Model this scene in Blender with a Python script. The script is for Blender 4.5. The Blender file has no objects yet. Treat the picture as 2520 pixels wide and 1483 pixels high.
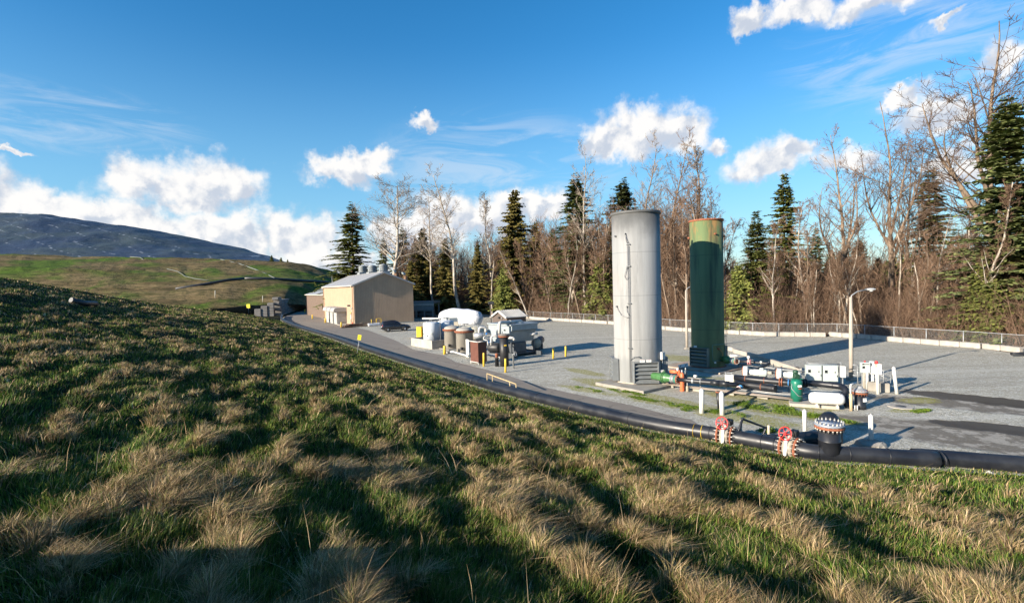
import bpy, bmesh, math, random
import numpy as np
from mathutils import Vector, Matrix
S = bpy.context.scene
COL = S.collection
R = math.radians
# ------------------------------------------------------------------ camera
EYE = 6.8
PITCH, ROLL, FPX, CXP, CYP = R(-1.88), R(1.6), 1250.0, 1259.5, 741.5
cam_d = bpy.data.cameras.new("camera"); cam = bpy.data.objects.new("camera", cam_d); COL.objects.link(cam)
cam_d.sensor_width = 36.0; cam_d.lens = 36.0 * FPX / 2519.0
cam_d.clip_start = 0.05; cam_d.clip_end = 6000
_fw = np.array([0, math.cos(PITCH), math.sin(PITCH)]); _up0 = np.array([0, -math.sin(PITCH), math.cos(PITCH)])
_rt = math.cos(ROLL) * np.array([1., 0, 0]) - math.sin(ROLL) * _up0
_up = math.sin(ROLL) * np.array([1., 0, 0]) + math.cos(ROLL) * _up0
M3 = Matrix(((_rt[0], _up[0], -_fw[0]), (_rt[1], _up[1], -_fw[1]), (_rt[2], _up[2], -_fw[2])))
cam.matrix_world = Matrix.Translation((0, 0, EYE)) @ M3.to_4x4()
S.camera = cam
# ------------------------------------------------------------------ sun, sky, exposure
SUN_EL, SUN_AZ = R(16.4), R(57.0)          # shadows run towards azimuth SUN_AZ (from +Y to +X)
sd = bpy.data.lights.new("sun", 'SUN'); sd.energy = 5.0; sd.angle = R(0.5); sd.color = (1.0, 0.885, 0.73)
sun = bpy.data.objects.new("sun", sd); COL.objects.link(sun)
_tr = Vector((math.sin(SUN_AZ) * math.cos(SUN_EL), math.cos(SUN_AZ) * math.cos(SUN_EL), -math.sin(SUN_EL)))
sun.rotation_euler = _tr.to_track_quat('-Z', 'Y').to_euler(); sun.location = (-30, -25, 30)
S.view_settings.view_transform = 'Standard'; S.view_settings.look = 'None'
S.view_settings.exposure = 1.2; S.view_settings.gamma = 1.0
S.render.film_transparent = False
S.cycles.max_bounces = 6; S.cycles.diffuse_bounces = 2; S.cycles.glossy_bounces = 2; S.cycles.transparent_max_bounces = 24
S.cycles.use_adaptive_sampling = True; S.cycles.adaptive_threshold = 0.02

class NT:
    """small helper to write node trees"""
    def __init__(s, tree): s.t = tree; s.n = tree.nodes; s.l = tree.links
    def new(s, typ, **kw):
        n = s.n.new(typ)
        for k, v in kw.items(): setattr(n, k, v)
        return n
    def put(s, sock, v):
        if isinstance(v, bpy.types.NodeSocket): s.l.new(v, sock)
        elif v is not None:
            try: sock.default_value = v
            except Exception: sock.default_value = (*v, 1.0) if len(v) == 3 else v
    def math(s, op, a, b=None, c=None, clamp=False):
        n = s.new('ShaderNodeMath', operation=op, use_clamp=clamp)
        s.put(n.inputs[0], a); s.put(n.inputs[1], b)
        if c is not None: s.put(n.inputs[2], c)
        return n.outputs[0]
    def vmath(s, op, a, b=None, sc=None):
        n = s.new('ShaderNodeVectorMath', operation=op)
        s.put(n.inputs[0], a); s.put(n.inputs[1], b)
        if sc is not None: s.put(n.inputs['Scale'], sc)
        return n.outputs['Value'] if op in ('LENGTH', 'DOT_PRODUCT', 'DISTANCE') else n.outputs[0]
    def mix(s, f, a, b, mode='MIX'):
        n = s.new('ShaderNodeMix', data_type='RGBA', blend_type=mode)
        s.put(n.inputs[0], f); s.put(n.inputs[6], a); s.put(n.inputs[7], b)
        return n.outputs[2]
    def noise(s, vec, scale, detail=4, rough=0.55, dist=0.0, out=0):
        n = s.new('ShaderNodeTexNoise'); n.noise_dimensions = getattr(s, 'dim', '3D'); s.put(n.inputs['Vector'], vec)
        n.inputs['Scale'].default_value = scale; n.inputs['Detail'].default_value = detail
        n.inputs['Roughness'].default_value = rough; n.inputs['Distortion'].default_value = dist
        return n.outputs[out]
    def vor(s, vec, scale, out='Distance', feature='F1'):
        n = s.new('ShaderNodeTexVoronoi', feature=feature); s.put(n.inputs['Vector'], vec); n.inputs['Scale'].default_value = scale
        return n.outputs[out]
    def ramp(s, f, lo, hi, a=0.0, b=1.0, smooth=True):
        n = s.new('ShaderNodeMapRange', clamp=True, interpolation_type='SMOOTHSTEP' if smooth else 'LINEAR')
        s.put(n.inputs[0], f); n.inputs[1].default_value = lo; n.inputs[2].default_value = hi
        n.inputs[3].default_value = a; n.inputs[4].default_value = b
        return n.outputs[0]
    def sep(s, v):
        n = s.new('ShaderNodeSeparateXYZ'); s.put(n.inputs[0], v); return n.outputs
    def comb(s, x, y, z=0.0):
        n = s.new('ShaderNodeCombineXYZ'); s.put(n.inputs[0], x); s.put(n.inputs[1], y); s.put(n.inputs[2], z); return n.outputs[0]
    def mapping(s, v, scale=(1, 1, 1), loc=(0, 0, 0), rot=(0, 0, 0)):
        n = s.new('ShaderNodeMapping'); s.put(n.inputs[0], v); n.inputs['Scale'].default_value = scale
        n.inputs['Location'].default_value = loc; n.inputs['Rotation'].default_value = rot; return n.outputs[0]

def pix_dir(px, py):
    r = _fw + _rt * ((px - CXP) / FPX) + _up * ((CYP - py) / FPX)
    return r / np.linalg.norm(r)
def azel(px, py):
    r = pix_dir(px, py); return math.atan2(r[0], r[1]), math.asin(r[2])

W = bpy.data.worlds.new("World"); S.world = W; W.use_nodes = True
def build_world():
    t = NT(W.node_tree); t.n.clear(); t.dim = '2D'
    sky = t.new('ShaderNodeTexSky', sky_type='NISHITA'); sky.sun_disc = False
    sky.sun_elevation = SUN_EL; sky.sun_rotation = SUN_AZ + math.pi; sky.altitude = 50
    sky.air_density = 1.0; sky.dust_density = 0.25; sky.ozone_density = 2.5
    tc = t.new('ShaderNodeTexCoord').outputs['Generated']
    d = t.vmath('NORMALIZE', tc); x, y, z = t.sep(d)
    az = t.math('ARCTAN2', x, y); el = t.math('ARCSINE', z)
    hs = t.new('ShaderNodeHueSaturation'); hs.inputs['Saturation'].default_value = 1.36; hs.inputs['Hue'].default_value = 0.500
    t.put(hs.inputs['Color'], sky.outputs[0]); skyc = hs.outputs[0]
    p = t.comb(az, el, 0.0)
    # cumulus clouds: (centre px, centre py, half width, height up, height down) in the directions they stand
    CL = [(450, 465, 190, 92, 66), (330, 440, 90, 62, 50), (560, 465, 90, 75, 40), (120, 520, 130, 70, 50), (20, 500, 90, 80, 60),
          (260, 545, 240, 55, 60), (560, 575, 240, 60, 70), (740, 590, 130, 85, 90), (800, 660, 170, 60, 60), (480, 600, 260, 45, 60),
          (850, 425, 95, 50, 38), (905, 395, 60, 30, 30), (1035, 302, 32, 20, 18),
          (1570, 335, 150, 80, 52), (1490, 350, 70, 50, 42), (1660, 330, 85, 62, 50), (1765, 360, 42, 36, 26),
          (1900, 400, 110, 62, 46), (1960, 375, 60, 48, 36), (2080, 400, 120, 40, 36),
          (1840, 48, 48, 42, 32), (1965, 28, 100, 46, 36), (2130, 14, 170, 46, 40), (2350, 60, 60, 18, 16),
          (2215, 235, 62, 34, 30), (2300, 270, 130, 48, 46), (2440, 170, 70, 55, 60), (2330, 395, 60, 34, 24), (2410, 430, 110, 40, 36),
          (1310, 510, 120, 55, 40), (1150, 545, 190, 70, 60), (1010, 575, 150, 60, 60), (30, 378, 55, 10, 10)]
    w1 = t.noise(p, 9.0, 5, 0.6, out=1); w2 = t.noise(p, 30.0, 5, 0.62, out=1)
    warp = t.vmath('ADD', t.vmath('SCALE', t.vmath('SUBTRACT', w1, (0.5, 0.5, 0.5)), sc=0.075), t.vmath('SCALE', t.vmath('SUBTRACT', w2, (0.5, 0.5, 0.5)), sc=0.032))
    q = t.vmath('ADD', p, warp); qx, qy, _ = t.sep(q)
    best = None; hgt = None
    for (px, py, hw, hu, hd) in CL:
        hw, hu, hd = hw * 1.10, hu * 1.08, hd * 1.06
        a, e = azel(px, py); a2, _e = azel(px + hw, py); _a, e2 = azel(px, py - hu); _a, e3 = azel(px, py + hd)
        dx = t.math('MULTIPLY_ADD', qx, 1.0 / (a2 - a), -a / (a2 - a))
        dy = t.math('SUBTRACT', qy, e)
        up_ = t.math('MULTIPLY', dy, 1.0 / (e2 - e)); dn = t.math('MULTIPLY', dy, -1.0 / (e - e3))
        dyy = t.math('MAXIMUM', up_, dn)
        v = t.math('SUBTRACT', 1.0, t.math('SQRT', t.math('ADD', t.math('MULTIPLY', dx, dx), t.math('MULTIPLY', dyy, dyy))))
        h = t.math('MULTIPLY', t.math('SUBTRACT', up_, t.math('MULTIPLY', dx, 0.25)), t.math('MAXIMUM', v, 0.0))
        best = v if best is None else t.math('SMOOTH_MAX', best, v, 0.18)
        hgt = h if hgt is None else t.math('MAXIMUM', hgt, h)
    n1 = t.noise(p, 24.0, 5, 0.56); n2 = t.noise(t.vmath('ADD', p, (-0.014, 0.020, 0.0)), 24.0, 4, 0.6)
    def puff(off):
        o = None
        for sc_, am in ((15.0, .62), (38.0, .38)):
            n = t.new('ShaderNodeTexVoronoi', feature='SMOOTH_F1', voronoi_dimensions='2D'); t.put(n.inputs['Vector'], t.vmath('ADD', q, off) if off else q); n.inputs['Scale'].default_value = sc_; n.inputs['Smoothness'].default_value = .25
            v = t.math('MULTIPLY', n.outputs['Distance'], am); o = v if o is None else t.math('ADD', o, v)
        return o
    v1 = puff(None); v2 = puff((-0.016, 0.020, 0.0))
    dens = t.math('ADD', t.math('MULTIPLY_ADD', t.math('SUBTRACT', n1, 0.5), 0.75, best), t.math('MULTIPLY', t.math('SUBTRACT', 0.42, v1), 0.44))
    cov = t.math('POWER', t.ramp(dens, -0.12, 0.52), 1.2)
    # thin cirrus
    c1 = t.noise(t.mapping(p, scale=(5.0, 26.0, 1.0), rot=(0, 0, R(-12))), 1.0, 7, 0.65, 0.6)
    a0, e0 = azel(1230, 420); a1, e1 = azel(140, 290); a3, e3_ = azel(2250, 100)
    def spot(a, e, ra, re):
        u = t.math('MULTIPLY', t.math('SUBTRACT', az, a), 1.0 / ra); v = t.math('MULTIPLY', t.math('SUBTRACT', el, e), 1.0 / re)
        return t.ramp(t.math('ADD', t.math('MULTIPLY', u, u), t.math('MULTIPLY', v, v)), 1.0, 0.0)
    sp = t.math('MAXIMUM', t.math('MAXIMUM', spot(a0, e0, 0.30, 0.13), spot(a1, e1, 0.22, 0.06)), spot(a3, e3_, 0.22, 0.12))
    cir = t.math('MULTIPLY', t.ramp(c1, 0.40, 0.70), t.math('MULTIPLY', sp, 0.42))
    lit = t.ramp(t.math('ADD', t.math('MULTIPLY', t.math('SUBTRACT', v2, v1), 1.5), t.math('MULTIPLY_ADD', t.math('SUBTRACT', n1, n2), 1.5, t.math('MULTIPLY', hgt, 2.0))), -0.45, 0.55)
    ccol = t.mix(lit, (0.265, 0.29, 0.335, 1), (0.45, 0.44, 0.43, 1))
    bgs = t.vmath('SCALE', skyc, sc=0.094)
    # paler, more cyan air towards the horizon
    low = t.ramp(el, R(26), R(2))
    col = t.mix(t.math('MULTIPLY', low, 0.62), bgs, (0.115, 0.255, 0.37, 1))
    col = t.mix(cir, col, (0.34, 0.37, 0.41, 1))
    col = t.mix(t.math('MULTIPLY', cov, 0.97), col, ccol)
    bg = t.new('ShaderNodeBackground'); t.put(bg.inputs[0], col); bg.inputs[1].default_value = 1.0
    out = t.new('ShaderNodeOutputWorld'); t.l.new(bg.outputs[0], out.inputs[0])
build_world()

# ------------------------------------------------------------------ helpers
def ray(px, py): return _fw + _rt * ((px - CXP) / FPX) + _up * ((CYP - py) / FPX)
def G(px, py, z=0.0):                       # the ground point seen in a direction
    r = ray(px, py); return np.array([0, 0, EYE]) + r * ((z - EYE) / r[2])
def D(px, py, Y):                           # the point seen in a direction at depth Y
    r = ray(px, py); return np.array([0, 0, EYE]) + r * (Y / r[1])
YA = math.atan2(-0.8, 0.6)                  # yard grid: local x runs to the right and towards the camera, local y away
RNG = random.Random(7)

class MB:
    def __init__(s): s.v = []; s.f = []; s.sm = []
    def add(s, vs, fs, smooth=False, M=None):
        o = len(s.v)
        if M is not None: vs = [M @ Vector(v) for v in vs]
        s.v += [tuple(v) for v in vs]; s.f += [tuple(i + o for i in f) for f in fs]; s.sm += [smooth] * len(fs)
        return s
    def box(s, c, d, rz=0.0, bev=0.0, M=None, rot=None):
        x, y, z = d[0] / 2, d[1] / 2, d[2] / 2
        m = Matrix.Translation(c) @ (rot.to_4x4() if rot is not None else Matrix.Rotation(rz, 4, 'Z'))
        if M is not None: m = M @ m
        if bev > 0:
            b = min(bev, x * .9, y * .9, z * .9); vs = []; fs = []
            bm = bmesh.new(); bmesh.ops.create_cube(bm, size=1.0)
            for v in bm.verts: v.co = (v.co.x * 2 * x, v.co.y * 2 * y, v.co.z * 2 * z)
            bmesh.ops.bevel(bm, geom=list(bm.edges), offset=b, segments=1, affect='EDGES')
            bm.verts.index_update()
            vs = [v.co.copy() for v in bm.verts]; fs = [[v.index for v in f.verts] for f in bm.faces]; bm.free()
            return s.add(vs, fs, False, m)
        vs = [(-x, -y, -z), (x, -y, -z), (x, y, -z), (-x, y, -z), (-x, -y, z), (x, -y, z), (x, y, z), (-x, y, z)]
        return s.add(vs, [(0, 3, 2, 1), (4, 5, 6, 7), (0, 1, 5, 4), (1, 2, 6, 5), (2, 3, 7, 6), (3, 0, 4, 7)], False, m)
    def lathe(s, prof, seg=24, M=None, cap=True, smooth=True):
        vs = []; fs = []
        for r, z in prof:
            for k in range(seg):
                a = 2 * math.pi * k / seg; vs.append((r * math.cos(a), r * math.sin(a), z))
        n = len(prof)
        for i in range(n - 1):
            for k in range(seg):
                k2 = (k + 1) % seg; fs.append((i * seg + k, i * seg + k2, (i + 1) * seg + k2, (i + 1) * seg + k))
        s.add(vs, fs, smooth, M)
        if cap:
            o = len(s.v) - len(vs)
            for i, rev in ((0, True), (n - 1, False)):
                if prof[i][0] > 1e-4:
                    f = [o + i * seg + k for k in range(seg)]; s.f.append(tuple(reversed(f)) if rev else tuple(f)); s.sm.append(False)
        return s
    def cyl(s, p0, p1, r, seg=12, r2=None, cap=True):
        p0, p1 = Vector(p0), Vector(p1); d = p1 - p0
        m = Matrix.Translation(p0) @ d.to_track_quat('Z', 'Y').to_matrix().to_4x4()
        return s.lathe([(r, 0), (r if r2 is None else r2, d.length)], seg, m, cap)
    def path(s, pts, r, seg=10, cap=True, closed=False):
        pts = [Vector(p) for p in pts]; n = len(pts); vs = []; fs = []
        tang = []
        for i in range(n):
            a = pts[(i - 1) % n] if (closed or i > 0) else pts[i]; b = pts[(i + 1) % n] if (closed or i < n - 1) else pts[i]
            tang.append((b - a).normalized())
        q = tang[0].to_track_quat('Z', 'Y'); nx = q @ Vector((1, 0, 0))
        rr = r if hasattr(r, '__len__') else [r] * n
        for i in range(n):
            nx = (nx - tang[i] * nx.dot(tang[i])).normalized(); ny = tang[i].cross(nx)
            sc = 1.0
            if 0 < i < n - 1:
                c = max(0.5, math.cos(tang[i].angle((pts[i] - pts[i - 1]).normalized(), 0)));
            for k in range(seg):
                a = 2 * math.pi * k / seg; vs.append(pts[i] + (nx * math.cos(a) + ny * math.sin(a)) * rr[i])
        m = n if closed else n - 1
        for i in range(m):
            j = (i + 1) % n
            for k in range(seg):
                k2 = (k + 1) % seg; fs.append((i * seg + k, i * seg + k2, j * seg + k2, j * seg + k))
        o = len(s.v); s.add(vs, fs, True)
        if cap and not closed:
            s.f.append(tuple(o + k for k in reversed(range(seg)))); s.f.append(tuple(o + (n - 1) * seg + k for k in range(seg))); s.sm += [False, False]
        return s
    def torus(s, c, axis, Rr, r, seg=28, rs=8):
        m = Matrix.Translation(c) @ Vector(axis).to_track_quat('Z', 'Y').to_matrix().to_4x4()
        return s.path([m @ Vector((Rr * math.cos(2 * math.pi * k / seg), Rr * math.sin(2 * math.pi * k / seg), 0)) for k in range(seg)], r, rs, closed=True)
    def prism(s, poly, depth, M=None, smooth=False):          # polygon in local xy, extruded along z from 0 to depth
        n = len(poly); vs = [(x, y, 0) for x, y in poly] + [(x, y, depth) for x, y in poly]
        fs = [tuple(reversed(range(n))), tuple(range(n, 2 * n))] + [(k, (k + 1) % n, n + (k + 1) % n, n + k) for k in range(n)]
        return s.add(vs, fs, smooth, M)
    def build(s, name, mat, parent=None):
        me = bpy.data.meshes.new(name); me.from_pydata(s.v, [], s.f); me.update()
        me.polygons.foreach_set('use_smooth', s.sm)
        o = bpy.data.objects.new(name, me); COL.objects.link(o)
        if mat: me.materials.append(mat)
        if parent is not None: o.parent = parent
        return o

def axisM(o, d, roll=(0, 0, 1)):            # matrix with local z along d and origin o
    d = Vector(d).normalized(); x = Vector(roll).cross(d)
    if x.length < 1e-4: x = Vector((1, 0, 0))
    x.normalize(); y = d.cross(x)
    return Matrix(((x[0], y[0], d[0], o[0]), (x[1], y[1], d[1], o[1]), (x[2], y[2], d[2], o[2]), (0, 0, 0, 1)))

def tag(o, label, cat, group=None, kind=None):
    o['label'] = label; o['category'] = cat
    if group: o['group'] = group
    if kind: o['kind'] = kind
    return o
def thing(name, label, cat, loc=(0, 0, 0), rz=YA, group=None):
    o = bpy.data.objects.new(name, None); COL.objects.link(o); o.empty_display_size = 0.2
    o.location = Vector([float(c) for c in loc]); o.rotation_euler = (0, 0, rz)
    return tag(o, label, cat, group)
def copy_thing(src, loc, rz=None, label=None, scale=None):
    def cp(o, par):
        c = o.copy(); COL.objects.link(c)
        if par is not None: c.parent = par
        for ch in o.children: cp(ch, c)
        return c
    c = cp(src, None); c.location = Vector([float(q) for q in loc])
    if rz is not None: c.rotation_euler = (0, 0, rz)
    if label: c['label'] = label
    if scale is not None: c.scale = scale if hasattr(scale, '__len__') else (scale,) * 3
    return c
def structure(o, label=None, cat=None):
    o['kind'] = 'structure'
    if label: o['label'] = label
    if cat: o['category'] = cat
    return o
def arc(c, r, a0, a1, n, plane='xz'):
    out = []
    for k in range(n + 1):
        a = R(a0 + (a1 - a0) * k / n); u, v = r * math.cos(a), r * math.sin(a)
        out.append((c[0] + u, c[1], c[2] + v) if plane == 'xz' else (c[0], c[1] + u, c[2] + v) if plane == 'yz' else (c[0] + u, c[1] + v, c[2]))
    return out
def elbow_path(pts, rad, n=6):               # polyline with rounded corners
    P = [Vector(p) for p in pts]; out = [P[0]]
    for i in range(1, len(P) - 1):
        a = (P[i - 1] - P[i]); b = (P[i + 1] - P[i]); ra = min(rad, a.length * .48, b.length * .48)
        p0 = P[i] + a.normalized() * ra; p1 = P[i] + b.normalized() * ra
        for k in range(n + 1):
            t_ = k / n; out.append(p0 * (1 - t_) ** 2 + P[i] * 2 * t_ * (1 - t_) + p1 * t_ ** 2)
    out.append(P[-1]); return out

# ------------------------------------------------------------------ materials
MATS = {}
def pbr(name, col, rough=0.6, metal=0.0, var=0.12, scale=3.0, bump=0.0, bscale=40.0, dirt=None, dirt_amt=0.0, dirt_scale=2.0, spec=0.5, coat=0.0, streak=0.0):
    if name in MATS: return MATS[name]
    m = bpy.data.materials.new(name); m.use_nodes = True; t = NT(m.node_tree); b = m.node_tree.nodes['Principled BSDF']
    tc = t.new('ShaderNodeTexCoord').outputs['Object']
    n = t.noise(tc, scale, 5, 0.6)
    c0 = tuple(max(0, c * (1 - var)) for c in col) + (1,); c1 = tuple(min(1, c * (1 + var)) for c in col) + (1,)
    c = t.mix(t.ramp(n, 0.3, 0.7), c0, c1)
    if dirt is not None:
        f = t.ramp(t.noise(t.mapping(tc, scale=(1, 1, 1 if not streak else 0.12), loc=(3, 7, 1)), dirt_scale, 6, 0.65), 0.62 - 0.2 * dirt_amt, 0.80 - 0.1 * dirt_amt)
        c = t.mix(t.math('MULTIPLY', f, min(1.0, 0.4 + dirt_amt * .5)), c, (*dirt, 1))
    t.put(b.inputs['Base Color'], c); b.inputs['Roughness'].default_value = rough; b.inputs['Metallic'].default_value = metal
    b.inputs['Specular IOR Level'].default_value = spec; b.inputs['Coat Weight'].default_value = coat
    if bump > 0:
        bn = t.new('ShaderNodeBump'); bn.inputs['Strength'].default_value = bump; bn.inputs['Distance'].default_value = 0.02
        t.put(bn.inputs['Height'], t.noise(tc, bscale, 4, 0.6)); t.l.new(bn.outputs[0], b.inputs['Normal'])
    MATS[name] = m; return m
def emat(name):
    m = bpy.data.materials.new(name); m.use_nodes = True; MATS[name] = m
    return m, NT(m.node_tree), m.node_tree.nodes['Principled BSDF']
# ------------------------------------------------------------------ terrain
def _hash(ix, iy, seed):
    h = (ix.astype(np.int64) * 374761393 + iy.astype(np.int64) * 668265263 + seed * 1274126177) & 0x7fffffff
    h = ((h ^ (h >> 13)) * 1274126177) & 0x7fffffff
    return ((h ^ (h >> 16)) & 0xffff) / 65535.0
def vnoise(x, y, seed=0):
    ix, iy = np.floor(x), np.floor(y); fx, fy = x - ix, y - iy
    fx = fx * fx * (3 - 2 * fx); fy = fy * fy * (3 - 2 * fy)
    a = _hash(ix, iy, seed); b = _hash(ix + 1, iy, seed); c = _hash(ix, iy + 1, seed); d = _hash(ix + 1, iy + 1, seed)
    return (a * (1 - fx) + b * fx) * (1 - fy) + (c * (1 - fx) + d * fx) * fy
def fbm(x, y, seed=0, o=3):
    s = 0.0; a = 0.5
    for k in range(o): s = s + a * vnoise(x * 2 ** k, y * 2 ** k, seed + k * 17); a *= .5
    return s / (1 - .5 ** o)
def sstep(x, a, b):
    t = np.clip((x - a) / (b - a), 0, 1); return t * t * (3 - 2 * t)

TOE = [(90, -16), (45, 5)] + [tuple(G(px, py)[:2]) for px, py in
       [(2519, 1170), (2319, 1158), (2130, 1145), (2000, 1136), (1900, 1115), (1760, 1089), (1600, 1062), (1450, 1027), (1330, 997), (1200, 962),
        (1090, 927), (1000, 899), (887, 861), (800, 830), (720, 804), (690, 789)]] + [(-62, 136), (-82, 205), (-90, 260)]
TOE = np.array(TOE)
def signed_dist(x, y, L):
    best = np.full(x.shape, 1e9); sg = np.zeros(x.shape)
    for i in range(len(L) - 1):
        ax, ay = L[i]; bx, by = L[i + 1]; dx, dy = bx - ax, by - ay; ll = dx * dx + dy * dy
        t = np.clip(((x - ax) * dx + (y - ay) * dy) / ll, 0, 1)
        px, py = x - (ax + t * dx), y - (ay + t * dy); d2 = px * px + py * py
        s = dx * (y - ay) - dy * (x - ax)
        m = d2 < best; best = np.where(m, d2, best); sg = np.where(m, s, sg)
    return np.sqrt(best) * np.where(sg >= 0, 1, -1)
SPUR = np.array([(-58, 128), (-60, 112), (-62, 95), (-68, 78), (-76, 60), (-95, 30), (-150, 0)])
def ridge(p, q): return fbm(p / 1.45 + 5, q / .54 + 2, 41, 3)
def hill_z(x, y, bumps=True):
    d = signed_dist(x, y, TOE)                        # >0 on the hill
    slope = 0.176 + .050 * sstep(-x, 8, 42)
    z = np.where(d > 0, slope * d, 0.45 * d)
    z = np.where(d > 60, slope * 60 + 0.05 * (d - 60), z)
    z = z + .055 * np.clip(d - 22, 0, 32) * sstep(-x, 22, 52) * sstep(y, 18, 42)
    sp = signed_dist(x, y, SPUR)                      # >0 beyond the spur edge
    z = z - np.where(sp < 0, 0.36 * np.sqrt(sp * sp + 4) - .72, 0)
    if bumps:
        u = x * .6 - y * .8; v = x * .8 + y * .6
        env = sstep(d, 0.3, 4.0)
        p, q = x * -.42 + y * .91, x * .91 + y * .42
        b = 0.46 * (ridge(p, q) - .5) + 0.36 * (fbm(p / 5.5 + 31, q / 2.6 + 11, 3, 2) - .5) + 0.30 * (fbm(p / 2.6 + 3, q / .95 + 8, 5, 3) - .5)
        b = b + 0.12 * (vnoise(x / .38, y / .38, 9) - .5) + 0.5 * (fbm(x / 11., y / 11., 21, 2) - .5)
        r = np.hypot(x, y)
        z = z + env * b * sstep(r, 0.0, 2.5)
        mp, mq = (x + 10.2) * .84 + (y + .2) * .54, (x + 10.2) * .54 - (y + .2) * .84
        z = z + 1.6 * np.exp(-(mp / 2.2) ** 2 - (mq / 2.9) ** 2)          # unseen mound left of the viewer, added to shade the lower left grass
    return z
Z0 = float(hill_z(np.array([0.0]), np.array([0.0]), False)[0])
HILL_SHIFT = (EYE - 2.75) - Z0
def ground_z(x, y):
    x = np.asarray(x, float); y = np.asarray(y, float)
    d = signed_dist(x, y, TOE); k = sstep(d, 0, 14)
    return np.maximum(hill_z(x, y) + HILL_SHIFT * k, np.where(d > -.5, .0, -5))
def mesh_np(name, V, Fq, mat, cols=None, smooth=False, parent=None, tri=None):
    """V (n,3), Fq (m,4) quads, tri (k,3)"""
    me = bpy.data.meshes.new(name); nq = len(Fq); nt = 0 if tri is None else len(tri)
    me.vertices.add(len(V)); me.vertices.foreach_set('co', np.ascontiguousarray(V, dtype=np.float32).ravel())
    loops = Fq.ravel() if nt == 0 else np.concatenate([Fq.ravel(), tri.ravel()])
    me.loops.add(len(loops)); me.loops.foreach_set('vertex_index', loops.astype(np.int32))
    st = np.arange(nq) * 4
    if nt: st = np.concatenate([st, nq * 4 + np.arange(nt) * 3])
    me.polygons.add(nq + nt); me.polygons.foreach_set('loop_start', st.astype(np.int32))
    if smooth: me.polygons.foreach_set('use_smooth', np.ones(nq + nt, dtype=bool))
    if cols is not None:
        ca = me.color_attributes.new('Col', 'FLOAT_COLOR', 'POINT'); ca.data.foreach_set('color', np.ascontiguousarray(cols, dtype=np.float32).ravel())
    me.update(calc_edges=True); me.validate()
    o = bpy.data.objects.new(name, me); COL.objects.link(o)
    if mat: me.materials.append(mat)
    if parent is not None: o.parent = parent
    return o
def grid_faces(n, m):
    i = np.arange(n - 1)[:, None] * m + np.arange(m - 1)[None, :]
    return np.stack([i, i + 1, i + m + 1, i + m], -1).reshape(-1, 4)

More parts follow.
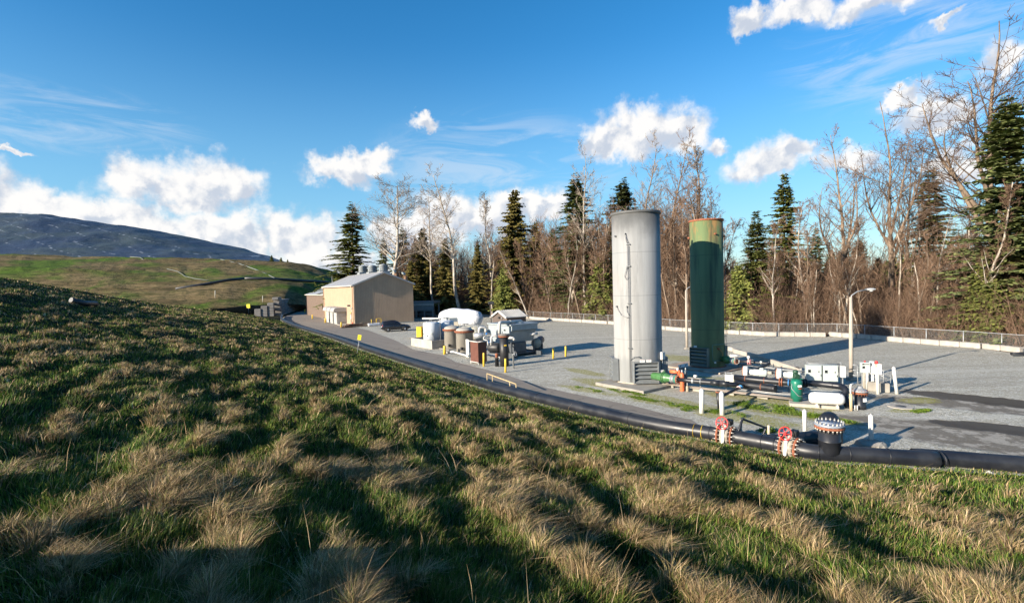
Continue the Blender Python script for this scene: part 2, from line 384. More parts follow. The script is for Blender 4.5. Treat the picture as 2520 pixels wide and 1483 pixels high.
# ground materials
def gravel_mat():
    m, t, b = emat('gravel'); tc = t.new('ShaderNodeTexCoord').outputs['Object']
    st = t.vor(tc, 22.0, 'Color'); sx, _, _ = t.sep(st)
    big = t.noise(tc, 0.12, 4, 0.6); mid = t.noise(tc, 1.6, 5, 0.65)
    c = t.mix(t.ramp(sx, 0, 1, smooth=False), (0.21, 0.20, 0.165, 1), (0.60, 0.575, 0.48, 1))
    sp = t.vor(tc, 9.0, 'Color'); spx, spy, _ = t.sep(sp)
    c = t.mix(t.ramp(spx, 0.86, 0.93), c, (0.58, 0.57, 0.52, 1))
    c = t.mix(t.math('MULTIPLY', t.ramp(big, 0.35, 0.65), 0.35), c, (0.34, 0.335, 0.30, 1))
    c = t.mix(t.math('MULTIPLY', t.ramp(mid, 0.45, 0.75), 0.5), c, (0.26, 0.22, 0.155, 1))
    tk = t.noise(t.mapping(tc, scale=(.035, .75, 1), rot=(0, 0, -YA)), 1.0, 4, .6)
    c = t.mix(t.math('MULTIPLY', t.ramp(tk, .52, .66), .38), c, (.24, .225, .19, 1)); c = t.mix(t.math('MULTIPLY', t.ramp(tk, .46, .36), .30), c, (.56, .55, .50, 1))
    # packed dirt and standing wet at the near right corner of the yard
    x, y, _ = t.sep(tc)
    def blob(px, py, ra, rb, rz, amp=1.6, ns=0.55):
        g = G(px, py)
        q = t.mapping(t.vmath('SUBTRACT', tc, (g[0], g[1], 0)), rot=(0, 0, -rz)); qx, qy, _ = t.sep(q)
        l = t.math('ADD', t.math('POWER', t.math('ABSOLUTE', t.math('DIVIDE', qx, ra)), 2.0), t.math('POWER', t.math('ABSOLUTE', t.math('DIVIDE', qy, rb)), 2.0))
        nn = t.noise(t.vmath('ADD', tc, (px * .01, py * .02, 0)), ns, 5, 0.65)
        return t.math('SUBTRACT', t.math('MULTIPLY_ADD', t.math('SUBTRACT', nn, 0.5), amp, 1.0), l)
    dirt = t.ramp(blob(2500, 1085, 7.5, 2.6, R(-38)), 0.0, 0.5)
    dirt2 = t.ramp(blob(2420, 1000, 6.5, 1.5, R(-38)), 0.0, 0.5)
    dm = t.math('MAXIMUM', dirt, dirt2)
    dc = t.mix(t.ramp(t.noise(tc, 0.9, 6, 0.7), 0.48, 0.56), (0.115, 0.098, 0.078, 1), (0.30, 0.275, 0.235, 1))
    c = t.mix(t.math('MULTIPLY', dm, 0.85), c, dc)
    wet = t.math('MAXIMUM', t.ramp(blob(2440, 985, 5.0, 1.25, R(-48), 2.6, 0.7), 0.0, 0.35), t.ramp(blob(2490, 1058, 3.0, 1.0, R(-40), 2.2, 0.7), 0.0, 0.3))
    c = t.mix(t.math('MULTIPLY', wet, 0.92), c, (0.055, 0.045, 0.033, 1))
    # moss among the stones
    gm = None
    for (px, py, ra, rb, rz) in [(1500, 945, 3.0, .8, R(-50)), (1440, 915, 2.2, .5, R(-60)), (1700, 1000, 4.6, .65, R(-47)), (1830, 1030, 2.5, .6, R(-45)), (1600, 975, 3., .5, R(-50)), (1690, 882, 3.4, 1.2, R(-45)), (1770, 940, 3.2, 1.1, R(-50)),
                                 (1440, 958, 2.0, .45, R(-50)), (2265, 985, 1.0, .5, R(10)), (2225, 1010, .7, .3, 0), (1900, 1008, 2.8, .8, R(-48)), (2030, 1030, 1.5, .5, R(-48)), (1880, 985, 3.5, .8, R(-50))]:
        v = blob(px, py, ra * 1.15, rb * 1.5, rz, 2.6, 1.1); gm = v if gm is None else t.math('MAXIMUM', gm, v)
    fine = t.noise(tc, 9.0, 4, 0.7)
    moss = t.math('MULTIPLY', t.ramp(gm, -0.1, 0.45), t.ramp(fine, 0.36, 0.60))
    c = t.mix(moss, c, t.mix(t.noise(tc, 0.8, 3), (0.20, 0.215, 0.03, 1), (0.30, 0.26, 0.055, 1)))
    t.put(b.inputs['Base Color'], c)
    t.put(b.inputs['Roughness'], t.math('SUBTRACT', 0.92, t.math('MULTIPLY', wet, 0.45))); b.inputs['Specular IOR Level'].default_value = 0.3
    bn = t.new('ShaderNodeBump'); bn.inputs['Strength'].default_value = 0.9; bn.inputs['Distance'].default_value = 0.035
    t.put(bn.inputs['Height'], t.math('MULTIPLY', t.math('ADD', t.vor(tc, 22.0), t.math('MULTIPLY', mid, 1.2)), t.math('SUBTRACT', 1.0, t.math('MULTIPLY', t.math('MAXIMUM', wet, t.math('MULTIPLY', dm, .75)), .9))))
    t.l.new(bn.outputs[0], b.inputs['Normal'])
    return m
def asphalt_mat():
    m, t, b = emat('asphalt'); tc = t.new('ShaderNodeTexCoord').outputs['Object']
    q = t.mapping(tc, rot=(0, 0, -YA)); x, y, _ = t.sep(q)
    st = t.mapping(q, scale=(0.05, 1.2, 1))
    c = t.mix(t.noise(tc, 0.25, 5, 0.6), (0.20, 0.172, 0.142, 1), (0.27, 0.235, 0.195, 1))
    c = t.mix(t.math('MULTIPLY', t.ramp(t.noise(st, 1.0, 5, 0.6), 0.42, 0.6), 0.35), c, (0.31, 0.275, 0.23, 1))
    c = t.mix(t.math('MULTIPLY', t.noise(tc, 60.0, 2, 0.6), 0.45), c, (0.12, 0.11, 0.10, 1))
    pt = t.ramp(t.noise(t.mapping(q, scale=(0.6, 2.0, 1)), 0.55, 5, 0.7), 0.68, 0.74)
    c = t.mix(t.math('MULTIPLY', pt, 0.45), c, (0.34, 0.31, 0.27, 1))
    cr = t.ramp(t.vor(t.vmath('ADD', q, t.vmath('SCALE', t.noise(q, 0.7, 4, .6, out=1), sc=1.6)), 0.16, 'Distance', 'DISTANCE_TO_EDGE'), 0.004, 0.012)
    c = t.mix(t.math('MULTIPLY', t.math('SUBTRACT', 1.0, cr), 0.4), c, (0.07, 0.065, 0.06, 1))
    t.put(b.inputs['Base Color'], c); b.inputs['Roughness'].default_value = 0.9; b.inputs['Specular IOR Level'].default_value = 0.3
    bn = t.new('ShaderNodeBump'); bn.inputs['Strength'].default_value = 0.35; bn.inputs['Distance'].default_value = 0.01
    t.put(bn.inputs['Height'], t.noise(tc, 45.0, 4, .7)); t.l.new(bn.outputs[0], b.inputs['Normal'])
    return m
def soil_mat(name, a, bcol, sc=1.5):
    m, t, b = emat(name); tc = t.new('ShaderNodeTexCoord').outputs['Object']
    t.put(b.inputs['Base Color'], t.mix(t.ramp(t.noise(tc, sc, 6, .65), .35, .65), a, bcol)); b.inputs['Roughness'].default_value = 1.0
    b.inputs['Specular IOR Level'].default_value = 0.1
    bn = t.new('ShaderNodeBump'); bn.inputs['Strength'].default_value = 0.8; bn.inputs['Distance'].default_value = 0.1
    t.put(bn.inputs['Height'], t.noise(tc, sc * 8, 5, .7)); t.l.new(bn.outputs[0], b.inputs['Normal'])
    return m

def build_ground():
    mb = MB(); mb.add([(-1500, -300, -0.30), (1500, -300, -0.30), (1500, 2500, -0.30), (-1500, 2500, -0.30)], [(0, 1, 2, 3)])
    structure(mb.build('ground', soil_mat('forest_floor', (0.055, 0.04, 0.025, 1), (0.10, 0.075, 0.045, 1), .5)))
    # gravel yard inside the fence
    pts = [(2700, 905), (2519, 872), (2418, 858), (2267, 846), (2135, 834), (2062, 828), (1889, 826), (1781, 820), (1660, 813), (1500, 797), (1400, 790), (1320, 785)]
    yard = [tuple(G(a, b)[:2]) for a, b in pts] + [(-8.9, 125), (-20, 160), (-60, 190), (-78, 205)]
    yard += [(-62, 140), (-57, 124), (-43, 97), (-28, 73), (-18, 57), (-10, 44), (-6, 38), (-2.5, 32), (1, 28), (3.3, 25), (5.5, 22), (7.5, 20.3), (9, 18.8), (10, 17.8), (12, 17), (16, 15.5), (25, 11.5), (60, -4), (70, 20)]
    mb = MB(); mb.add([(x, y, 0.0) for x, y in yard] + [(x, y, -.6) for x, y in yard], [tuple(range(len(yard)))] + [(k, len(yard) + k, len(yard) + (k + 1) % len(yard), (k + 1) % len(yard)) for k in range(len(yard))])
    structure(mb.build('gravel_yard', gravel_mat()))
    # asphalt road that bends along the toe of the slope
    far = [(1700, 1032), (1650, 1022), (1560, 998), (1480, 982), (1400, 966), (1340, 952), (1300, 940), (1240, 920), (1180, 905), (1120, 890), (1090, 874), (1018, 860), (970, 836), (905, 812), (874, 805)]
    near = [(1760, 1070), (1600, 1043), (1450, 1008), (1330, 978), (1200, 945), (1090, 911), (1000, 884), (887, 848), (800, 821), (735, 800), (700, 786)]
    rd = [tuple(G(a, b)[:2]) for a, b in near] + [(-60, 133), (-81, 203), (-70, 200)] + [(-58, 150), (-45, 120)] + [tuple(G(a, b)[:2]) for a, b in reversed(far)]
    mb = MB(); mb.add([(x, y, 0.006) for x, y in rd], [tuple(range(len(rd)))])
    o = mb.build('road', asphalt_mat()); structure(o)
    bm = bmesh.new(); bm.from_mesh(o.data); bmesh.ops.recalc_face_normals(bm, faces=bm.faces)
    for f in bm.faces:
        if f.normal.z < 0: f.normal_flip()
    bm.to_mesh(o.data); bm.free()
build_ground()

def build_hill():
    th = np.concatenate([np.linspace(-75, 62, 520), np.linspace(62, 285, 60)[1:-1]]); th = np.radians(th)
    r = np.concatenate([[0.0], np.geomspace(0.6, 320, 330)])
    T_, R_ = np.meshgrid(th, r, indexing='ij'); X = np.sin(T_) * R_; Y = np.cos(T_) * R_
    Zz = np.maximum(ground_z(X, Y), -0.5); Zz = np.where(signed_dist(X, Y, TOE) < .0, np.minimum(Zz, -.05), Zz)
    n, m = X.shape; V = np.stack([X, Y, Zz], -1).reshape(-1, 3)
    Fq = grid_faces(n, m); wrap = np.stack([(n - 1) * m + np.arange(m - 1), (n - 1) * m + np.arange(1, m), np.arange(1, m), np.arange(m - 1)], -1)
    Fq = np.concatenate([Fq, wrap])
    zz = V[:, 2][Fq]; Fq = Fq[zz.max(1) > -0.04]
    Fq = Fq[:, ::-1]
    mat = soil_mat('hill_soil', (0.012, 0.014, 0.006, 1), (0.036, 0.034, 0.013, 1), 1.2)
    structure(mesh_np('hillside', V, Fq, mat, smooth=True))
build_hill()

def grass_mat():
    m, t, b = emat('grass_blade'); a = t.new('ShaderNodeVertexColor'); a.layer_name = 'Col'
    t.put(b.inputs['Base Color'], a.outputs[0]); b.inputs['Roughness'].default_value = 0.7; b.inputs['Specular IOR Level'].default_value = 0.3
    tr = t.new('ShaderNodeBsdfTranslucent'); t.put(tr.inputs[0], a.outputs[0])
    mx = t.new('ShaderNodeMixShader'); mx.inputs[0].default_value = 0.2
    out = m.node_tree.nodes['Material Output']; t.l.new(b.outputs[0], mx.inputs[1]); t.l.new(tr.outputs[0], mx.inputs[2]); t.l.new(mx.outputs[0], out.inputs[0])
    return m
def blades(P, H, Wd, lean, ldir, col, rng, bend=0.6):
    """P (n,3) roots; lean = sideways reach / height; returns verts, quads, tris, colours"""
    n = len(P); fa = rng.uniform(0, 2 * np.pi, n); wx, wy = np.cos(fa) * Wd / 2, np.sin(fa) * Wd / 2
    lx, ly = np.cos(ldir) * lean * H, np.sin(ldir) * lean * H
    V = np.zeros((n, 5, 3)); w = np.stack([wx, wy, np.zeros(n)], -1)
    hz = H / np.sqrt(1 + lean ** 2 * .7)
    mid = P + np.stack([lx * (1 - bend) , ly * (1 - bend), hz * .62], -1); tip = P + np.stack([lx, ly, hz], -1)
    V[:, 0] = P - w; V[:, 1] = P + w; V[:, 2] = mid - w * .85; V[:, 3] = mid + w * .85; V[:, 4] = tip
    i = np.arange(n)[:, None] * 5
    q = i + np.array([[0, 1, 3, 2]]); tr = i + np.array([[2, 3, 4]])
    C = np.ones((n, 5, 4)); C[:, :, :3] = col[:, None, :]
    return V.reshape(-1, 3), q, tr, C.reshape(-1, 4)
def build_grass():
    rng = np.random.default_rng(4)
    GREEN = np.array([[0.062, 0.125, 0.013], [0.110, 0.175, 0.020], [0.028, 0.064, 0.010], [0.175, 0.200, 0.034]])
    DRY = np.array([[0.41, 0.285, 0.150], [0.52, 0.39, 0.23], [0.24, 0.155, 0.08], [0.29, 0.235, 0.09]])
    parts = []
    def rows(x, y): return x * -.42 + y * .91, x * .91 + y * .42      # along and across the old mowing lines
    def dryness(x, y):
        d = signed_dist(x, y, TOE); p, q = rows(x, y); r = np.hypot(x, y)
        n = ridge(p, q) * .76 + fbm(x / 5.0, y / 5.0, 51, 2) * .24
        g = n - 0.16 * (1 - sstep(d, 1.2, 5.0)) - 0.045 * (1 - sstep(r, 6, 14)) - 0.02 - 0.042 * sstep(r, 8, 20) + .03 * sstep(-x, 12, 30) + .03 * sstep(x, 4, 12)
        return sstep(g, 0.508, 0.600)
    def keep(x, y):
        d = signed_dist(x, y, TOE); return d > -0.30
    N = 1100000
    th = np.radians(rng.uniform(-58, 52, N)); r = np.exp(rng.uniform(np.log(3.2), np.log(130), N))
    x, y = np.sin(th) * r, np.cos(th) * r
    k = keep(x, y) & (signed_dist(x, y, SPUR) > -6); x, y, r = x[k], y[k], r[k]
    dr = dryness(x, y); isd = rng.uniform(0, 1, len(x)) < (0.13 + .58 * dr)
    z = ground_z(x, y) - 0.02
    p, q = rows(x, y); tall = 0.55 + 1.0 * fbm(p / 1.3, q / .6, 77, 2)
    d = signed_dist(x, y, TOE); tall = tall * (0.72 + .28 * sstep(d, 1.0, 4.0))
    H = np.where(isd, rng.uniform(.09, .23, len(x)), rng.uniform(.07, .20, len(x))) * tall
    Wd = np.clip(0.0054 * (r / 5.0) ** .82, .0042, .09) * rng.uniform(.6, 1.5, len(x))
    ldir = 3.0 * (fbm(x / 1.7, y / 1.7, 88, 2) - .5) * 2 + rng.normal(0, 1.0, len(x)) + R(-10)
    lean = np.where(isd, rng.uniform(.1, 1.1, len(x)), rng.uniform(.05, .8, len(x)))
    ci = rng.integers(0, 4, len(x)); patch = .65 + .7 * fbm(x / .9 + 50, y / .9, 95, 2)
    col = np.where(isd[:, None], DRY[ci], GREEN[ci]) * (rng.uniform(.55, 1.35, len(x)) * patch)[:, None]
    parts.append(blades(np.stack([x, y, z], -1), H, Wd, lean, ldir, col, rng))
    # dry tussocks
    M = 15000
    th = np.radians(rng.uniform(-56, 50, M)); rr = np.exp(rng.uniform(np.log(3.6), np.log(80), M))
    tx, ty = np.sin(th) * rr, np.cos(th) * rr
    dd = dryness(tx, ty); k = keep(tx, ty) & (rng.uniform(0, 1, M) < .015 + .985 * dd ** 1.3) & (signed_dist(tx, ty, TOE) > 1.2); tx, ty, rr = tx[k], ty[k], rr[k]
    per = np.clip((170 * (6.0 / rr) ** .8).astype(int), 22, 220)
    idx = np.repeat(np.arange(len(tx)), per); n = len(idx)
    size = rng.uniform(.45, 1.15, len(tx)) ** 1.3; flop = R(-5) + rng.normal(0, .9, len(tx)); loose = np.abs(rng.normal(.5, .8, len(tx)))
    oa = rng.uniform(0, 2 * np.pi, n); orr = np.abs(rng.normal(0, .075, n)) * size[idx]
    x = tx[idx] + np.cos(oa) * orr; y = ty[idx] + np.sin(oa) * orr; r = rr[idx]
    H = rng.uniform(.13, .34, n) * size[idx]
    lx = np.cos(oa) * .55 + np.cos(flop[idx]) * loose[idx]; ly = np.sin(oa) * .55 + np.sin(flop[idx]) * loose[idx]
    lean = np.hypot(lx, ly) * rng.uniform(.5, 1.25, n); ldir = np.arctan2(ly, lx) + rng.normal(0, .3, n)
    Wd = np.clip(0.0052 * (r / 5.0) ** .8, .0042, .06) * rng.uniform(.6, 1.4, n)
    mixg = rng.uniform(0, 1, n) < .10; ci = rng.integers(0, 4, n); tint = rng.uniform(.6, 1.25, len(tx))[idx]
    col = np.where(mixg[:, None], GREEN[ci], DRY[ci]) * (tint * rng.uniform(.65, 1.3, n))[:, None]
    parts.append(blades(np.stack([x, y, ground_z(x, y) - .02], -1), H, Wd, lean, ldir, col, rng, .7))
    # single long seed stalks
    M = 1500
    th = np.radians(rng.uniform(-52, 48, M)); rr = np.exp(rng.uniform(np.log(4), np.log(30), M)); x, y = np.sin(th) * rr, np.cos(th) * rr
    k = keep(x, y) & (rng.uniform(0, 1, M) < .25 + .75 * dryness(x, y)); x, y, rr = x[k], y[k], rr[k]; n = len(x)
    col = DRY[rng.integers(0, 2, n)] * rng.uniform(.9, 1.4, n)[:, None]
    parts.append(blades(np.stack([x, y, ground_z(x, y)], -1), rng.uniform(.3, .75, n), np.clip(.004 * (rr / 5) ** .8, .0035, .02), rng.uniform(.1, 2.2, n), rng.uniform(0, 6.28, n), col, rng))
    V = []; Q = []; T_ = []; C = []; o = 0
    for v, q, t, c in parts:
        V.append(v); Q.append(q + o); T_.append(t + o); C.append(c); o += len(v)
    ob = mesh_np('grass', np.concatenate(V), np.concatenate(Q), grass_mat(), np.concatenate(C), tri=np.concatenate(T_))
    tag(ob, 'long green and dry straw coloured grass covering the slope', 'grass', kind='stuff')
build_grass()
# ------------------------------------------------------------------ far hills behind the slope
def loft(cols, rows, nx=160, sub=8):
    """rows: list of (py list, Y list) over the directions cols -> smooth surface grid (world)"""
    px = np.linspace(cols[0], cols[-1], nx); P = []
    def sm(v):
        k = np.array([1, 2, 3, 2, 1]) / 9.0; return np.convolve(np.pad(v, 2, mode='edge'), k, 'valid')
    for py, Y in rows:
        yy = sm(np.interp(px, cols, py)); dd = sm(np.interp(px, cols, Y))
        P.append(np.array([D(a, b, c) for a, b, c in zip(px, yy, dd)]))
    out = []
    for i in range(len(P) - 1):
        for k in range(sub): out.append(P[i] + (P[i + 1] - P[i]) * k / sub)
    out.append(P[-1]); return np.array(out), P
def far_grass_mat():
    m, t, b = emat('far_grass'); tc = t.new('ShaderNodeTexCoord').outputs['Object']
    st = t.mapping(tc, scale=(0.035, 0.14, 0.55))
    n1 = t.noise(st, 1.0, 6, 0.65, 0.4); n2 = t.noise(tc, 0.035, 4, 0.55, 0.6); n3 = t.noise(t.mapping(tc, scale=(0.25, .5, 2.2)), 1.0, 5, .7)
    c = t.mix(t.ramp(n1, 0.38, 0.62), (0.12, 0.085, 0.040, 1), (0.205, 0.150, 0.075, 1))
    c = t.mix(t.ramp(n2, 0.46, 0.60), c, (0.085, 0.140, 0.020, 1))
    c = t.mix(t.math('MULTIPLY', t.ramp(n3, 0.45, 0.62), 0.75), c, (0.035, 0.042, 0.014, 1))
    t.put(b.inputs['Base Color'], c); b.inputs['Roughness'].default_value = 1.0; b.inputs['Specular IOR Level'].default_value = 0.1
    bn = t.new('ShaderNodeBump'); bn.inputs['Strength'].default_value = 1.0; bn.inputs['Distance'].default_value = 0.5
    t.put(bn.inputs['Height'], t.noise(t.mapping(tc, scale=(0.6, 1.2, 2.0)), 1.0, 6, .7)); t.l.new(bn.outputs[0], b.inputs['Normal'])
    return m
def tarp_mat():
    m, t, b = emat('tarp_fabric'); tc = t.new('ShaderNodeTexCoord').outputs['Object']
    n = t.noise(tc, 0.03, 5, .6); n2 = t.noise(t.mapping(tc, scale=(.10, .3, .5)), 1.0, 6, .65)
    c = t.mix(t.ramp(n, .4, .62), (0.030, 0.044, 0.075, 1), (0.048, 0.062, 0.060, 1))
    c = t.mix(t.math('MULTIPLY', t.ramp(n2, .45, .6), .5), c, (0.016, 0.024, 0.036, 1))
    # rope lines weighed down with pale sandbags: broken bright dashes running down the slope
    q = t.mapping(t.vmath('ADD', tc, t.vmath('SCALE', t.noise(tc, .02, 3, .5, out=1), sc=2.5)), rot=(0, 0, R(24))); x, y, z = t.sep(q)
    ln = t.ramp(t.math('ABSOLUTE', t.math('SUBTRACT', t.math('FRACT', t.math('DIVIDE', t.math('ADD', z, t.math('MULTIPLY', x, .22)), 2.3)), 0.5)), 0.018, 0.050, 1.0, 0.0)
    ds = t.ramp(t.noise(t.mapping(tc, scale=(.45, .08, .5)), 1.0, 2, .5), 0.50, 0.60)
    c = t.mix(t.math('MULTIPLY', t.math('MULTIPLY', ln, ds), .8), c, (0.26, 0.28, 0.31, 1))
    t.put(b.inputs['Base Color'], c); b.inputs['Roughness'].default_value = 0.55
    bn = t.new('ShaderNodeBump'); bn.inputs['Strength'].default_value = 0.8; bn.inputs['Distance'].default_value = 0.6
    t.put(bn.inputs['Height'], t.noise(t.mapping(tc, scale=(.25, .25, .5)), 1.0, 6, .7)); t.l.new(bn.outputs[0], b.inputs['Normal'])
    return m
def build_far_hills():
    cols = [-400, -100, 0, 200, 432, 560, 600, 700, 750, 800, 870, 960]
    rows = [([800, 790, 785, 775, 765, 757, 752, 747, 750, 754, 755, 757], [120, 125, 128, 132, 140, 146, 150, 152, 165, 180, 190, 200]),
            ([775, 755, 750, 738, 716, 694, 690, 692, 695, 698, 708, 735], [135, 140, 142, 146, 158, 166, 170, 176, 182, 190, 200, 212]),
            ([773, 753, 748, 736, 714, 692, 688, 690, 693, 696, 706, 733], [139, 144, 146, 150, 162, 170, 175, 181, 187, 195, 205, 217]),
            ([660, 654, 656, 663, 673, 671, 669, 671, 676, 684, 699, 728], [165, 168, 170, 175, 182, 188, 192, 198, 204, 212, 220, 230]),
            ([655, 649, 651, 658, 668, 667, 665, 668, 673, 682, 697, 727], [170, 173, 175, 180, 187, 193, 196, 201, 207, 214, 222, 232]),
            ([602, 618, 625, 631, 635, 638, 639, 644, 651, 662, 684, 722], [204, 206, 209, 211, 214, 218, 220, 224, 228, 232, 238, 246]),
            ([604, 620, 627, 633, 637, 640, 641, 646, 654, 666, 690, 730], [230, 232, 235, 238, 240, 244, 246, 250, 254, 258, 262, 270])]
    g, P = loft(cols, rows, 260, 9)
    n, m_, _ = g.shape; nz = fbm(g[..., 0] / 6, g[..., 1] / 6, 61, 4) - .5; g[..., 2] += 1.3 * nz * (np.arange(n)[:, None] > 3)
    structure(mesh_np('hills', g.reshape(-1, 3), grid_faces(n, m_), far_grass_mat(), smooth=True))
    # covered landfill
    cols2 = [-500, -100, 0, 100, 200, 300, 335, 420, 500, 600, 660, 690, 720]
    b0 = [620, 630, 636, 638, 642, 645, 646, 648, 650, 651, 652, 653, 656]; cr = [512, 518, 523, 527, 540, 555, 557, 575, 592, 612, 630, 640, 651]
    rows2 = [(b0, [206, 207, 210, 211, 212, 213, 213, 214, 216, 221, 224, 225, 227])]
    for f, yv, k in ((.42, 236, 3), (.50, 246, 0), (.85, 276, -2), (1.0, 296, 0)):
        rows2.append(([b + (c - b) * f + k * (abs(b - c) > 25) for b, c in zip(b0, cr)], [yv] * 10 + [228 + (yv - 228) * .6, 227 + (yv - 228) * .3, 227 + (yv - 228) * .2]))
    rows2.append(([c + 6 for c in cr], [330] * 13))
    g, _ = loft(cols2, rows2, 240, 10); n, m_, _ = g.shape
    env = np.minimum(1, np.arange(n) / 8.0)[:, None] * sstep(-np.abs(np.arange(m_) - m_ + 1)[None, :].astype(float), -1, -25)
    g[..., 2] += (2.6 * (fbm(g[..., 0] / 14, g[..., 1] / 14, 71, 4) - .5)) * env
    tag(mesh_np('tarp', g.reshape(-1, 3), grid_faces(n, m_), tarp_mat(), smooth=True), 'dark blue tarp weighed down with ropes over the far landfill mound', 'tarp')
    blackp = pbr('black_plastic', (0.022, 0.024, 0.028), 0.42, var=.25, scale=2.0, dirt=(0.10, 0.095, 0.09), dirt_amt=.25)
    def run(pts, rad, name, label, mat):
        mb = MB(); mb.path([tuple(D(a, b, c) + np.array([0, 0, rad * .6])) for a, b, c in pts], rad, 8); tag(mb.build(name, mat), label, 'pipe'); return
    run([(432, 713, 160), (500, 702, 165), (560, 691, 168), (600, 687, 172)], .45, 'pipe', 'black pipe rising in the far ditch above the dark swale', blackp)
    run([(602, 687, 173), (650, 688, 176), (700, 690, 179), (750, 693, 185), (800, 696, 193), (840, 701, 198)], .5, 'pipe', 'level black pipe along the far bench behind the tan building', blackp)
    gp = pbr('grey_pipe', (0.13, 0.14, 0.125), .6)
    run([(543, 639, 217), (590, 650, 210), (630, 664, 200), (660, 677, 190), (684, 689, 180)], .2, 'pipe', 'grey pipe running down the far green hillside from the tarp', gp)
    run([(411, 662, 187), (437, 668, 184), (455, 680, 178), (480, 686, 172), (512, 690, 168)], .11, 'pipe', 'thin pale pipe bending across the brown terrace below the tarp', gp)
    run([(320, 632, 212), (345, 634, 212), (362, 645, 204)], .13, 'pipe', 'short pale pipe at the lower edge of the blue tarp', gp)
    # pipe stub and thin line on the near slope
    p = [D(172, 698, 44), D(205, 697, 44.5), D(232, 704, 45)]
    q = [D(a, 700, c) for a, c in ((172, 46), (203, 47), (233, 48.5))]; zz = ground_z(np.array([k[0] for k in q]), np.array([k[1] for k in q])); mb = MB(); mb.path([(k[0], k[1], float(z_) + .3) for k, z_ in zip(q, zz)], .26, 10); tag(mb.build('pipe', blackp), 'short fat black pipe lying in the grass high on the slope', 'pipe')
    wood = pbr('pale_stake', (0.45, 0.43, 0.36), .7)
    for a, b, h, lab in ((529, 727, 12, 'white marker stake on the green swale below the far ditch'), (646, 738, 10, 'small pale stake standing by the stepped block wall')):
        Yb = 135; p0 = D(a, b, Yb); p1 = D(a, b - h, Yb); mb = MB(); mb.cyl(p0 - np.array([0, 0, .6]), p1, .09, 6); mb.cyl(p1, p1 + np.array([0, 0, .1]), .09, 6, .03)
        tag(mb.build('stake', wood), lab, 'stake')
build_far_hills()
# ------------------------------------------------------------------ trees
def bark_mat(name, a, b_, sc=1.0):
    m, t, b = emat(name); tc = t.new('ShaderNodeTexCoord').outputs['Object']
    n = t.noise(t.mapping(tc, scale=(3 * sc, 3 * sc, .8 * sc)), 1.0, 5, .65)
    oi = t.new('ShaderNodeObjectInfo').outputs['Random']
    c = t.mix(t.ramp(n, .38, .62), a, b_)
    hs = t.new('ShaderNodeHueSaturation'); t.put(hs.inputs['Value'], t.math('MULTIPLY_ADD', oi, .5, .75)); t.put(hs.inputs['Color'], c)
    t.put(b.inputs['Base Color'], hs.outputs[0]); b.inputs['Roughness'].default_value = .9; b.inputs['Specular IOR Level'].default_value = .2
    return m
BARK_PALE = bark_mat('pale_bark', (0.19, 0.16, 0.13, 1), (0.46, 0.41, 0.34, 1))
BARK_BROWN = bark_mat('brown_bark', (0.10, 0.072, 0.052, 1), (0.25, 0.19, 0.14, 1))
TWIG_RED = bark_mat('red_twig', (0.122, 0.076, 0.050, 1), (0.235, 0.153, 0.102, 1), .4)
TWIG_GREY = bark_mat('grey_twig', (0.18, 0.14, 0.11, 1), (0.33, 0.27, 0.215, 1), .4)
def needle_mat(name, cols):
    m, t, b = emat(name); a = t.new('ShaderNodeVertexColor'); a.layer_name = 'Col'
    oi = t.new('ShaderNodeObjectInfo').outputs['Random']
    c = t.mix(a.outputs[0], cols[0], cols[1])
    hs = t.new('ShaderNodeHueSaturation'); t.put(hs.inputs['Value'], t.math('MULTIPLY_ADD', oi, .45, .8)); t.put(hs.inputs['Color'], c)
    t.put(b.inputs['Base Color'], hs.outputs[0]); b.inputs['Roughness'].default_value = .85; b.inputs['Specular IOR Level'].default_value = .15
    return m
FIR = needle_mat('fir_needles', ((0.065, 0.092, 0.022, 1), (0.23, 0.235, 0.062, 1)))
CEDAR = needle_mat('cedar_sprays', ((0.085, 0.088, 0.024, 1), (0.23, 0.175, 0.050, 1)))
SPRUCE = needle_mat('spruce_needles', ((0.050, 0.080, 0.028, 1), (0.20, 0.215, 0.080, 1)))

def prisms(segs, k=3):
    """segs (n,8): p0 p1 r0 r1 -> verts, quads of k-sided tubes"""
    s = np.asarray(segs, float); n = len(s); p0, p1 = s[:, 0:3], s[:, 3:6]; d = p1 - p0; d /= np.linalg.norm(d, axis=1)[:, None] + 1e-9
    ref = np.where(np.abs(d[:, 2:3]) < .9, np.array([[0, 0, 1.]]), np.array([[1., 0, 0]])); a = np.cross(d, ref); a /= np.linalg.norm(a, axis=1)[:, None]; b = np.cross(d, a)
    V = np.zeros((n, 2 * k, 3))
    for j in range(k):
        o = a * math.cos(2 * math.pi * j / k) + b * math.sin(2 * math.pi * j / k)
        V[:, j] = p0 + o * s[:, 6:7]; V[:, k + j] = p1 + o * s[:, 7:8]
    i = np.arange(n)[:, None] * 2 * k
    Q = np.concatenate([i + np.array([[j, (j + 1) % k, k + (j + 1) % k, k + j]]) for j in range(k)])
    return V.reshape(-1, 3), Q
def _unit(v): return v / (np.linalg.norm(v) + 1e-9)
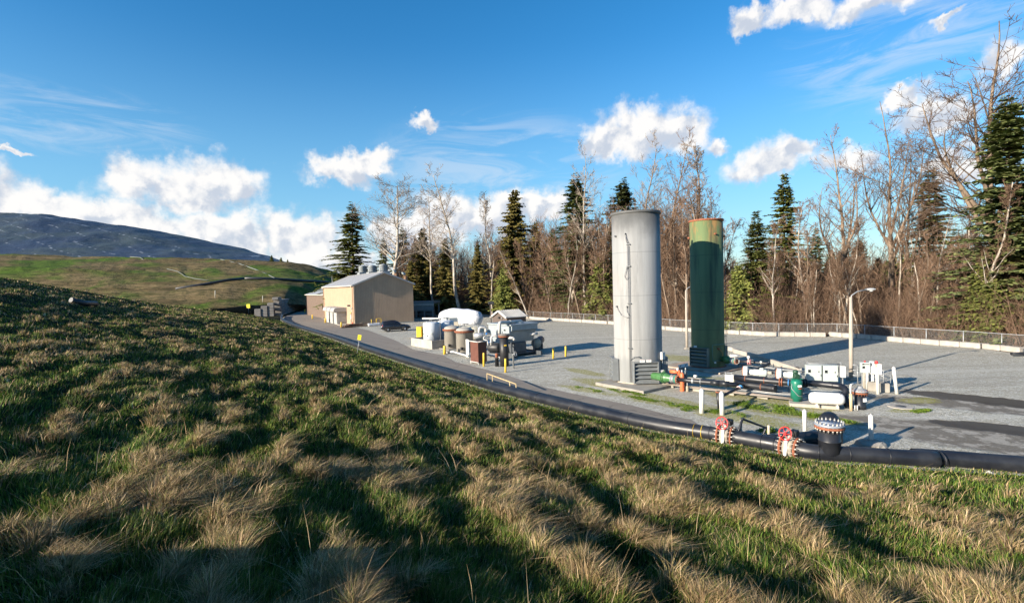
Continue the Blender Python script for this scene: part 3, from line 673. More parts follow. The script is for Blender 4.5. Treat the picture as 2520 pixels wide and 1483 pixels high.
def bare_tree(seed, H=14.0, r0=.13, first=.35, nprim=40, plen=.26, up=.75, fork=0, wander=.05, twig=.014, dens=1.0):
    rg = np.random.default_rng(seed); trunk = []; twigs = []
    def limb(p, d, L, r, n, store, wob, rise):
        pts = [p]; rad = [r]
        for i in range(n):
            d = _unit(d + rg.normal(0, wob, 3) + np.array([0, 0, rise])); p = p + d * L / n
            pts.append(p); rad.append(max(twig * .6, r * (1 - (i + 1) / n * .85)))
            store.append((*pts[-2], *pts[-1], rad[-2], rad[-1]))
        return pts, rad, d
    def side(d, ang):
        a = _unit(np.cross(d, rg.normal(0, 1, 3))); return _unit(d * math.cos(ang) + a * math.sin(ang))
    def grow_branches(pts, rad, axis_len, f0, cnt, lf):
        m = len(pts) - 1
        for _ in range(cnt):
            f = f0 + (1 - f0) * rg.uniform(0, 1) ** .85; i = min(int(f * m), m - 1); w = f * m - i
            p = pts[i] * (1 - w) + pts[i + 1] * w; rr = rad[i] * (1 - w) + rad[i + 1] * w; d = _unit(pts[i + 1] - pts[i])
            L = lf * (1.15 - .75 * f) * rg.uniform(.55, 1.25)
            bp, br, bd = limb(p, side(d, math.acos(up) * rg.uniform(.8, 1.35)), L, max(twig * 1.2, rr * .45), 6, trunk if rr * .45 > .045 else twigs, .10, .06)
            for _2 in range(int(rg.integers(5, 9) * dens)):
                g = rg.uniform(.2, 1); j = min(int(g * 6), 5); q = bp[j] + (bp[j + 1] - bp[j]) * rg.uniform()
                sp, sr, _d = limb(q, side(_unit(bp[j + 1] - bp[j]), rg.uniform(.5, 1.0)), L * rg.uniform(.22, .5) * (1.2 - g * .6), max(twig, br[j] * .5), 4, twigs, .14, .08)
                for _3 in range(rg.integers(2, 5)):
                    j2 = rg.integers(1, 4); q2 = sp[j2]
                    limb(q2, side(_unit(sp[j2 + 1] - sp[j2]), rg.uniform(.4, .95)), L * rg.uniform(.08, .2), twig * .9, 2, twigs, .15, .10)
    stems = []
    base, br, d = limb(np.zeros(3), np.array([0, 0, 1.]), H * (1 if not fork else .42), r0, 16 if not fork else 7, trunk, wander, .05)
    if not fork: stems.append((base, [max(x, .02) for x in br], H, first))
    else:
        br = [r0 * (1 - .35 * i / 7) for i in range(8)]; trunk[:] = [(*base[i], *base[i + 1], br[i], br[i + 1]) for i in range(7)]
        for k in range(fork):
            dd = _unit(np.array([0, 0, 1.]) + side(np.array([0, 0, 1.]), 1.57) * rg.uniform(.25, .55)) if k else _unit(np.array([.08, .05, 1]))
            i = 7 if k == 0 else int(rg.integers(4, 8)); L = H * (.60 if k == 0 else rg.uniform(.38, .52))
            sp, sr, _d = limb(base[i], dd, L, br[i] * (.75 if k == 0 else .6), 12, trunk, .06, .10); stems.append((sp, sr, L, .12))
    for (p, r, L, f0) in stems: grow_branches(p, r, L, f0, int(nprim * (1 if not fork else .75)), plen * H)
    return trunk, twigs
def conifer(seed, H=18.0, Rm=2.6, r0=.2, low=.08, power=.85, droop=.25, step=.36, nb=6, spray=.34, ragged=.3, hang=0.0, dens=1.0):
    rg = np.random.default_rng(seed); trunk = []; Q = []; C = []
    n = 14; wob = np.cumsum(rg.normal(0, .03, (n + 1, 2)), 0)
    pts = [np.array([wob[i, 0], wob[i, 1], H * i / n]) for i in range(n + 1)]
    for i in range(n): trunk.append((*pts[i], *pts[i + 1], r0 * (1 - i / n) + .015, r0 * (1 - (i + 1) / n) + .012))
    z = H * low
    while z < H * .985:
        f = z / H; Rz = Rm * ((1 - f) ** power) * (.55 + .45 * sstep(np.array(f), 0, .22)) + .12
        a0 = rg.uniform(0, 6.28)
        for k in range(nb):
            if rg.uniform() < .10: continue
            a = a0 + 6.28 * k / nb + rg.normal(0, .28); L = Rz * rg.uniform(1 - ragged * 1.6, 1 + ragged * .5) * (.62 + .75 * float(vnoise(np.array(a * 1.3 + seed), np.array(z / 1.6), seed)))
            zz = z + rg.normal(0, step * .75); c = np.array([math.cos(a), math.sin(a), 0])
            ns = max(3, int(L / .19 * dens)); base = np.array([0, 0, zz])
            end = base + c * L + np.array([0, 0, L * (.10 - droop * (1.1 - f * .9))])
            if L > .7: trunk.append((*base, *(base + (end - base) * .8), .03, .012))
            for s in range(ns):
                g = (s + rg.uniform(.1, .9)) / ns; g = .12 + .88 * g
                p = base + c * L * g + np.array([0, 0, L * g * .16 - L * g * g * (.06 + droop * (1.1 - f * .9))])
                for sd_ in (-1, 1):
                    t = np.array([-c[1], c[0], 0]) * sd_
                    ln = spray * (1.25 - .6 * g) * rg.uniform(.7, 1.35) * min(1, .45 + Rz / 1.6)
                    dr = _unit(c * rg.uniform(.35, .9) + t * rg.uniform(.4, .9) + np.array([0, 0, rg.uniform(-.30, .12) - hang * rg.uniform(.5, 1.4)]))
                    wv = _unit(np.cross(dr, np.array([rg.normal(0, .35), rg.normal(0, .35), 1.]))) * ln * rg.uniform(.26, .42)
                    q0 = p + rg.normal(0, .04, 3); m_ = q0 + dr * ln * .55
                    Q.append((q0, m_ - wv, q0 + dr * ln + np.array([0, 0, -.1 * ln]), m_ + wv)); C.append(rg.uniform(0, 1) * .75 + .25 * g)
        z += step * rg.uniform(.75, 1.3) * (1.0 - .35 * f)
    return trunk, np.array(Q), np.array(C)
PROTO = {}
def make_bare(kind, **kw):
    tr, tw = bare_tree(**kw); PROTO[kind] = ('bare', kw['H'], prisms(tr, 5), prisms(tw, 3))
def make_con(kind, mat, **kw):
    tr, Q, C = conifer(**kw); n = len(Q)
    V = Q.reshape(-1, 3); F4 = np.arange(n * 4).reshape(n, 4); col = np.ones((n * 4, 4)); col[:, :3] = np.repeat(C, 4)[:, None]
    PROTO[kind] = ('con', kw['H'], prisms(tr, 4), (V, F4, col), mat)
make_bare('alder', seed=1, H=14, r0=.17, first=.28, nprim=46, plen=.20, up=.80, twig=.017, dens=1.2)
make_bare('alder2', seed=2, H=14, r0=.155, first=.2, nprim=52, plen=.18, up=.72, wander=.07, twig=.017, dens=1.2)
make_bare('alder3', seed=3, H=14, r0=.15, first=.42, nprim=36, plen=.22, up=.85, wander=.06, twig=.017, dens=1.2)
make_bare('sapling', seed=4, H=9, r0=.06, first=.12, nprim=30, plen=.24, up=.78, wander=.08)
make_bare('sapling2', seed=5, H=9, r0=.055, first=.18, nprim=26, plen=.28, up=.74, wander=.10)
make_bare('broad', seed=6, H=24, r0=.30, first=.34, nprim=46, plen=.34, up=.62, wander=.03, twig=.022, dens=1.7)
make_bare('tall', seed=8, H=22, r0=.24, first=.36, nprim=40, plen=.24, up=.70, wander=.04, twig=.02, dens=1.3)
make_bare('forked', seed=9, H=22, r0=.34, first=.2, nprim=26, plen=.20, up=.74, fork=4, wander=.05, twig=.016, dens=1.0)
make_bare('forked2', seed=12, H=24, r0=.36, first=.2, nprim=26, plen=.22, up=.68, fork=5, wander=.05, twig=.016, dens=1.0)
make_con('fir', FIR, seed=21, H=18, Rm=3.9, low=.05, droop=.24, ragged=.48, dens=2.3, spray=.40, step=.33, nb=8)
make_con('fir2', FIR, seed=22, H=18, Rm=3.3, low=.06, droop=.34, ragged=.45, step=.36, nb=7, spray=.40, dens=2.2)
make_con('spruce', SPRUCE, seed=23, H=18, Rm=3.6, low=.03, droop=.18, ragged=.44, spray=.40, step=.32, nb=9, power=.72, dens=2.1)
make_con('cedar', CEDAR, seed=24, H=18, Rm=3.5, low=.03, droop=.30, ragged=.42, hang=.45, spray=.42, power=.78, nb=8, step=.33, dens=2.1)
make_con('lowfir', FIR, seed=25, H=7, Rm=2.3, low=.03, droop=.25, ragged=.33, spray=.42, step=.22, nb=9, power=.7, hang=.2, dens=1.3)
TREE_SRC = {}
def tree(kind, name, label, base, H, rz, group, bark=None, twig=None, wide=1.0, cat='tree', lean=(0, 0)):
    key = (kind, id(bark), id(twig)); pr = PROTO[kind]; s = H / pr[1]
    if key not in TREE_SRC:
        root = thing(name, label, cat, base, rz, group)
        mesh_np('trunk', pr[2][0], pr[2][1], bark or BARK_BROWN, smooth=True, parent=root)
        if pr[0] == 'bare': mesh_np('crown', pr[3][0], pr[3][1], twig or TWIG_RED, smooth=True, parent=root)
        else: mesh_np('crown', pr[3][0], pr[3][1], pr[4], pr[3][2], parent=root)
        TREE_SRC[key] = root
    else:
        root = copy_thing(TREE_SRC[key], base, rz, label); root['group'] = group; root.name = name; root['category'] = cat
    wide = wide * (1.22 if pr[0] == 'con' and kind != 'lowfir' else 1.0); root.scale = (s * wide, s * wide, s); root.rotation_euler = (lean[0], lean[1], rz); return root
def ptree(kind, name, label, px, py_top, Y, group, **kw):
    top = D(px, py_top, Y); b = D(kw.pop('bx', px), 760, Y); zb = kw.pop('zb', -.3)
    H = top[2] - zb; lx = (top[0] - b[0]) / H
    # lean so that the tip stands where it is seen
    return tree(kind, name, label, (b[0], b[1], zb), H, 0.0 if abs(lx) > .02 else RNG.uniform(0, 6.28), group, lean=(0, math.atan(lx) if abs(lx) > .02 else 0), **kw)
GC, GB, GA = 'conifers behind the fence', 'tall leafless trees behind the fence', 'thin leafless trees crowded behind the fence'
def build_trees():
    for a in [('fir2', 'dark green spire of a fir standing left behind the roof vents', 866, 498, 128, dict(wide=1.5)),
              ('fir2', 'slim distant fir between the roof vents and the pale bare tree', 944, 582, 165, {}),
              ('fir2', 'thin distant fir just to the right of the white trunked bare tree by the roof', 990, 556, 170, dict(wide=1.3)),
              ('cedar', 'yellowish cedar rising behind the right end of the tan building', 1040, 560, 128, dict(wide=1.2)),
              ('cedar', 'brown tinged cedar beside the gable end, lower than its neighbour', 1010, 640, 122, dict(wide=1.3)),
              ('cedar', 'pointed cedar with a sharp dark tip behind the brown shed', 1266, 466, 112, dict(wide=1.15)),
              ('lowfir', 'low yellow green cedar bush growing right behind the brown shed', 1240, 655, 104, dict(wide=.9)),
              ('spruce', 'broad fir with a flat ragged top left of the grey stack', 1417, 430, 98, dict(wide=1.05)),
              ('lowfir', 'low dark evergreen hugging the fence left of the grey stack', 1478, 632, 88, dict(wide=1.0)),
              ('spruce', 'dark fir whose crown shows just above the grey stack', 1538, 440, 92, dict(wide=1.05)),
              ('fir', 'fir with drooping lower boughs right of the green stack', 1862, 516, 66, dict(wide=1.05)),
              ('fir', 'taller spire of a fir behind the drooping fir right of the green stack', 1934, 424, 80, dict(wide=.95)),
              ('lowfir', 'low fir boughs above the fence right of the green stack', 1818, 650, 64, dict(wide=1.0)),
              ('fir2', 'dark fir standing alone among the bare trees near the right edge', 2288, 408, 70, dict(wide=1.25)),
              ('fir2', 'short dark fir half hidden by bare branches near the right edge', 2352, 560, 66, dict(wide=1.3)),
              ('spruce', 'big light green fir filling the right edge of the view', 2478, 236, 47, dict(wide=1.0)),
              ('fir', 'second big fir cut off by the right edge', 2560, 330, 46, dict(wide=1.0)),
              ('cedar', 'brown tinged cedar behind the wrapped tank', 1095, 585, 124, {}), ('cedar', 'dull cedar between the white trunked tree and the pointed cedar', 1175, 600, 122, {}),
              ('cedar', 'ragged cedar just right of the pointed cedar', 1318, 545, 112, dict(wide=1.0)), ('fir', 'dark fir between the pointed cedar and the flat topped fir', 1360, 560, 108, {}),
              ('fir', 'dark fir low between the grey and green stacks', 1668, 600, 88, dict(wide=.9)), ('fir', 'dim fir deep in the wood right of the taller fir spire', 2010, 560, 96, {}), ('spruce', 'dim fir deep in the wood behind the second lamp post', 2115, 585, 92, {}),
              ('lowfir', 'bushy lower fir beneath the big light green fir', 2420, 640, 47, dict(wide=1.05))]:
        ptree(a[0], 'conifer', a[1], a[2], a[3], a[4], GC, **a[5])
    for a in [('broad', 'wide bare tree with a white trunk behind the tan building roof', 958, 440, 120, dict(bark=BARK_PALE, twig=TWIG_GREY, wide=1.55)),
              ('tall', 'sparse bare tree with raised limbs right of the wide white trunked one', 1068, 488, 122, dict(bark=BARK_PALE, twig=TWIG_GREY, wide=1.2)),
              ('tall', 'tallest white trunked bare tree behind the wrapped tank', 1122, 430, 112, dict(bark=BARK_PALE, twig=TWIG_GREY, bx=1132, wide=1.25)),
              ('alder', 'faint grey spindly tree against the cloud left of the pointed cedar', 1212, 482, 125, dict(bark=BARK_PALE, twig=TWIG_GREY)),
              ('alder3', 'leaning white stemmed alder left of the pointed cedar', 1190, 560, 108, dict(bark=BARK_PALE, bx=1210)),
              ('alder2', 'white stemmed alder leaning beside the brown shed', 1255, 585, 100, dict(bark=BARK_PALE, bx=1300)),
              ('tall', 'bare twin stemmed tree in front of the flat topped fir', 1442, 392, 94, dict(bark=BARK_PALE, twig=TWIG_GREY, wide=.9)),
              ('alder3', 'white alder stem standing by the fence left of the grey stack', 1395, 560, 92, dict(bark=BARK_PALE)),
              ('tall', 'bare tree rising straight behind the grey stack', 1580, 374, 90, dict(twig=TWIG_GREY)),
              ('tall', 'bare tree between the two stacks, the one nearer the grey stack', 1640, 362, 84, {}),
              ('alder', 'bare tree between the two stacks, the one nearer the green stack', 1694, 352, 80, dict(twig=TWIG_GREY)),
              ('alder', 'bare twiggy top showing right above the green stack', 1745, 445, 76, {}),
              ('forked', 'bare forked tree with a heavy left limb near the second lamp post', 2062, 332, 66, dict(wide=1.1)),
              ('forked2', 'largest bare forked tree rising behind the second lamp post', 2186, 258, 64, dict(wide=1.0, bx=2196)),
              ('forked', 'bare tree with dark upright forks right of the largest forked tree', 2240, 350, 70, dict(wide=.8)),
              ('forked2', 'huge bare tree spreading over the top right corner', 2470, 40, 52, dict(wide=1.3)),
              ('tall', 'crooked bare tree in front of the big light green fir', 2400, 470, 56, dict(bark=BARK_PALE)),
              ('alder3', 'white stemmed alder leaning left beside the second lamp post', 2140, 520, 60, dict(bark=BARK_PALE, bx=2215)),
              ('alder', 'pale alder behind the drooping fir right of the green stack', 1905, 540, 62, dict(bark=BARK_PALE)),
              ('alder', 'pair stemmed pale alder midway between green stack and second lamp post', 1985, 500, 66, dict(bark=BARK_PALE)),
              ('tall', 'white stemmed alder standing near the right end of the fence', 2300, 520, 54, dict(bark=BARK_PALE, wide=.8))]:
        ptree(a[0], 'bare_tree', a[1], a[2], a[3], a[4], GB, **a[5])
    # the crowd of thin alders in a belt behind the fence
    fence = [(1020, 775), (1175, 768), (1320, 787), (1400, 791), (1500, 797), (1660, 814), (1781, 821), (1889, 827), (2062, 829), (2135, 835), (2267, 846), (2418, 858), (2560, 872), (2700, 890)]
    fpx = [f[0] for f in fence]
    def fy(px): return float(np.interp(px, fpx, [min(G(a, b)[1], 128) for a, b in fence]))
    rg = random.Random(11); kinds = ['alder', 'alder2', 'alder3', 'alder', 'alder2', 'sapling', 'sapling2']
    n = 0
    while n < 290:
        px = rg.uniform(985, 2640)
        if rg.random() > (.85 if px < 1750 else .7): continue
        off = 2.0 + 34 * rg.random() ** 1.4; Y = fy(px) + off; k = rg.choice(kinds)
        H = ((rg.uniform(7.5, 11.5) if rg.random() < .72 else rg.uniform(11.5, 16)) if px > 1750 else rg.uniform(13.5, 20)) if k.startswith('alder') else rg.uniform(5, 9)
        pale = rg.random() < (.28 if px < 1750 else .55); b = D(px, 760, Y)
        lab = {True: 'thin pale stemmed leafless tree in the crowd behind the fence', False: 'thin brown stemmed leafless tree in the crowd behind the fence'}[pale] if k.startswith('alder') else 'young leafless sapling with brown twigs in the crowd behind the fence'
        if not k.startswith('alder'): pale = False
        tree(k, 'bare_tree' if k.startswith('alder') else 'sapling', lab, (b[0], b[1], -.3), H, rg.uniform(0, 6.28),
             ('pale ' if pale else 'brown ' if k.startswith('alder') else 'young ') + 'leafless trees crowded behind the fence', bark=BARK_PALE if pale else BARK_BROWN, twig=TWIG_RED, lean=(rg.gauss(0, .07), rg.gauss(0, .07)))
        n += 1
    # small trees on the far crest
    for px, pt, Yv, lab in ((669, 628, 232, 'small round tree on the far crest beside the tarp'), (692, 633, 232, 'small pointed tree on the far crest, middle of three'), (708, 638, 232, 'tiny pointed tree on the far crest nearest the tan building')):
        p = D(px, 650, Yv); tp = D(px, pt, Yv); tree('lowfir', 'conifer', lab, p, tp[2] - p[2], .5, 'small trees on the far crest')
    # undergrowth: a mass of thin stems and twigs
    r2 = np.random.default_rng(31); segs = []
    N = 13000; px = r2.uniform(960, 2680, N); off = 1.2 + 30 * r2.uniform(0, 1, N) ** 1.5
    for i in range(N):
        Y = fy(px[i]) + off[i]; b = D(px[i], 760, Y); b[2] = -.3; H = r2.uniform(.8, 5.2) * (1 + off[i] / 30); d = np.array([r2.normal(0, .28), r2.normal(0, .28), 1.]); r = r2.uniform(.008, .022)
        m = b + d * H * .5; e = m + (d + r2.normal(0, .25, 3)) * H * .5
        segs += [(*b, *m, r * 1.3, r), (*m, *e, r, r * .5)]
        for k in range(4):
            q = b + (m - b) * r2.uniform(.3, 1) if k < 2 else m + (e - m) * r2.uniform(0, .9)
            segs.append((*q, *(q + (d + r2.normal(0, .75, 3)) * H * r2.uniform(.12, .34)), r * .6, r * .35))
    V, Q = prisms(segs, 3)
    tag(mesh_np('undergrowth', V, Q, TWIG_RED), 'tangle of leafless brown brush filling the wood behind the fence', 'brush', kind='stuff')
    # far thicket: the leafless wood further back that reads as one brown mass
    segs = []; N = 3400; px = np.where(r2.uniform(0, 1, N) < .62, r2.uniform(985, 1760, N), r2.uniform(1760, 2750, N))
    for i in range(N):
        Y = fy(px[i]) + r2.uniform(10, 48); b = D(px[i], 760, Y); b[2] = -.3; H = r2.uniform(6.5, 14.5) * (1.42 if px[i] < 1750 else .78) * (.75 + .5 * fbm(np.array(px[i] / 70.), np.array(1.), 5, 2)); d = np.array([r2.normal(0, .07), r2.normal(0, .07), 1.]); r = r2.uniform(.04, .09)
        top = b + d * H; segs.append((*b, *(b + d * H * .6), r, r * .6)); segs.append((*(b + d * H * .6), *top, r * .6, .015))
        for k in range(16):
            f = r2.uniform(.22, .97); q = b + d * H * f; a = r2.uniform(0, 6.28); L = H * r2.uniform(.08, .2) * (1.25 - f * .7); e = q + np.array([math.cos(a) * .65, math.sin(a) * .65, .75]) * L
            segs.append((*q, *e, .026, .016)); m = q + (e - q) * .5; a2 = a + r2.normal(0, .9); segs.append((*m, *(m + np.array([math.cos(a2) * .6, math.sin(a2) * .6, .8]) * L * .55), .018, .012))
    V, Q = prisms(segs, 3)
    tag(mesh_np('thicket', V, Q, TWIG_RED), 'mass of leafless brown trees further back in the wood', 'wood', kind='stuff')
    # far wood: a mass of dark evergreen foliage further back
    rgn = np.random.default_rng(33); Qs = []; Cs = []
    for i in range(240):
        px_ = rgn.uniform(770, 2900); Y = (fy(px_) if px_ > 1000 else 150) + rgn.uniform(30, 60); b = D(px_, 760, Y); H = rgn.uniform(6, 11.5) * (1.0 if px_ > 1000 else 1.05); W_ = rgn.uniform(1.6, 3.0)
        n = 420; h = rgn.uniform(0, 1, n) ** 1.1; a = rgn.uniform(0, 6.28, n); rr = W_ * (1 - h) ** .6 * np.sqrt(rgn.uniform(.25, 1, n))
        P = np.stack([b[0] + np.cos(a) * rr, b[1] + np.sin(a) * rr, -.3 + h * H], -1); s = rgn.uniform(.25, .6, n)[:, None]
        d1 = rgn.normal(0, 1, (n, 3)); d1 /= np.linalg.norm(d1, axis=1)[:, None]; d2 = np.cross(d1, rgn.normal(0, 1, (n, 3))); d2 /= np.linalg.norm(d2, axis=1)[:, None]
        Qs.append(np.stack([P - d1 * s, P - d2 * s * .5, P + d1 * s, P + d2 * s * .5], 1)); Cs.append(rgn.uniform(0, 1, n) * .6)
    Q = np.concatenate(Qs); n = len(Q); col = np.ones((n * 4, 4)); col[:, :3] = np.repeat(np.concatenate(Cs), 4)[:, None]
    tag(mesh_np('far_wood', Q.reshape(-1, 3), np.arange(n * 4).reshape(n, 4), FIR, col), 'dark evergreen wood seen through the bare trees', 'wood', kind='stuff')
build_trees()
# ------------------------------------------------------------------ yard: shared materials and helpers
def Z1(x, y, z=0.0): return G(1445.3 + x * .2198, 676.5 + y * .2198, z)
def Z2(x, y, z=0.0): return G(1599 + x * .1464, 848.7 + y * .1464, z)
def Z3(x, y, z=0.0): return G(1906.5 + x * .1464, 830.3 + y * .1464, z)
def Z4(x, y, z=0.0): return G(1660.5 + x * .1952, 984 + y * .1952, z)
def Z5(x, y, z=0.0): return G(984 + x * .1464, 725.7 + y * .1464, z)
def Z6(x, y, z=0.0): return G(707 + x * .1464, 627.3 + y * .1464, z)
def local(root):
    M = (Matrix.Translation(root.location) @ Matrix.Rotation(root.rotation_euler[2], 4, 'Z')).inverted()
    return lambda p: M @ Vector([float(c) for c in p])
CONC = pbr('concrete', (0.27, 0.25, 0.215), .9, var=.18, scale=1.5, bump=.3, bscale=30, dirt=(.16, .14, .11), dirt_amt=.35)
CONC_PALE = pbr('pale_concrete', (0.36, 0.33, 0.285), .9, var=.14, scale=1.2, bump=.3, bscale=20, dirt=(.22, .19, .15), dirt_amt=.3)
BLACKP = MATS['black_plastic']
BLACK = pbr('black_paint', (0.016, 0.017, 0.019), .5, var=.2)
RUST = pbr('rust', (0.26, 0.09, 0.045), .8, var=.35, scale=9)
STEEL = pbr('galvanised_steel', (0.34, 0.355, 0.36), .5, .35, var=.12, scale=3)
BOLT = pbr('bolt_steel', (0.50, 0.47, 0.42), .45, .6, var=.2)
WHITE = pbr('white_paint', (0.60, 0.59, 0.55), .5, var=.06, dirt=(.4, .35, .27), dirt_amt=.1)
PALEGREY = pbr('pale_grey_paint', (0.40, 0.445, 0.425), .45, var=.05, dirt=(.32, .32, .29), dirt_amt=.12)
YELLOW = pbr('yellow_paint', (0.72, 0.48, 0.045), .5, var=.12, dirt=(.35, .25, .1), dirt_amt=.2)
CREAM = pbr('cream_paint', (0.46, 0.41, 0.32), .55, var=.08, dirt=(.4, .33, .22), dirt_amt=.25)
REDP = pbr('red_paint', (0.55, 0.03, 0.028), .4, var=.15)
GREENP = pbr('green_paint', (0.058, 0.165, 0.058), .38, var=.15, dirt=(.10, .11, .06), dirt_amt=.2)
TEAL = pbr('teal_paint', (0.012, 0.150, 0.098), .35, var=.12)
ORANGE = pbr('orange_paint', (0.62, 0.145, 0.055), .5, var=.15, dirt=(.35, .13, .07), dirt_amt=.3)
DGREY = pbr('dark_grey_steel', (0.085, 0.095, 0.105), .5, .2, var=.15)
GLASSB = pbr('dark_glass', (0.012, 0.014, 0.017), .12, var=.1)
SIGNW = pbr('sign_white', (0.78, 0.78, 0.76), .5, var=.03)
INK = pbr('ink_black', (0.02, 0.02, 0.02), .6, var=.05)
INKR = pbr('ink_red', (0.5, 0.03, 0.03), .6, var=.05)

FONTOBJ = []
def lettering(name, text, size, mat, parent, loc, rot, ext=.002):
    cu = bpy.data.curves.new(name, 'FONT'); cu.body = text; cu.size = size; cu.align_x = 'CENTER'; cu.align_y = 'CENTER'; cu.extrude = ext; cu.resolution_u = 2
    tmp = bpy.data.objects.new(name + '_tmp', cu); COL.objects.link(tmp)
    dg = bpy.context.evaluated_depsgraph_get(); me = bpy.data.meshes.new_from_object(tmp.evaluated_get(dg)); bpy.data.objects.remove(tmp)
    o = bpy.data.objects.new(name, me); COL.objects.link(o); me.materials.clear(); me.materials.append(mat)
    o.parent = parent; o.location = Vector([float(q) for q in loc]); o.rotation_euler = rot; return o

# ------------------------------------------------------------------ boundary: concrete blocks and chain link fence
WALLPX = [(2506, 869), (2418, 858.5), (2267, 846.5), (2135, 835), (2062, 829), (1889, 827), (1781, 821), (1660, 814), (1500, 797.5), (1400, 791), (1320, 786.5), (1250, 778), (1190, 769.5)]
WALL = [G(a, b) for a, b in WALLPX]
def along(poly, step):
    out = []; carry = 0.0
    for a, b in zip(poly[:-1], poly[1:]):
        a = np.array(a, float); b = np.array(b, float); L = np.linalg.norm(b - a); s = carry
        while s < L: out.append((a + (b - a) * s / L, (b - a) / L)); s += step
        carry = s - L
    return out
def build_boundary():
    M_ = pbr('block_concrete', (0.37, 0.34, 0.30), .9, var=.2, scale=1.2, bump=.5, bscale=12, dirt=(.2, .17, .12), dirt_amt=.4)
    pts = along(WALL, 1.53); src = None; rg = random.Random(3)
    for i, (p, d) in enumerate(pts):
        c = p + d * .76; rz = math.atan2(d[1], d[0]) + rg.gauss(0, .02); away = np.array([-d[1], d[0], 0]);
        if away[1] < 0: away = -away
        c = c + away * (.32 + rg.gauss(0, .035))
        if src is None:
            src = MB().box((0, 0, .24), (1.49, .62, .48), bev=.05).build('concrete_block', M_)
            o = src
        else: o = src.copy(); COL.objects.link(o)
        o.location = c; o.rotation_euler = (0, 0, rz)
        tag(o, 'low concrete block in the row along the foot of the fence', 'block', 'concrete blocks along the fence')
    # fence
    root = thing('chain_link_fence', 'long grey chain link fence standing behind the concrete blocks', 'fence', WALL[5], 0)
    lo = local(root); line = []
    ext = [np.array([50, 22, 0.])] + [WALL[0] + np.array([2.2, -3.0, 0])] + WALL + [np.array([-12, 137, 0.]), np.array([-22, 150, 0.])]
    off = []
    for i, p in enumerate(ext):
        a = ext[max(0, i - 1)]; b = ext[min(len(ext) - 1, i + 1)]; d = (b - a) / np.linalg.norm(b - a); n = np.array([-d[1], d[0], 0]); n = n if n[0] * .7 + n[1] * .7 > 0 else -n
        off.append(p + n * .72)
    posts = along(off, 2.9); hp = 1.42
    mesh_v = []; mb = MB(); rail = MB()
    P = [lo(p) for p, _ in posts]
    for q in P: MB().cyl(q + Vector((0, 0, -.3)), q + Vector((0, 0, hp + .04)), .035, 6).build('post', STEEL, root)
    rail.path([q + Vector((0, 0, hp)) for q in P], .028, 6); rail.build('top_rail', STEEL, root)
    m, t, b = emat('chain_link'); tc = t.new('ShaderNodeTexCoord').outputs['UV']; x, y, _ = t.sep(tc)
    def wv(v): return t.math('ABSOLUTE', t.math('SUBTRACT', t.math('FRACT', v), .5))
    k = 1 / .085
    d1 = wv(t.math('MULTIPLY', t.math('ADD', x, y), k)); d2 = wv(t.math('MULTIPLY', t.math('SUBTRACT', x, y), k))
    wire = t.ramp(t.math('MINIMUM', d1, d2), .022, .045, 1.0, 0.0)
    tr = t.new('ShaderNodeBsdfTransparent'); mx = t.new('ShaderNodeMixShader'); b.inputs['Base Color'].default_value = (.24, .25, .25, 1); b.inputs['Roughness'].default_value = .6; b.inputs['Metallic'].default_value = .3
    t.put(mx.inputs[0], wire); t.l.new(tr.outputs[0], mx.inputs[1]); t.l.new(b.outputs[0], mx.inputs[2]); t.l.new(mx.outputs[0], m.node_tree.nodes['Material Output'].inputs[0])
    vs = []; fs = []; uv = []; s = 0
    for a, c in zip(P[:-1], P[1:]):
        L = (c - a).length; o = len(vs); vs += [a + Vector((0, 0, .05)), c + Vector((0, 0, .05)), c + Vector((0, 0, hp)), a + Vector((0, 0, hp))]; fs.append((o, o + 1, o + 2, o + 3)); uv += [(s, 0), (s + L, 0), (s + L, hp), (s, hp)]; s += L
    mb.add(vs, fs); o = mb.build('wire_mesh', m, root); ul = o.data.uv_layers.new(name='UVMap')
    for i, u in enumerate(uv): ul.data[i].uv = u
build_boundary()

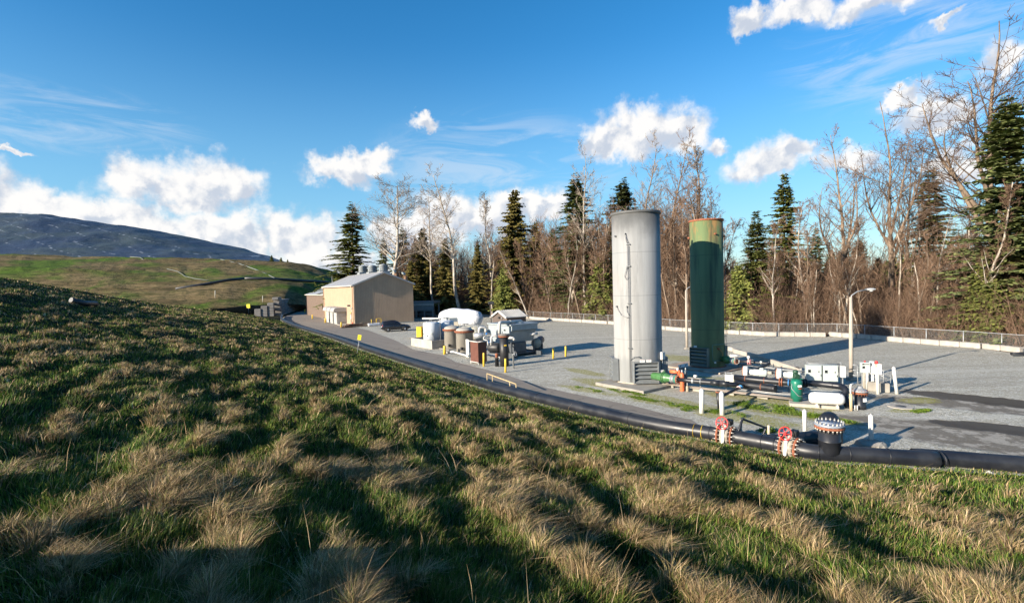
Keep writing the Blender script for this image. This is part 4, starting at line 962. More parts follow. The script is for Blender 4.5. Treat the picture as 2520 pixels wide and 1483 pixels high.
# ------------------------------------------------------------------ the two flare stacks
def stack_mat(name, base, dark, streak, top=None, rust=None, topz=11.3):
    m, t, b = emat(name); tc = t.new('ShaderNodeTexCoord').outputs['Object']; x, y, z = t.sep(tc)
    st = t.noise(t.mapping(tc, scale=(1.6, 1.6, .09)), 1.0, 6, .65); pl = t.noise(t.mapping(tc, scale=(.45, .45, .3)), 1.0, 3, .5)
    c = t.mix(t.ramp(st, .34, .66), tuple(q * .82 for q in base) + (1,), tuple(min(1, q * 1.12) for q in base) + (1,))
    c = t.mix(t.math('MULTIPLY', t.ramp(pl, .52, .68), .4), c, (*streak, 1))
    ns = t.noise(t.mapping(tc, scale=(.7, .7, .5)), 1.0, 5, .6)
    ang = t.math('MULTIPLY', t.math('ARCTAN2', x, y), 1.1); wn = t.new('ShaderNodeTexWhiteNoise', noise_dimensions='2D'); t.put(wn.inputs['Vector'], t.comb(t.math('FLOOR', t.math('ADD', ang, t.math('MULTIPLY', t.math('FLOOR', t.math('DIVIDE', z, 2.85)), .37))), t.math('FLOOR', t.math('DIVIDE', z, 2.85))))
    c = t.mix(t.math('MULTIPLY', wn.outputs[0], .12), c, (*streak, 1))
    gr = t.noise(t.mapping(tc, scale=(.9, .9, .14), loc=(2, 5, 8)), 1.0, 6, .7); c = t.mix(t.math('MULTIPLY', t.ramp(gr, .46, .70), .70), c, tuple(q * .52 for q in base) + (1,))
    for zs in (2.85, 5.7, 8.5):
        ln = t.ramp(t.math('ABSOLUTE', t.math('SUBTRACT', z, zs)), .012, .022, 1.0, 0.0); c = t.mix(t.math('MULTIPLY', ln, .55), c, (*dark, 1))
    if top is not None:   # soot below the rim
        f = t.ramp(t.math('ADD', z, t.math('MULTIPLY', t.math('SUBTRACT', ns, .5), 2.4)), topz - 2.3, topz - .2); c = t.mix(t.math('MULTIPLY', f, .8), c, (*top, 1))
        f2 = t.ramp(t.math('ADD', z, t.math('MULTIPLY', t.math('SUBTRACT', st, .5), 1.2)), 1.9, 1.3); c = t.mix(t.math('MULTIPLY', f2, .55), c, (.14, .155, .16, 1))
    if rust is not None:
        f = t.math('MULTIPLY', t.ramp(t.noise(t.mapping(tc, scale=(2.2, 2.2, .5), loc=(4, 1, 0)), 1.0, 6, .65), .46, .62), t.ramp(z, topz - 2.6, topz - .1))
        c = t.mix(f, c, (*rust, 1))
        dk = t.ramp(t.noise(t.mapping(tc, scale=(1.1, 1.1, .1), loc=(9, 2, 5)), 1.0, 5, .6), .52, .7); c = t.mix(t.math('MULTIPLY', dk, t.math('MULTIPLY', t.ramp(z, 1.6, 4.0), .8)), c, (*dark, 1))
    t.put(b.inputs['Base Color'], c); b.inputs['Roughness'].default_value = .72
    return m
def louver(root, phi, R_, w, h, z0, mat, nsl=5, depth=.28, name='louver', slope=.5):
    nrm = Vector((math.sin(phi), -math.cos(phi), 0)); rt_ = Vector((math.cos(phi), math.sin(phi), 0)); upv = Vector((0, 0, 1)); c = nrm * (R_ - .12) + upv * z0
    M = Matrix(((rt_[0], nrm[0], 0, c[0]), (rt_[1], nrm[1], 0, c[1]), (0, 0, 1, c[2]), (0, 0, 0, 1)))
    f = MB(); t_ = .05
    for sx in (-1, 1): f.box((sx * (w / 2 - t_ / 2), depth / 2, h / 2), (t_, depth, h), M=M)
    f.box((0, depth / 2, t_ / 2), (w - 2 * t_, depth - .004, t_), M=M); f.box((0, depth / 2, h - t_ / 2), (w - 2 * t_, depth - .004, t_), M=M)
    f.box((0, .06, h / 2), (w - 2 * t_, .03, h - 2 * t_), M=M)
    fr = f.build(name, mat, root)
    s = MB(); g = (h - 2 * t_) / nsl
    for i in range(nsl):
        z = t_ + g * (i + .5); a = R(-38)
        s.box((0, depth * .62, z), (w - 2 * t_ - .01, depth * .55, .02), M=M, rot=Matrix.Rotation(a, 3, 'X'))
        s.box((0, depth * .86, z - g * .30), (w - 2 * t_ - .01, .02, g * .30), M=M)
    s.build('slat', mat, fr); return M, nrm
def on(phi, r, z): return Vector((r * math.sin(phi), -r * math.cos(phi), z))
def build_stacks():
    # grey stack
    f = G(1571, 945.5, .15); vd = f[:2] / np.linalg.norm(f[:2]); R_ = 1.57; c = np.array([*(f[:2] + vd * R_), 0.])
    global GREY_C, GREEN_C
    GREY_C = c.copy(); H = 11.15
    pad = thing('concrete_pad', 'square concrete pad under the grey stack', 'pad', c, YA)
    lo = local(pad); a = lo(G(1464, 941, .15)); b = lo(G(1583.6, 963, .15)); x0, x1, y0 = a.x, b.x, (a.y + b.y) / 2
    MB().box(((x0 + x1) / 2, y0 + 2.3, .06), (x1 - x0, 4.6, .24), bev=.02).build('slab', CONC, pad)
    m = stack_mat('grey_stack_paint', (.275, .28, .275), (.12, .125, .13), (.30, .265, .23), top=(.055, .057, .057))
    root = thing('stack', 'tall grey cylindrical flare stack with sooty top on a square pad', 'flare stack', c + np.array([0, 0, .18]), 0)
    MB().lathe([(R_, 0.0), (R_, H), (R_ - .03, H), (R_ - .05, H - 3)], 72, cap=False).build('shell', m, root)
    MB().lathe([(R_ + .09, 0), (R_ + .09, .05), (R_, .05)], 72, cap=False).build('base_flange', pbr('tan_flange', (.42, .36, .28), .8, var=.2), root)
    MB().lathe([(R_, H - .16), (R_ + .07, H - .13), (R_ + .07, H + .02), (R_ - .02, H + .02)], 72, cap=False).build('rim', m, root)
    lug = MB(); lug.prism([(-.2, 0), (.2, 0), (.2, .22), (.12, .36), (0, .4), (-.12, .36), (-.2, .22)], .05, axisM(on(R(176), R_ - .12, H - .05), (0, -1, 0), (0, 0, 1)))
    # upright plate with an eye
    lug = MB(); pl = on(R(172), R_ - .05, H - .1)
    poly = [(-.2, 0), (.2, 0), (.2, .26)] + [(.2 * math.cos(R(k)), .26 + .2 * math.sin(R(k))) for k in range(20, 180, 20)] + [(-.2, .26)]
    Ml = Matrix(((1, 0, 0, pl.x), (0, 0, -1, pl.y), (0, 1, 0, pl.z), (0, 0, 0, 1)))
    lug.prism(poly, .05, Ml); lg = lug.build('lifting_lug', STEEL, root)
    MB().cyl(pl + Vector((0, -.03, .27)), pl + Vector((0, -.065, .27)), .055, 12).build('eye', BLACK, lg)
    LM = pbr('louver_metal', (.22, .235, .24), .45, .3, var=.1)
    louver(root, R(2), R_, 1.62, 1.36, .08, LM, 5, .42)
    louver(root, R(-92), R_, 1.55, 1.45, .08, LM, 5, .36)
    louver(root, R(86), R_, 1.55, 1.5, .10, LM, 5, .34)
    # tan side jamb by the left louver
    # conduits with brackets and thermocouple heads
    cd = MB(); br = MB()
    for dp in (-33, -29.6): cd.path([on(R(dp), R_ + .07, .1), on(R(dp), R_ + .07, H - 2.2 if dp < -31 else H - 2.25)], .016, 6)
    for z_ in (2.3, 5.2, 7.6, 9.0): MB().box(on(R(-31.3), R_ + .05, z_), (.26, .10, .05), rz=R(-31)).build('bracket', DGREY, root)
    cd.path(elbow_path([on(R(-33), R_ + .08, H - 2.1), on(R(-37), R_ + .10, H - 1.7), on(R(-38), R_ + .06, H - 1.45)], .2), .02, 6)
    cd.path(elbow_path([on(R(-30), R_ + .08, H - 2.1), on(R(-35), R_ + .12, H - 1.8), on(R(-36), R_ + .06, H - 1.5)], .2), .016, 6)
    for z_ in (7.0,):
        cd.path([on(R(-31), R_ + .08, z_ - .1), on(R(-37), R_ + .10, z_ - .25), on(R(-41), R_ + .10, z_ - .05), on(R(-38), R_ + .09, z_ + .25), on(R(-35), R_ + .05, z_ + .5)], .018, 6)
    cd.path([on(R(-31), R_ + .08, 4.3), on(R(-38), R_ + .10, 4.3), on(R(-52), R_ + .10, 4.45), on(R(-62), R_ + .09, 4.8), on(R(-66), R_ + .05, 5.0)], .02, 6)
    cd.path([on(R(-31), R_ + .08, 4.4), on(R(-37), R_ + .08, 4.7), on(R(-37), R_ + .05, 5.0)], .018, 6)
    cd.path([on(R(-32), R_ + .08, 1.55), on(R(-24), R_ + .12, 1.75), on(R(-14), R_ + .10, 1.75)], .02, 6)
    cd.build('conduit', pbr('conduit_grey', (.20, .205, .21), .5, .3), root)
    for ph, z_ in ((-38, H - 1.45), (-66, H - 1.55), (-35, 7.5), (-66, 5.0), (-37, 5.0), (-12, 1.75)): MB().cyl(on(R(ph), R_ - .02, z_), on(R(ph), R_ + .13, z_), .05, 8).build('sensor', DGREY, root)
    bx = on(R(52), R_ + .12, 1.72); jb = MB().box(bx, (.34, .22, .50), rz=R(40), bev=.02).build('junction_box', WHITE, root)
    MB().path([bx + Vector((0, 0, -.25)), bx + Vector((0, -.02, -1.5))], .018, 6).build('cable', STEEL, root)
    b2 = on(R(33), R_ + .42, .82); MB().box(b2, (.28, .14, .16), rz=R(10), bev=.015).build('junction_box', WHITE, root); MB().path([b2 + Vector((.1, 0, -.08)), b2 + Vector((.12, 0, -.75))], .018, 6).build('cable', STEEL, root)
    for x_, txt in ((-.26, 'HOT'), (.16, 'CAUTION')):
        pp = on(R(2), R_ + .285, 1.53); s = MB().box(pp + Vector((x_, 0, 0)), (.30, .015, .16)).build('sign', SIGNW, root)
        lettering('lettering', 'DANGER' if txt == 'HOT' else 'DANGER', .06, INKR, s, pp + Vector((x_, -.010, .045)), (R(90), 0, 0))
        lettering('lettering', 'HOT' if txt == 'HOT' else 'HOT', .085, INK, s, pp + Vector((x_, -.010, -.03)), (R(90), 0, 0))
    # green stack
    f = G(1742, 905, .12); vd = f[:2] / np.linalg.norm(f[:2]); R_ = 1.21; c = np.array([*(f[:2] + vd * R_), 0.]); GREEN_C = c.copy()
    pad = thing('concrete_pad', 'rust stained concrete pad under the green stack', 'pad', c, YA); lo = local(pad); q = lo(G(1771, 917, .12)); q2 = lo(G(1811, 900, .12))
    pm = pbr('stained_concrete', (.36, .30, .24), .9, var=.2, scale=1, bump=.3, bscale=30, dirt=(.20, .075, .035), dirt_amt=.9, dirt_scale=.8)
    MB().box((q.x - 2.4, q.y + 1.9, .02), (4.8, 3.8, .20), bev=.02).build('slab', pm, pad)
    H = 11.2; m2 = stack_mat('green_stack_paint', (.115, .160, .066), (.030, .036, .024), (.15, .185, .085), rust=(.30, .17, .06), topz=H)
    root = thing('stack', 'tall green cylindrical flare stack with rusty rim behind the grey one', 'flare stack', c + np.array([0, 0, .12]), 0)
    MB().lathe([(R_, 0.0), (R_, H), (R_ - .03, H), (R_ - .05, H - 3)], 64, cap=False).build('shell', m2, root)
    MB().lathe([(R_, H - .12), (R_ + .07, H - .10), (R_ + .07, H + .02), (R_ - .02, H + .02)], 64, cap=False).build('rim', RUST, root)
    MB().lathe([(R_ + .12, 0), (R_ + .12, .06), (R_, .06)], 64, cap=False).build('base_flange', RUST, root)
    LG = pbr('green_grey_louver', (.12, .165, .155), .45, .2, var=.1)
    louver(root, R(-50), R_, 1.45, 1.42, .10, LG, 5, .34); louver(root, R(118), R_, 1.4, 1.4, .10, LG, 5, .3)
    fr = MB()
    ring = [on(R(k), R_ + .03, 1.75) for k in range(-6, 55, 6)]; rb = [on(R(k), R_ + .03, .55) for k in range(-6, 55, 6)]
    fr.path(ring + list(reversed(rb)), .035, 6, closed=True); fr.build('hatch', pbr('hatch_green', (.10, .20, .15), .5), root)
    cb = MB(); cb.path(elbow_path([on(R(14), R_ + .06, 1.45), on(R(30), R_ + .10, 1.2), on(R(34), R_ + .08, .9), on(R(28), R_ + .08, .7), on(R(20), R_ + .06, .68)], .15), .02, 6)
    cb.build('cable', pbr('orange_cable', (.45, .22, .05), .6), root)
    for ph, z_ in ((8, H - 1.15), (-98, H - 1.3), (70, H - 1.3), (14, 1.45)): MB().cyl(on(R(ph), R_ - .02, z_), on(R(ph), R_ + .16, z_), .07, 8).build('sensor', RUST, root)
    ld = MB(); ld.path([on(R(72), R_ + .10, .9), on(R(72), R_ + .10, H - 1.4)], .022, 6)
    for k in range(8): ld.cyl(on(R(72), R_ - .02, 1.2 + k * 1.1), on(R(72), R_ + .17, 1.2 + k * 1.1), .018, 5)
    ld.build('conduit', DGREY, root)
    gz = MB(); gz.cyl(on(R(2), R_ - .02, .42), on(R(2), R_ + .12, .42), .07, 10); gz.build('gauge', SIGNW, root)
    s = MB().box(on(R(-64), R_ + .10, 1.58), (.02, .24, .14), rz=R(-50 + 90)).build('sign', SIGNW, root)
build_stacks()

# ------------------------------------------------------------------ lamp posts
def lamp_post(name_label, base, H, arm, rz):
    root = thing('lamp_post', name_label, 'lamp post', base, rz, 'lamp posts in the yard'); m = pbr('pole_concrete', (.36, .315, .26), .8, var=.12, scale=2)
    MB().lathe([(.13, 0), (.115, H * .5), (.085, H)], 14).build('pole', m, root); MB().box((0, 0, .1), (.42, .42, .2), bev=.03).build('footing', CONC, root)
    MB().path([(0, 0, H - .12), (.06, 0, H + .10), (arm * .35, 0, H + .34), (arm * .8, 0, H + .44)], .035, 8).build('arm', STEEL, root)
    h = MB(); n = 8; vs = []; fs = []
    pr = [(0, .06, .05), (.12, .10, .07), (.35, .15, .085), (.6, .14, .075), (.72, .05, .03)]
    for x, w, t_ in pr:
        for k in range(n): a = 2 * math.pi * k / n; vs.append((arm * .78 + x, w * math.cos(a), H + .45 + t_ * math.sin(a)))
    for i in range(len(pr) - 1):
        for k in range(n): fs.append((i * n + k, i * n + (k + 1) % n, (i + 1) * n + (k + 1) % n, (i + 1) * n + k))
    fs += [tuple(range(n)), tuple(reversed(range((len(pr) - 1) * n, len(pr) * n)))]
    h.add(vs, fs, True); hd = h.build('lamp_head', WHITE, root)
    l = MB(); l.lathe([(.12, .0), (.10, -.05), (.03, -.08)], 12, Matrix.Translation((arm * .78 + .42, 0, H + .385))); l.build('lens', pbr('lamp_lens', (.6, .62, .62), .2), hd)
    return root
b1 = G(2094, 936); t1 = D(2087, 727, b1[1]); lamp_post('curved arm lamp post standing behind the pale control cabinets', b1, t1[2] - .1, 1.35, R(8))
b2 = G(1690, 859); t2 = D(1683, 711, b2[1]); lamp_post('curved arm lamp post standing between the grey and green stacks', b2, t2[2] - .1, 1.35, R(8))

# ------------------------------------------------------------------ bollards
def bollard(base, top, r, mat, label, group, pointed=False, coll=False):
    base = np.array(base, float); top = np.array(top, float); d = top - base; H = np.linalg.norm(d)
    root = thing('bollard', label, 'bollard', base, 0, group)
    if pointed: MB().lathe([(r, -.1), (r, H - r * .9), (r * .25, H)], 14).build('post', mat, root)
    else: MB().lathe([(r, -.1), (r, H - r * .5), (r * .8, H - r * .16), (r * .3, H)], 14).build('post', mat, root)
    if pointed: MB().lathe([(r + .004, H - r * 2.2), (r + .004, H - r * 1.9)], 14, cap=False).build('band', mat, root)
    root.rotation_euler = Vector(d).to_track_quat('Z', 'Y').to_euler(); return root
def px_bollard(px, py, top, r, mat, label, group, tx=None, **kw):
    b = G(px, py); t = D(tx if tx is not None else px, top, b[1]); t[1] = b[1]; return bollard(b, t, r, mat, label, group, **kw)
GW = 'white bollards around the pipework'; GY = 'yellow bollards along the road'
px_bollard(1726, 1016, 955, .118, WHITE, 'white pointed bollard left of the black standpipe', GW, pointed=True)
px_bollard(1776.5, 1020, 962, .118, WHITE, 'white pointed bollard in front of the black standpipe', GW, 1774.5, pointed=True)
px_bollard(1980, 1066, 1006, .085, WHITE, 'white bollard standing behind the black pipe, between handwheel and riser', GW, 1979, pointed=True)
px_bollard(2143, 1094, 1018, .085, WHITE, 'white bollard set in a rough concrete lump right of the black riser', GW, 2142, pointed=True)
px_bollard(2160, 969, 903, .09, WHITE, 'white bollard in front of the panel boxes with red beacons', GW, 2157, pointed=True)
px_bollard(2206.5, 969, 901.5, .09, WHITE, 'white bollard leaning beside the small handrail', GW, 2198, pointed=True)
px_bollard(1822.5, 1072, 1033, .055, CREAM, 'short cream post behind the bent black pipe frame', GW)
px_bollard(1891, 1079, 1045, .055, CREAM, 'short weathered cream post right of the bent black pipe frame', GW)
for px, py, tp, lab in ((839.5, 804.5, 792, 'yellow bollard nearest the corner of the tan building'), (800.4, 794, 782.5, 'yellow bollard in front of the gap between grey enclosures'),
                        (768.5, 784.7, 774, 'yellow bollard just left of the grey enclosures'), (750, 770.8, 760.5, 'farthest yellow bollard by the brown annex corner'),
                        (1093.5, 871, 850, 'thick yellow bollard in front of the beige vessels'), (1190, 901, 867.5, 'slim yellow bollard at the corner of the brown wrapped rack'),
                        (1243.5, 916, 881.5, 'slim yellow bollard in front of the black upright vessel'), (1361, 882, 856, 'slim yellow bollard out on the gravel, the one nearer the skid'),
                        (1391.5, 877, 851, 'slim yellow bollard out on the gravel, the one nearer the grey stack')):
    px_bollard(px, py, tp, .14 if px < 1150 else .085, YELLOW, lab, GY)
lump = MB(); rgx = random.Random(5); cl = G(2143, 1096)
vs = []; n = 12
for i, (rr, zz) in enumerate([(.50, -.05), (.47, .13), (.38, .19), (.0001, .21)]):
    for k in range(n): a = 2 * math.pi * k / n; q = rr * (1 + rgx.uniform(-.14, .14)); vs.append((q * math.cos(a) * 1.15, q * math.sin(a) * .95, zz + rgx.uniform(-.015, .015)))
lump.add(vs, [(i * n + k, i * n + (k + 1) % n, (i + 1) * n + (k + 1) % n, (i + 1) * n + k) for i in range(3) for k in range(n)])
o = lump.build('concrete_footing', CONC); o.location = cl; tag(o, 'rough concrete lump holding the white bollard right of the riser', 'footing')
# ------------------------------------------------------------------ main black pipeline along the toe
def toe_offset(poly, off):
    out = []
    for i in range(len(poly)):
        a = poly[max(0, i - 1)]; b = poly[min(len(poly) - 1, i + 1)]; d = (b - a) / np.linalg.norm(b - a); out.append(poly[i] + off * np.array([d[1], -d[0]]))
    return np.array(out)
def smooth_path(P, n=6):
    P = [np.array(p, float) for p in P]; out = []
    for i in range(len(P) - 1):
        p0 = P[max(0, i - 1)]; p1 = P[i]; p2 = P[i + 1]; p3 = P[min(len(P) - 1, i + 2)]
        for k in range(n):
            t = k / n; out.append(.5 * ((2 * p1) + (p2 - p0) * t + (2 * p0 - 5 * p1 + 4 * p2 - p3) * t * t + (3 * p1 - p0 - 3 * p2 + p3) * t ** 3))
    out.append(P[-1]); return out
PR = .275
_tp = toe_offset(TOE, .36)[1:19]
PIPE = [np.array([p[0], p[1], .275]) for p in _tp]
PIPE[-1][2] = .5; PIPE[-2][2] = .36
PIPE = smooth_path(PIPE, 8)
def pipe_at_px(px):
    best = min(range(len(PIPE) - 1), key=lambda i: abs(pj(PIPE[i])[0] - px)); p = PIPE[best]; d = PIPE[best + 1] - PIPE[best]; return p, d / np.linalg.norm(d)
def pj(p):
    d = np.array(p) - np.array([0, 0, EYE]); z = d @ _fw; return CXP + FPX * (d @ _rt) / z, CYP - FPX * (d @ _up) / z
def pipe_mat():
    m, t, b = emat('pipe_plastic'); tc = t.new('ShaderNodeTexCoord').outputs['Object']
    n = t.noise(tc, 1.2, 5, .6); s = t.noise(t.mapping(tc, scale=(2.0, 2.0, 14)), 1.0, 6, .7)
    c = t.mix(t.ramp(n, .35, .65), (.011, .0125, .017, 1), (.020, .022, .027, 1)); c = t.mix(t.math('MULTIPLY', t.ramp(s, .58, .8), .22), c, (.075, .072, .068, 1))
    t.put(b.inputs['Base Color'], c); t.put(b.inputs['Roughness'], t.ramp(n, .3, .7, .34, .5)); return m
PM = pipe_mat()
def build_pipeline():
    root = thing('pipeline', 'long fat black pipe following the toe of the grass slope', 'pipe', PIPE[40], 0); lo = local(root)
    MB().path([lo(p) for p in PIPE], PR, 20).build('pipe', PM, root)
    for px in (2320, 2178, 2085, 2012, 1905, 1878, 1745, 1560, 1332, 1182, 1172, 1135, 952, 860, 800, 725, 690):
        p, d = pipe_at_px(px); MB().torus(lo(p), d, PR + .004, .017, 28, 6).build('weld_ring', PM, root)
    # riser with a bolted blind flange
    p, d = pipe_at_px(2037); a = np.array([0, 0, 1.]); top = 1.40; rr = .36
    rs = thing('riser', 'stubby black riser with a bolted flat grey lid on the big pipe', 'pipe riser', p, math.atan2(d[1], d[0])); z0 = -p[2]
    MB().lathe([(.05, -.34), (rr, .06), (rr, .45), (rr + .015, .46), (rr + .015, .50), (rr, .51), (rr, top - p[2] - .16)], 32).build('barrel', PM, rs)
    zf = top - p[2]
    MB().lathe([(rr + .01, zf - .20), (rr + .13, zf - .18), (rr + .13, zf - .11), (rr + .01, zf - .10)], 32).build('backing_ring', RUST, rs)
    lm = pbr('lid_grey', (.26, .29, .34), .45, .1, var=.12, dirt=(.12, .13, .16), dirt_amt=.4)
    lid = MB().lathe([(rr + .01, zf - .09), (rr + .14, zf - .08), (rr + .14, zf - .02), (rr + .12, zf), (.20, zf), (.19, zf + .012), (.0001, zf + .015)], 36).build('lid', lm, rs)
    for k in range(20):
        an = 2 * math.pi * k / 20; x, y = (rr + .085) * math.cos(an), (rr + .085) * math.sin(an)
        MB().cyl((x, y, zf - .28), (x, y, zf + .09), .019, 6).cyl((x, y, zf - .01), (x, y, zf + .05), .034, 6).cyl((x, y, zf - .24), (x, y, zf - .19), .034, 6).build('bolt', BOLT, rs)
    lab = MB().box((.16, .10, zf + .016), (.30, .17, .004), rz=R(-50)).build('sticker', SIGNW, rs)
    # return bend behind the riser, and the branch pipe
    e = thing('elbow_pipe', 'black pipe bend arching over just behind the bolted riser', 'pipe elbow', G(2052, 1092), 0); lo = local(e); q = G(2052, 1090)
    back = np.array([.42, .90, 0]); q0 = q + np.array([.05, .15, 0])
    MB().path([lo(x) for x in smooth_path([q0 + np.array([0, 0, -.1]), q0 + np.array([0, 0, .35]), q0 + np.array([.0, .06, .66]), q0 + np.array([.06, .32, .84]), q0 + np.array([.20, .70, .60]), q0 + np.array([.34, .86, .1]), q0 + np.array([.35, .88, -.2])], 6)], .34, 20).build('bend', PM, e)
    MB().torus(lo(q0 + np.array([.02, .12, .74])), (.25, .7, .7), .345, .015, 28, 6).build('weld_ring', PM, e)
    br = thing('branch_pipe', 'shorter black pipe running behind the handwheel valve towards the riser', 'pipe', G(1990, 1100), 0); lo = local(br)
    pts = [pipe_at_px(1868)[0] + np.array([.0, .12, -.02])] + [G(1930, 1083, .3), G(1975, 1078, .30), G(2012, 1076, .30), G(2032, 1080, .30)]
    MB().path([lo(x) for x in smooth_path(pts, 5)], .27, 18).build('pipe', PM, br)
    # two handwheel valves clamped in the line
    for i, (px, lab) in enumerate(((1778, 'rusty flanged valve with a red handwheel, the one beside the yellow straps'), (1944, 'rusty flanged valve with a red handwheel, the one beside the bolted riser'))):
        p, d = pipe_at_px(px); dx = -d if d[0] < 0 else d
        v = thing('valve', lab, 'valve', p, math.atan2(dx[1], dx[0]), 'red handwheel valves on the big pipe')
        MB().lathe([(.26, -.16), (.40, -.15), (.40, .15), (.26, .16)], 28, axisM((0, 0, 0), (1, 0, 0))).build('body', pbr('valve_body', (.34, .31, .25), .6, var=.3, scale=8), v)
        for sx in (-1, 1):
            MB().lathe([(PR + .005, -.025), (.43, -.025), (.43, .03), (PR + .005, .03)], 30, axisM((sx * .27, 0, 0), (1, 0, 0))).build('flange', RUST, v)
        MB().box((0, -.40, .08), (.10, .05, .62), rot=Matrix.Rotation(R(-12), 3, 'X')).build('plate', WHITE, v)
        for k in range(14):
            an = 2 * math.pi * (k + .5) / 14; y, z = .385 * math.cos(an), .385 * math.sin(an)
            MB().cyl((-.42, y, z), (.42, y, z), .016, 6).cyl((-.36, y, z), (-.30, y, z), .032, 6).cyl((.30, y, z), (.37, y, z), .032, 6).build('stud', BOLT, v)
        gb = MB().box((.14, .02, .58), (.26, .30, .24), bev=.03).build('gearbox', BLACK, v); MB().cyl((0, 0, .38), (0, 0, .56), .09, 10).build('neck', WHITE, v)
        nrm = Vector((-.15, -.95, .25)).normalized(); cw = Vector((-.06, -.30, .58)); wr = .25
        w = MB(); w.torus(cw, nrm, wr, .022, 32, 8); qx = nrm.cross(Vector((0, 0, 1))).normalized(); qy = nrm.cross(qx)
        for k in range(6): an = math.pi * k / 3; w.cyl(cw, cw + (qx * math.cos(an) + qy * math.sin(an)) * wr, .014, 6)
        w.cyl(cw - nrm * .03, cw + nrm * .03, .05, 10); hw = w.build('handwheel', REDP, v); MB().cyl(cw, cw - nrm * .22, .025, 8).build('spindle', BOLT, hw)
    # yellow strap loops, bent pipe frame
    for i, px in enumerate((1706, 1718, 1725)):
        p, d = pipe_at_px(px); o = MB().torus((0, 0, 0), d, PR + .012, .011, 28, 5).build('strap', YELLOW); o.location = Vector(p)
        tag(o, ('yellow strap looped over the big black pipe, left of three', 'yellow strap looped over the big black pipe, middle of three', 'yellow strap looped over the big black pipe, nearest the valve')[i], 'strap', 'yellow straps on the pipe')
    g0 = pipe_at_px(1806)[0] + np.array([-.1, -.30, -.2]); Yb = g0[1]
    fr = thing('pipe_gate', 'bent black pipe standing like a gate over the big pipe', 'pipe frame', g0, 0); lo = local(fr)
    P = [g0, D(1826.5, 1030, Yb + .45), D(1885, 1052, Yb + 1.1), D(1873, 1078, Yb + 1.05)]; P.append(P[-1] + (P[-1] - P[-2]) * .6)
    MB().path([lo(x) for x in elbow_path(P, .09, 4)], .048, 10).build('tube', PM, fr)
    for q in P[1:3]: MB().lathe([(.058, -.05), (.058, .05)], 10, Matrix.Translation(lo(q))).build('coupling', PM, fr)
build_pipeline()

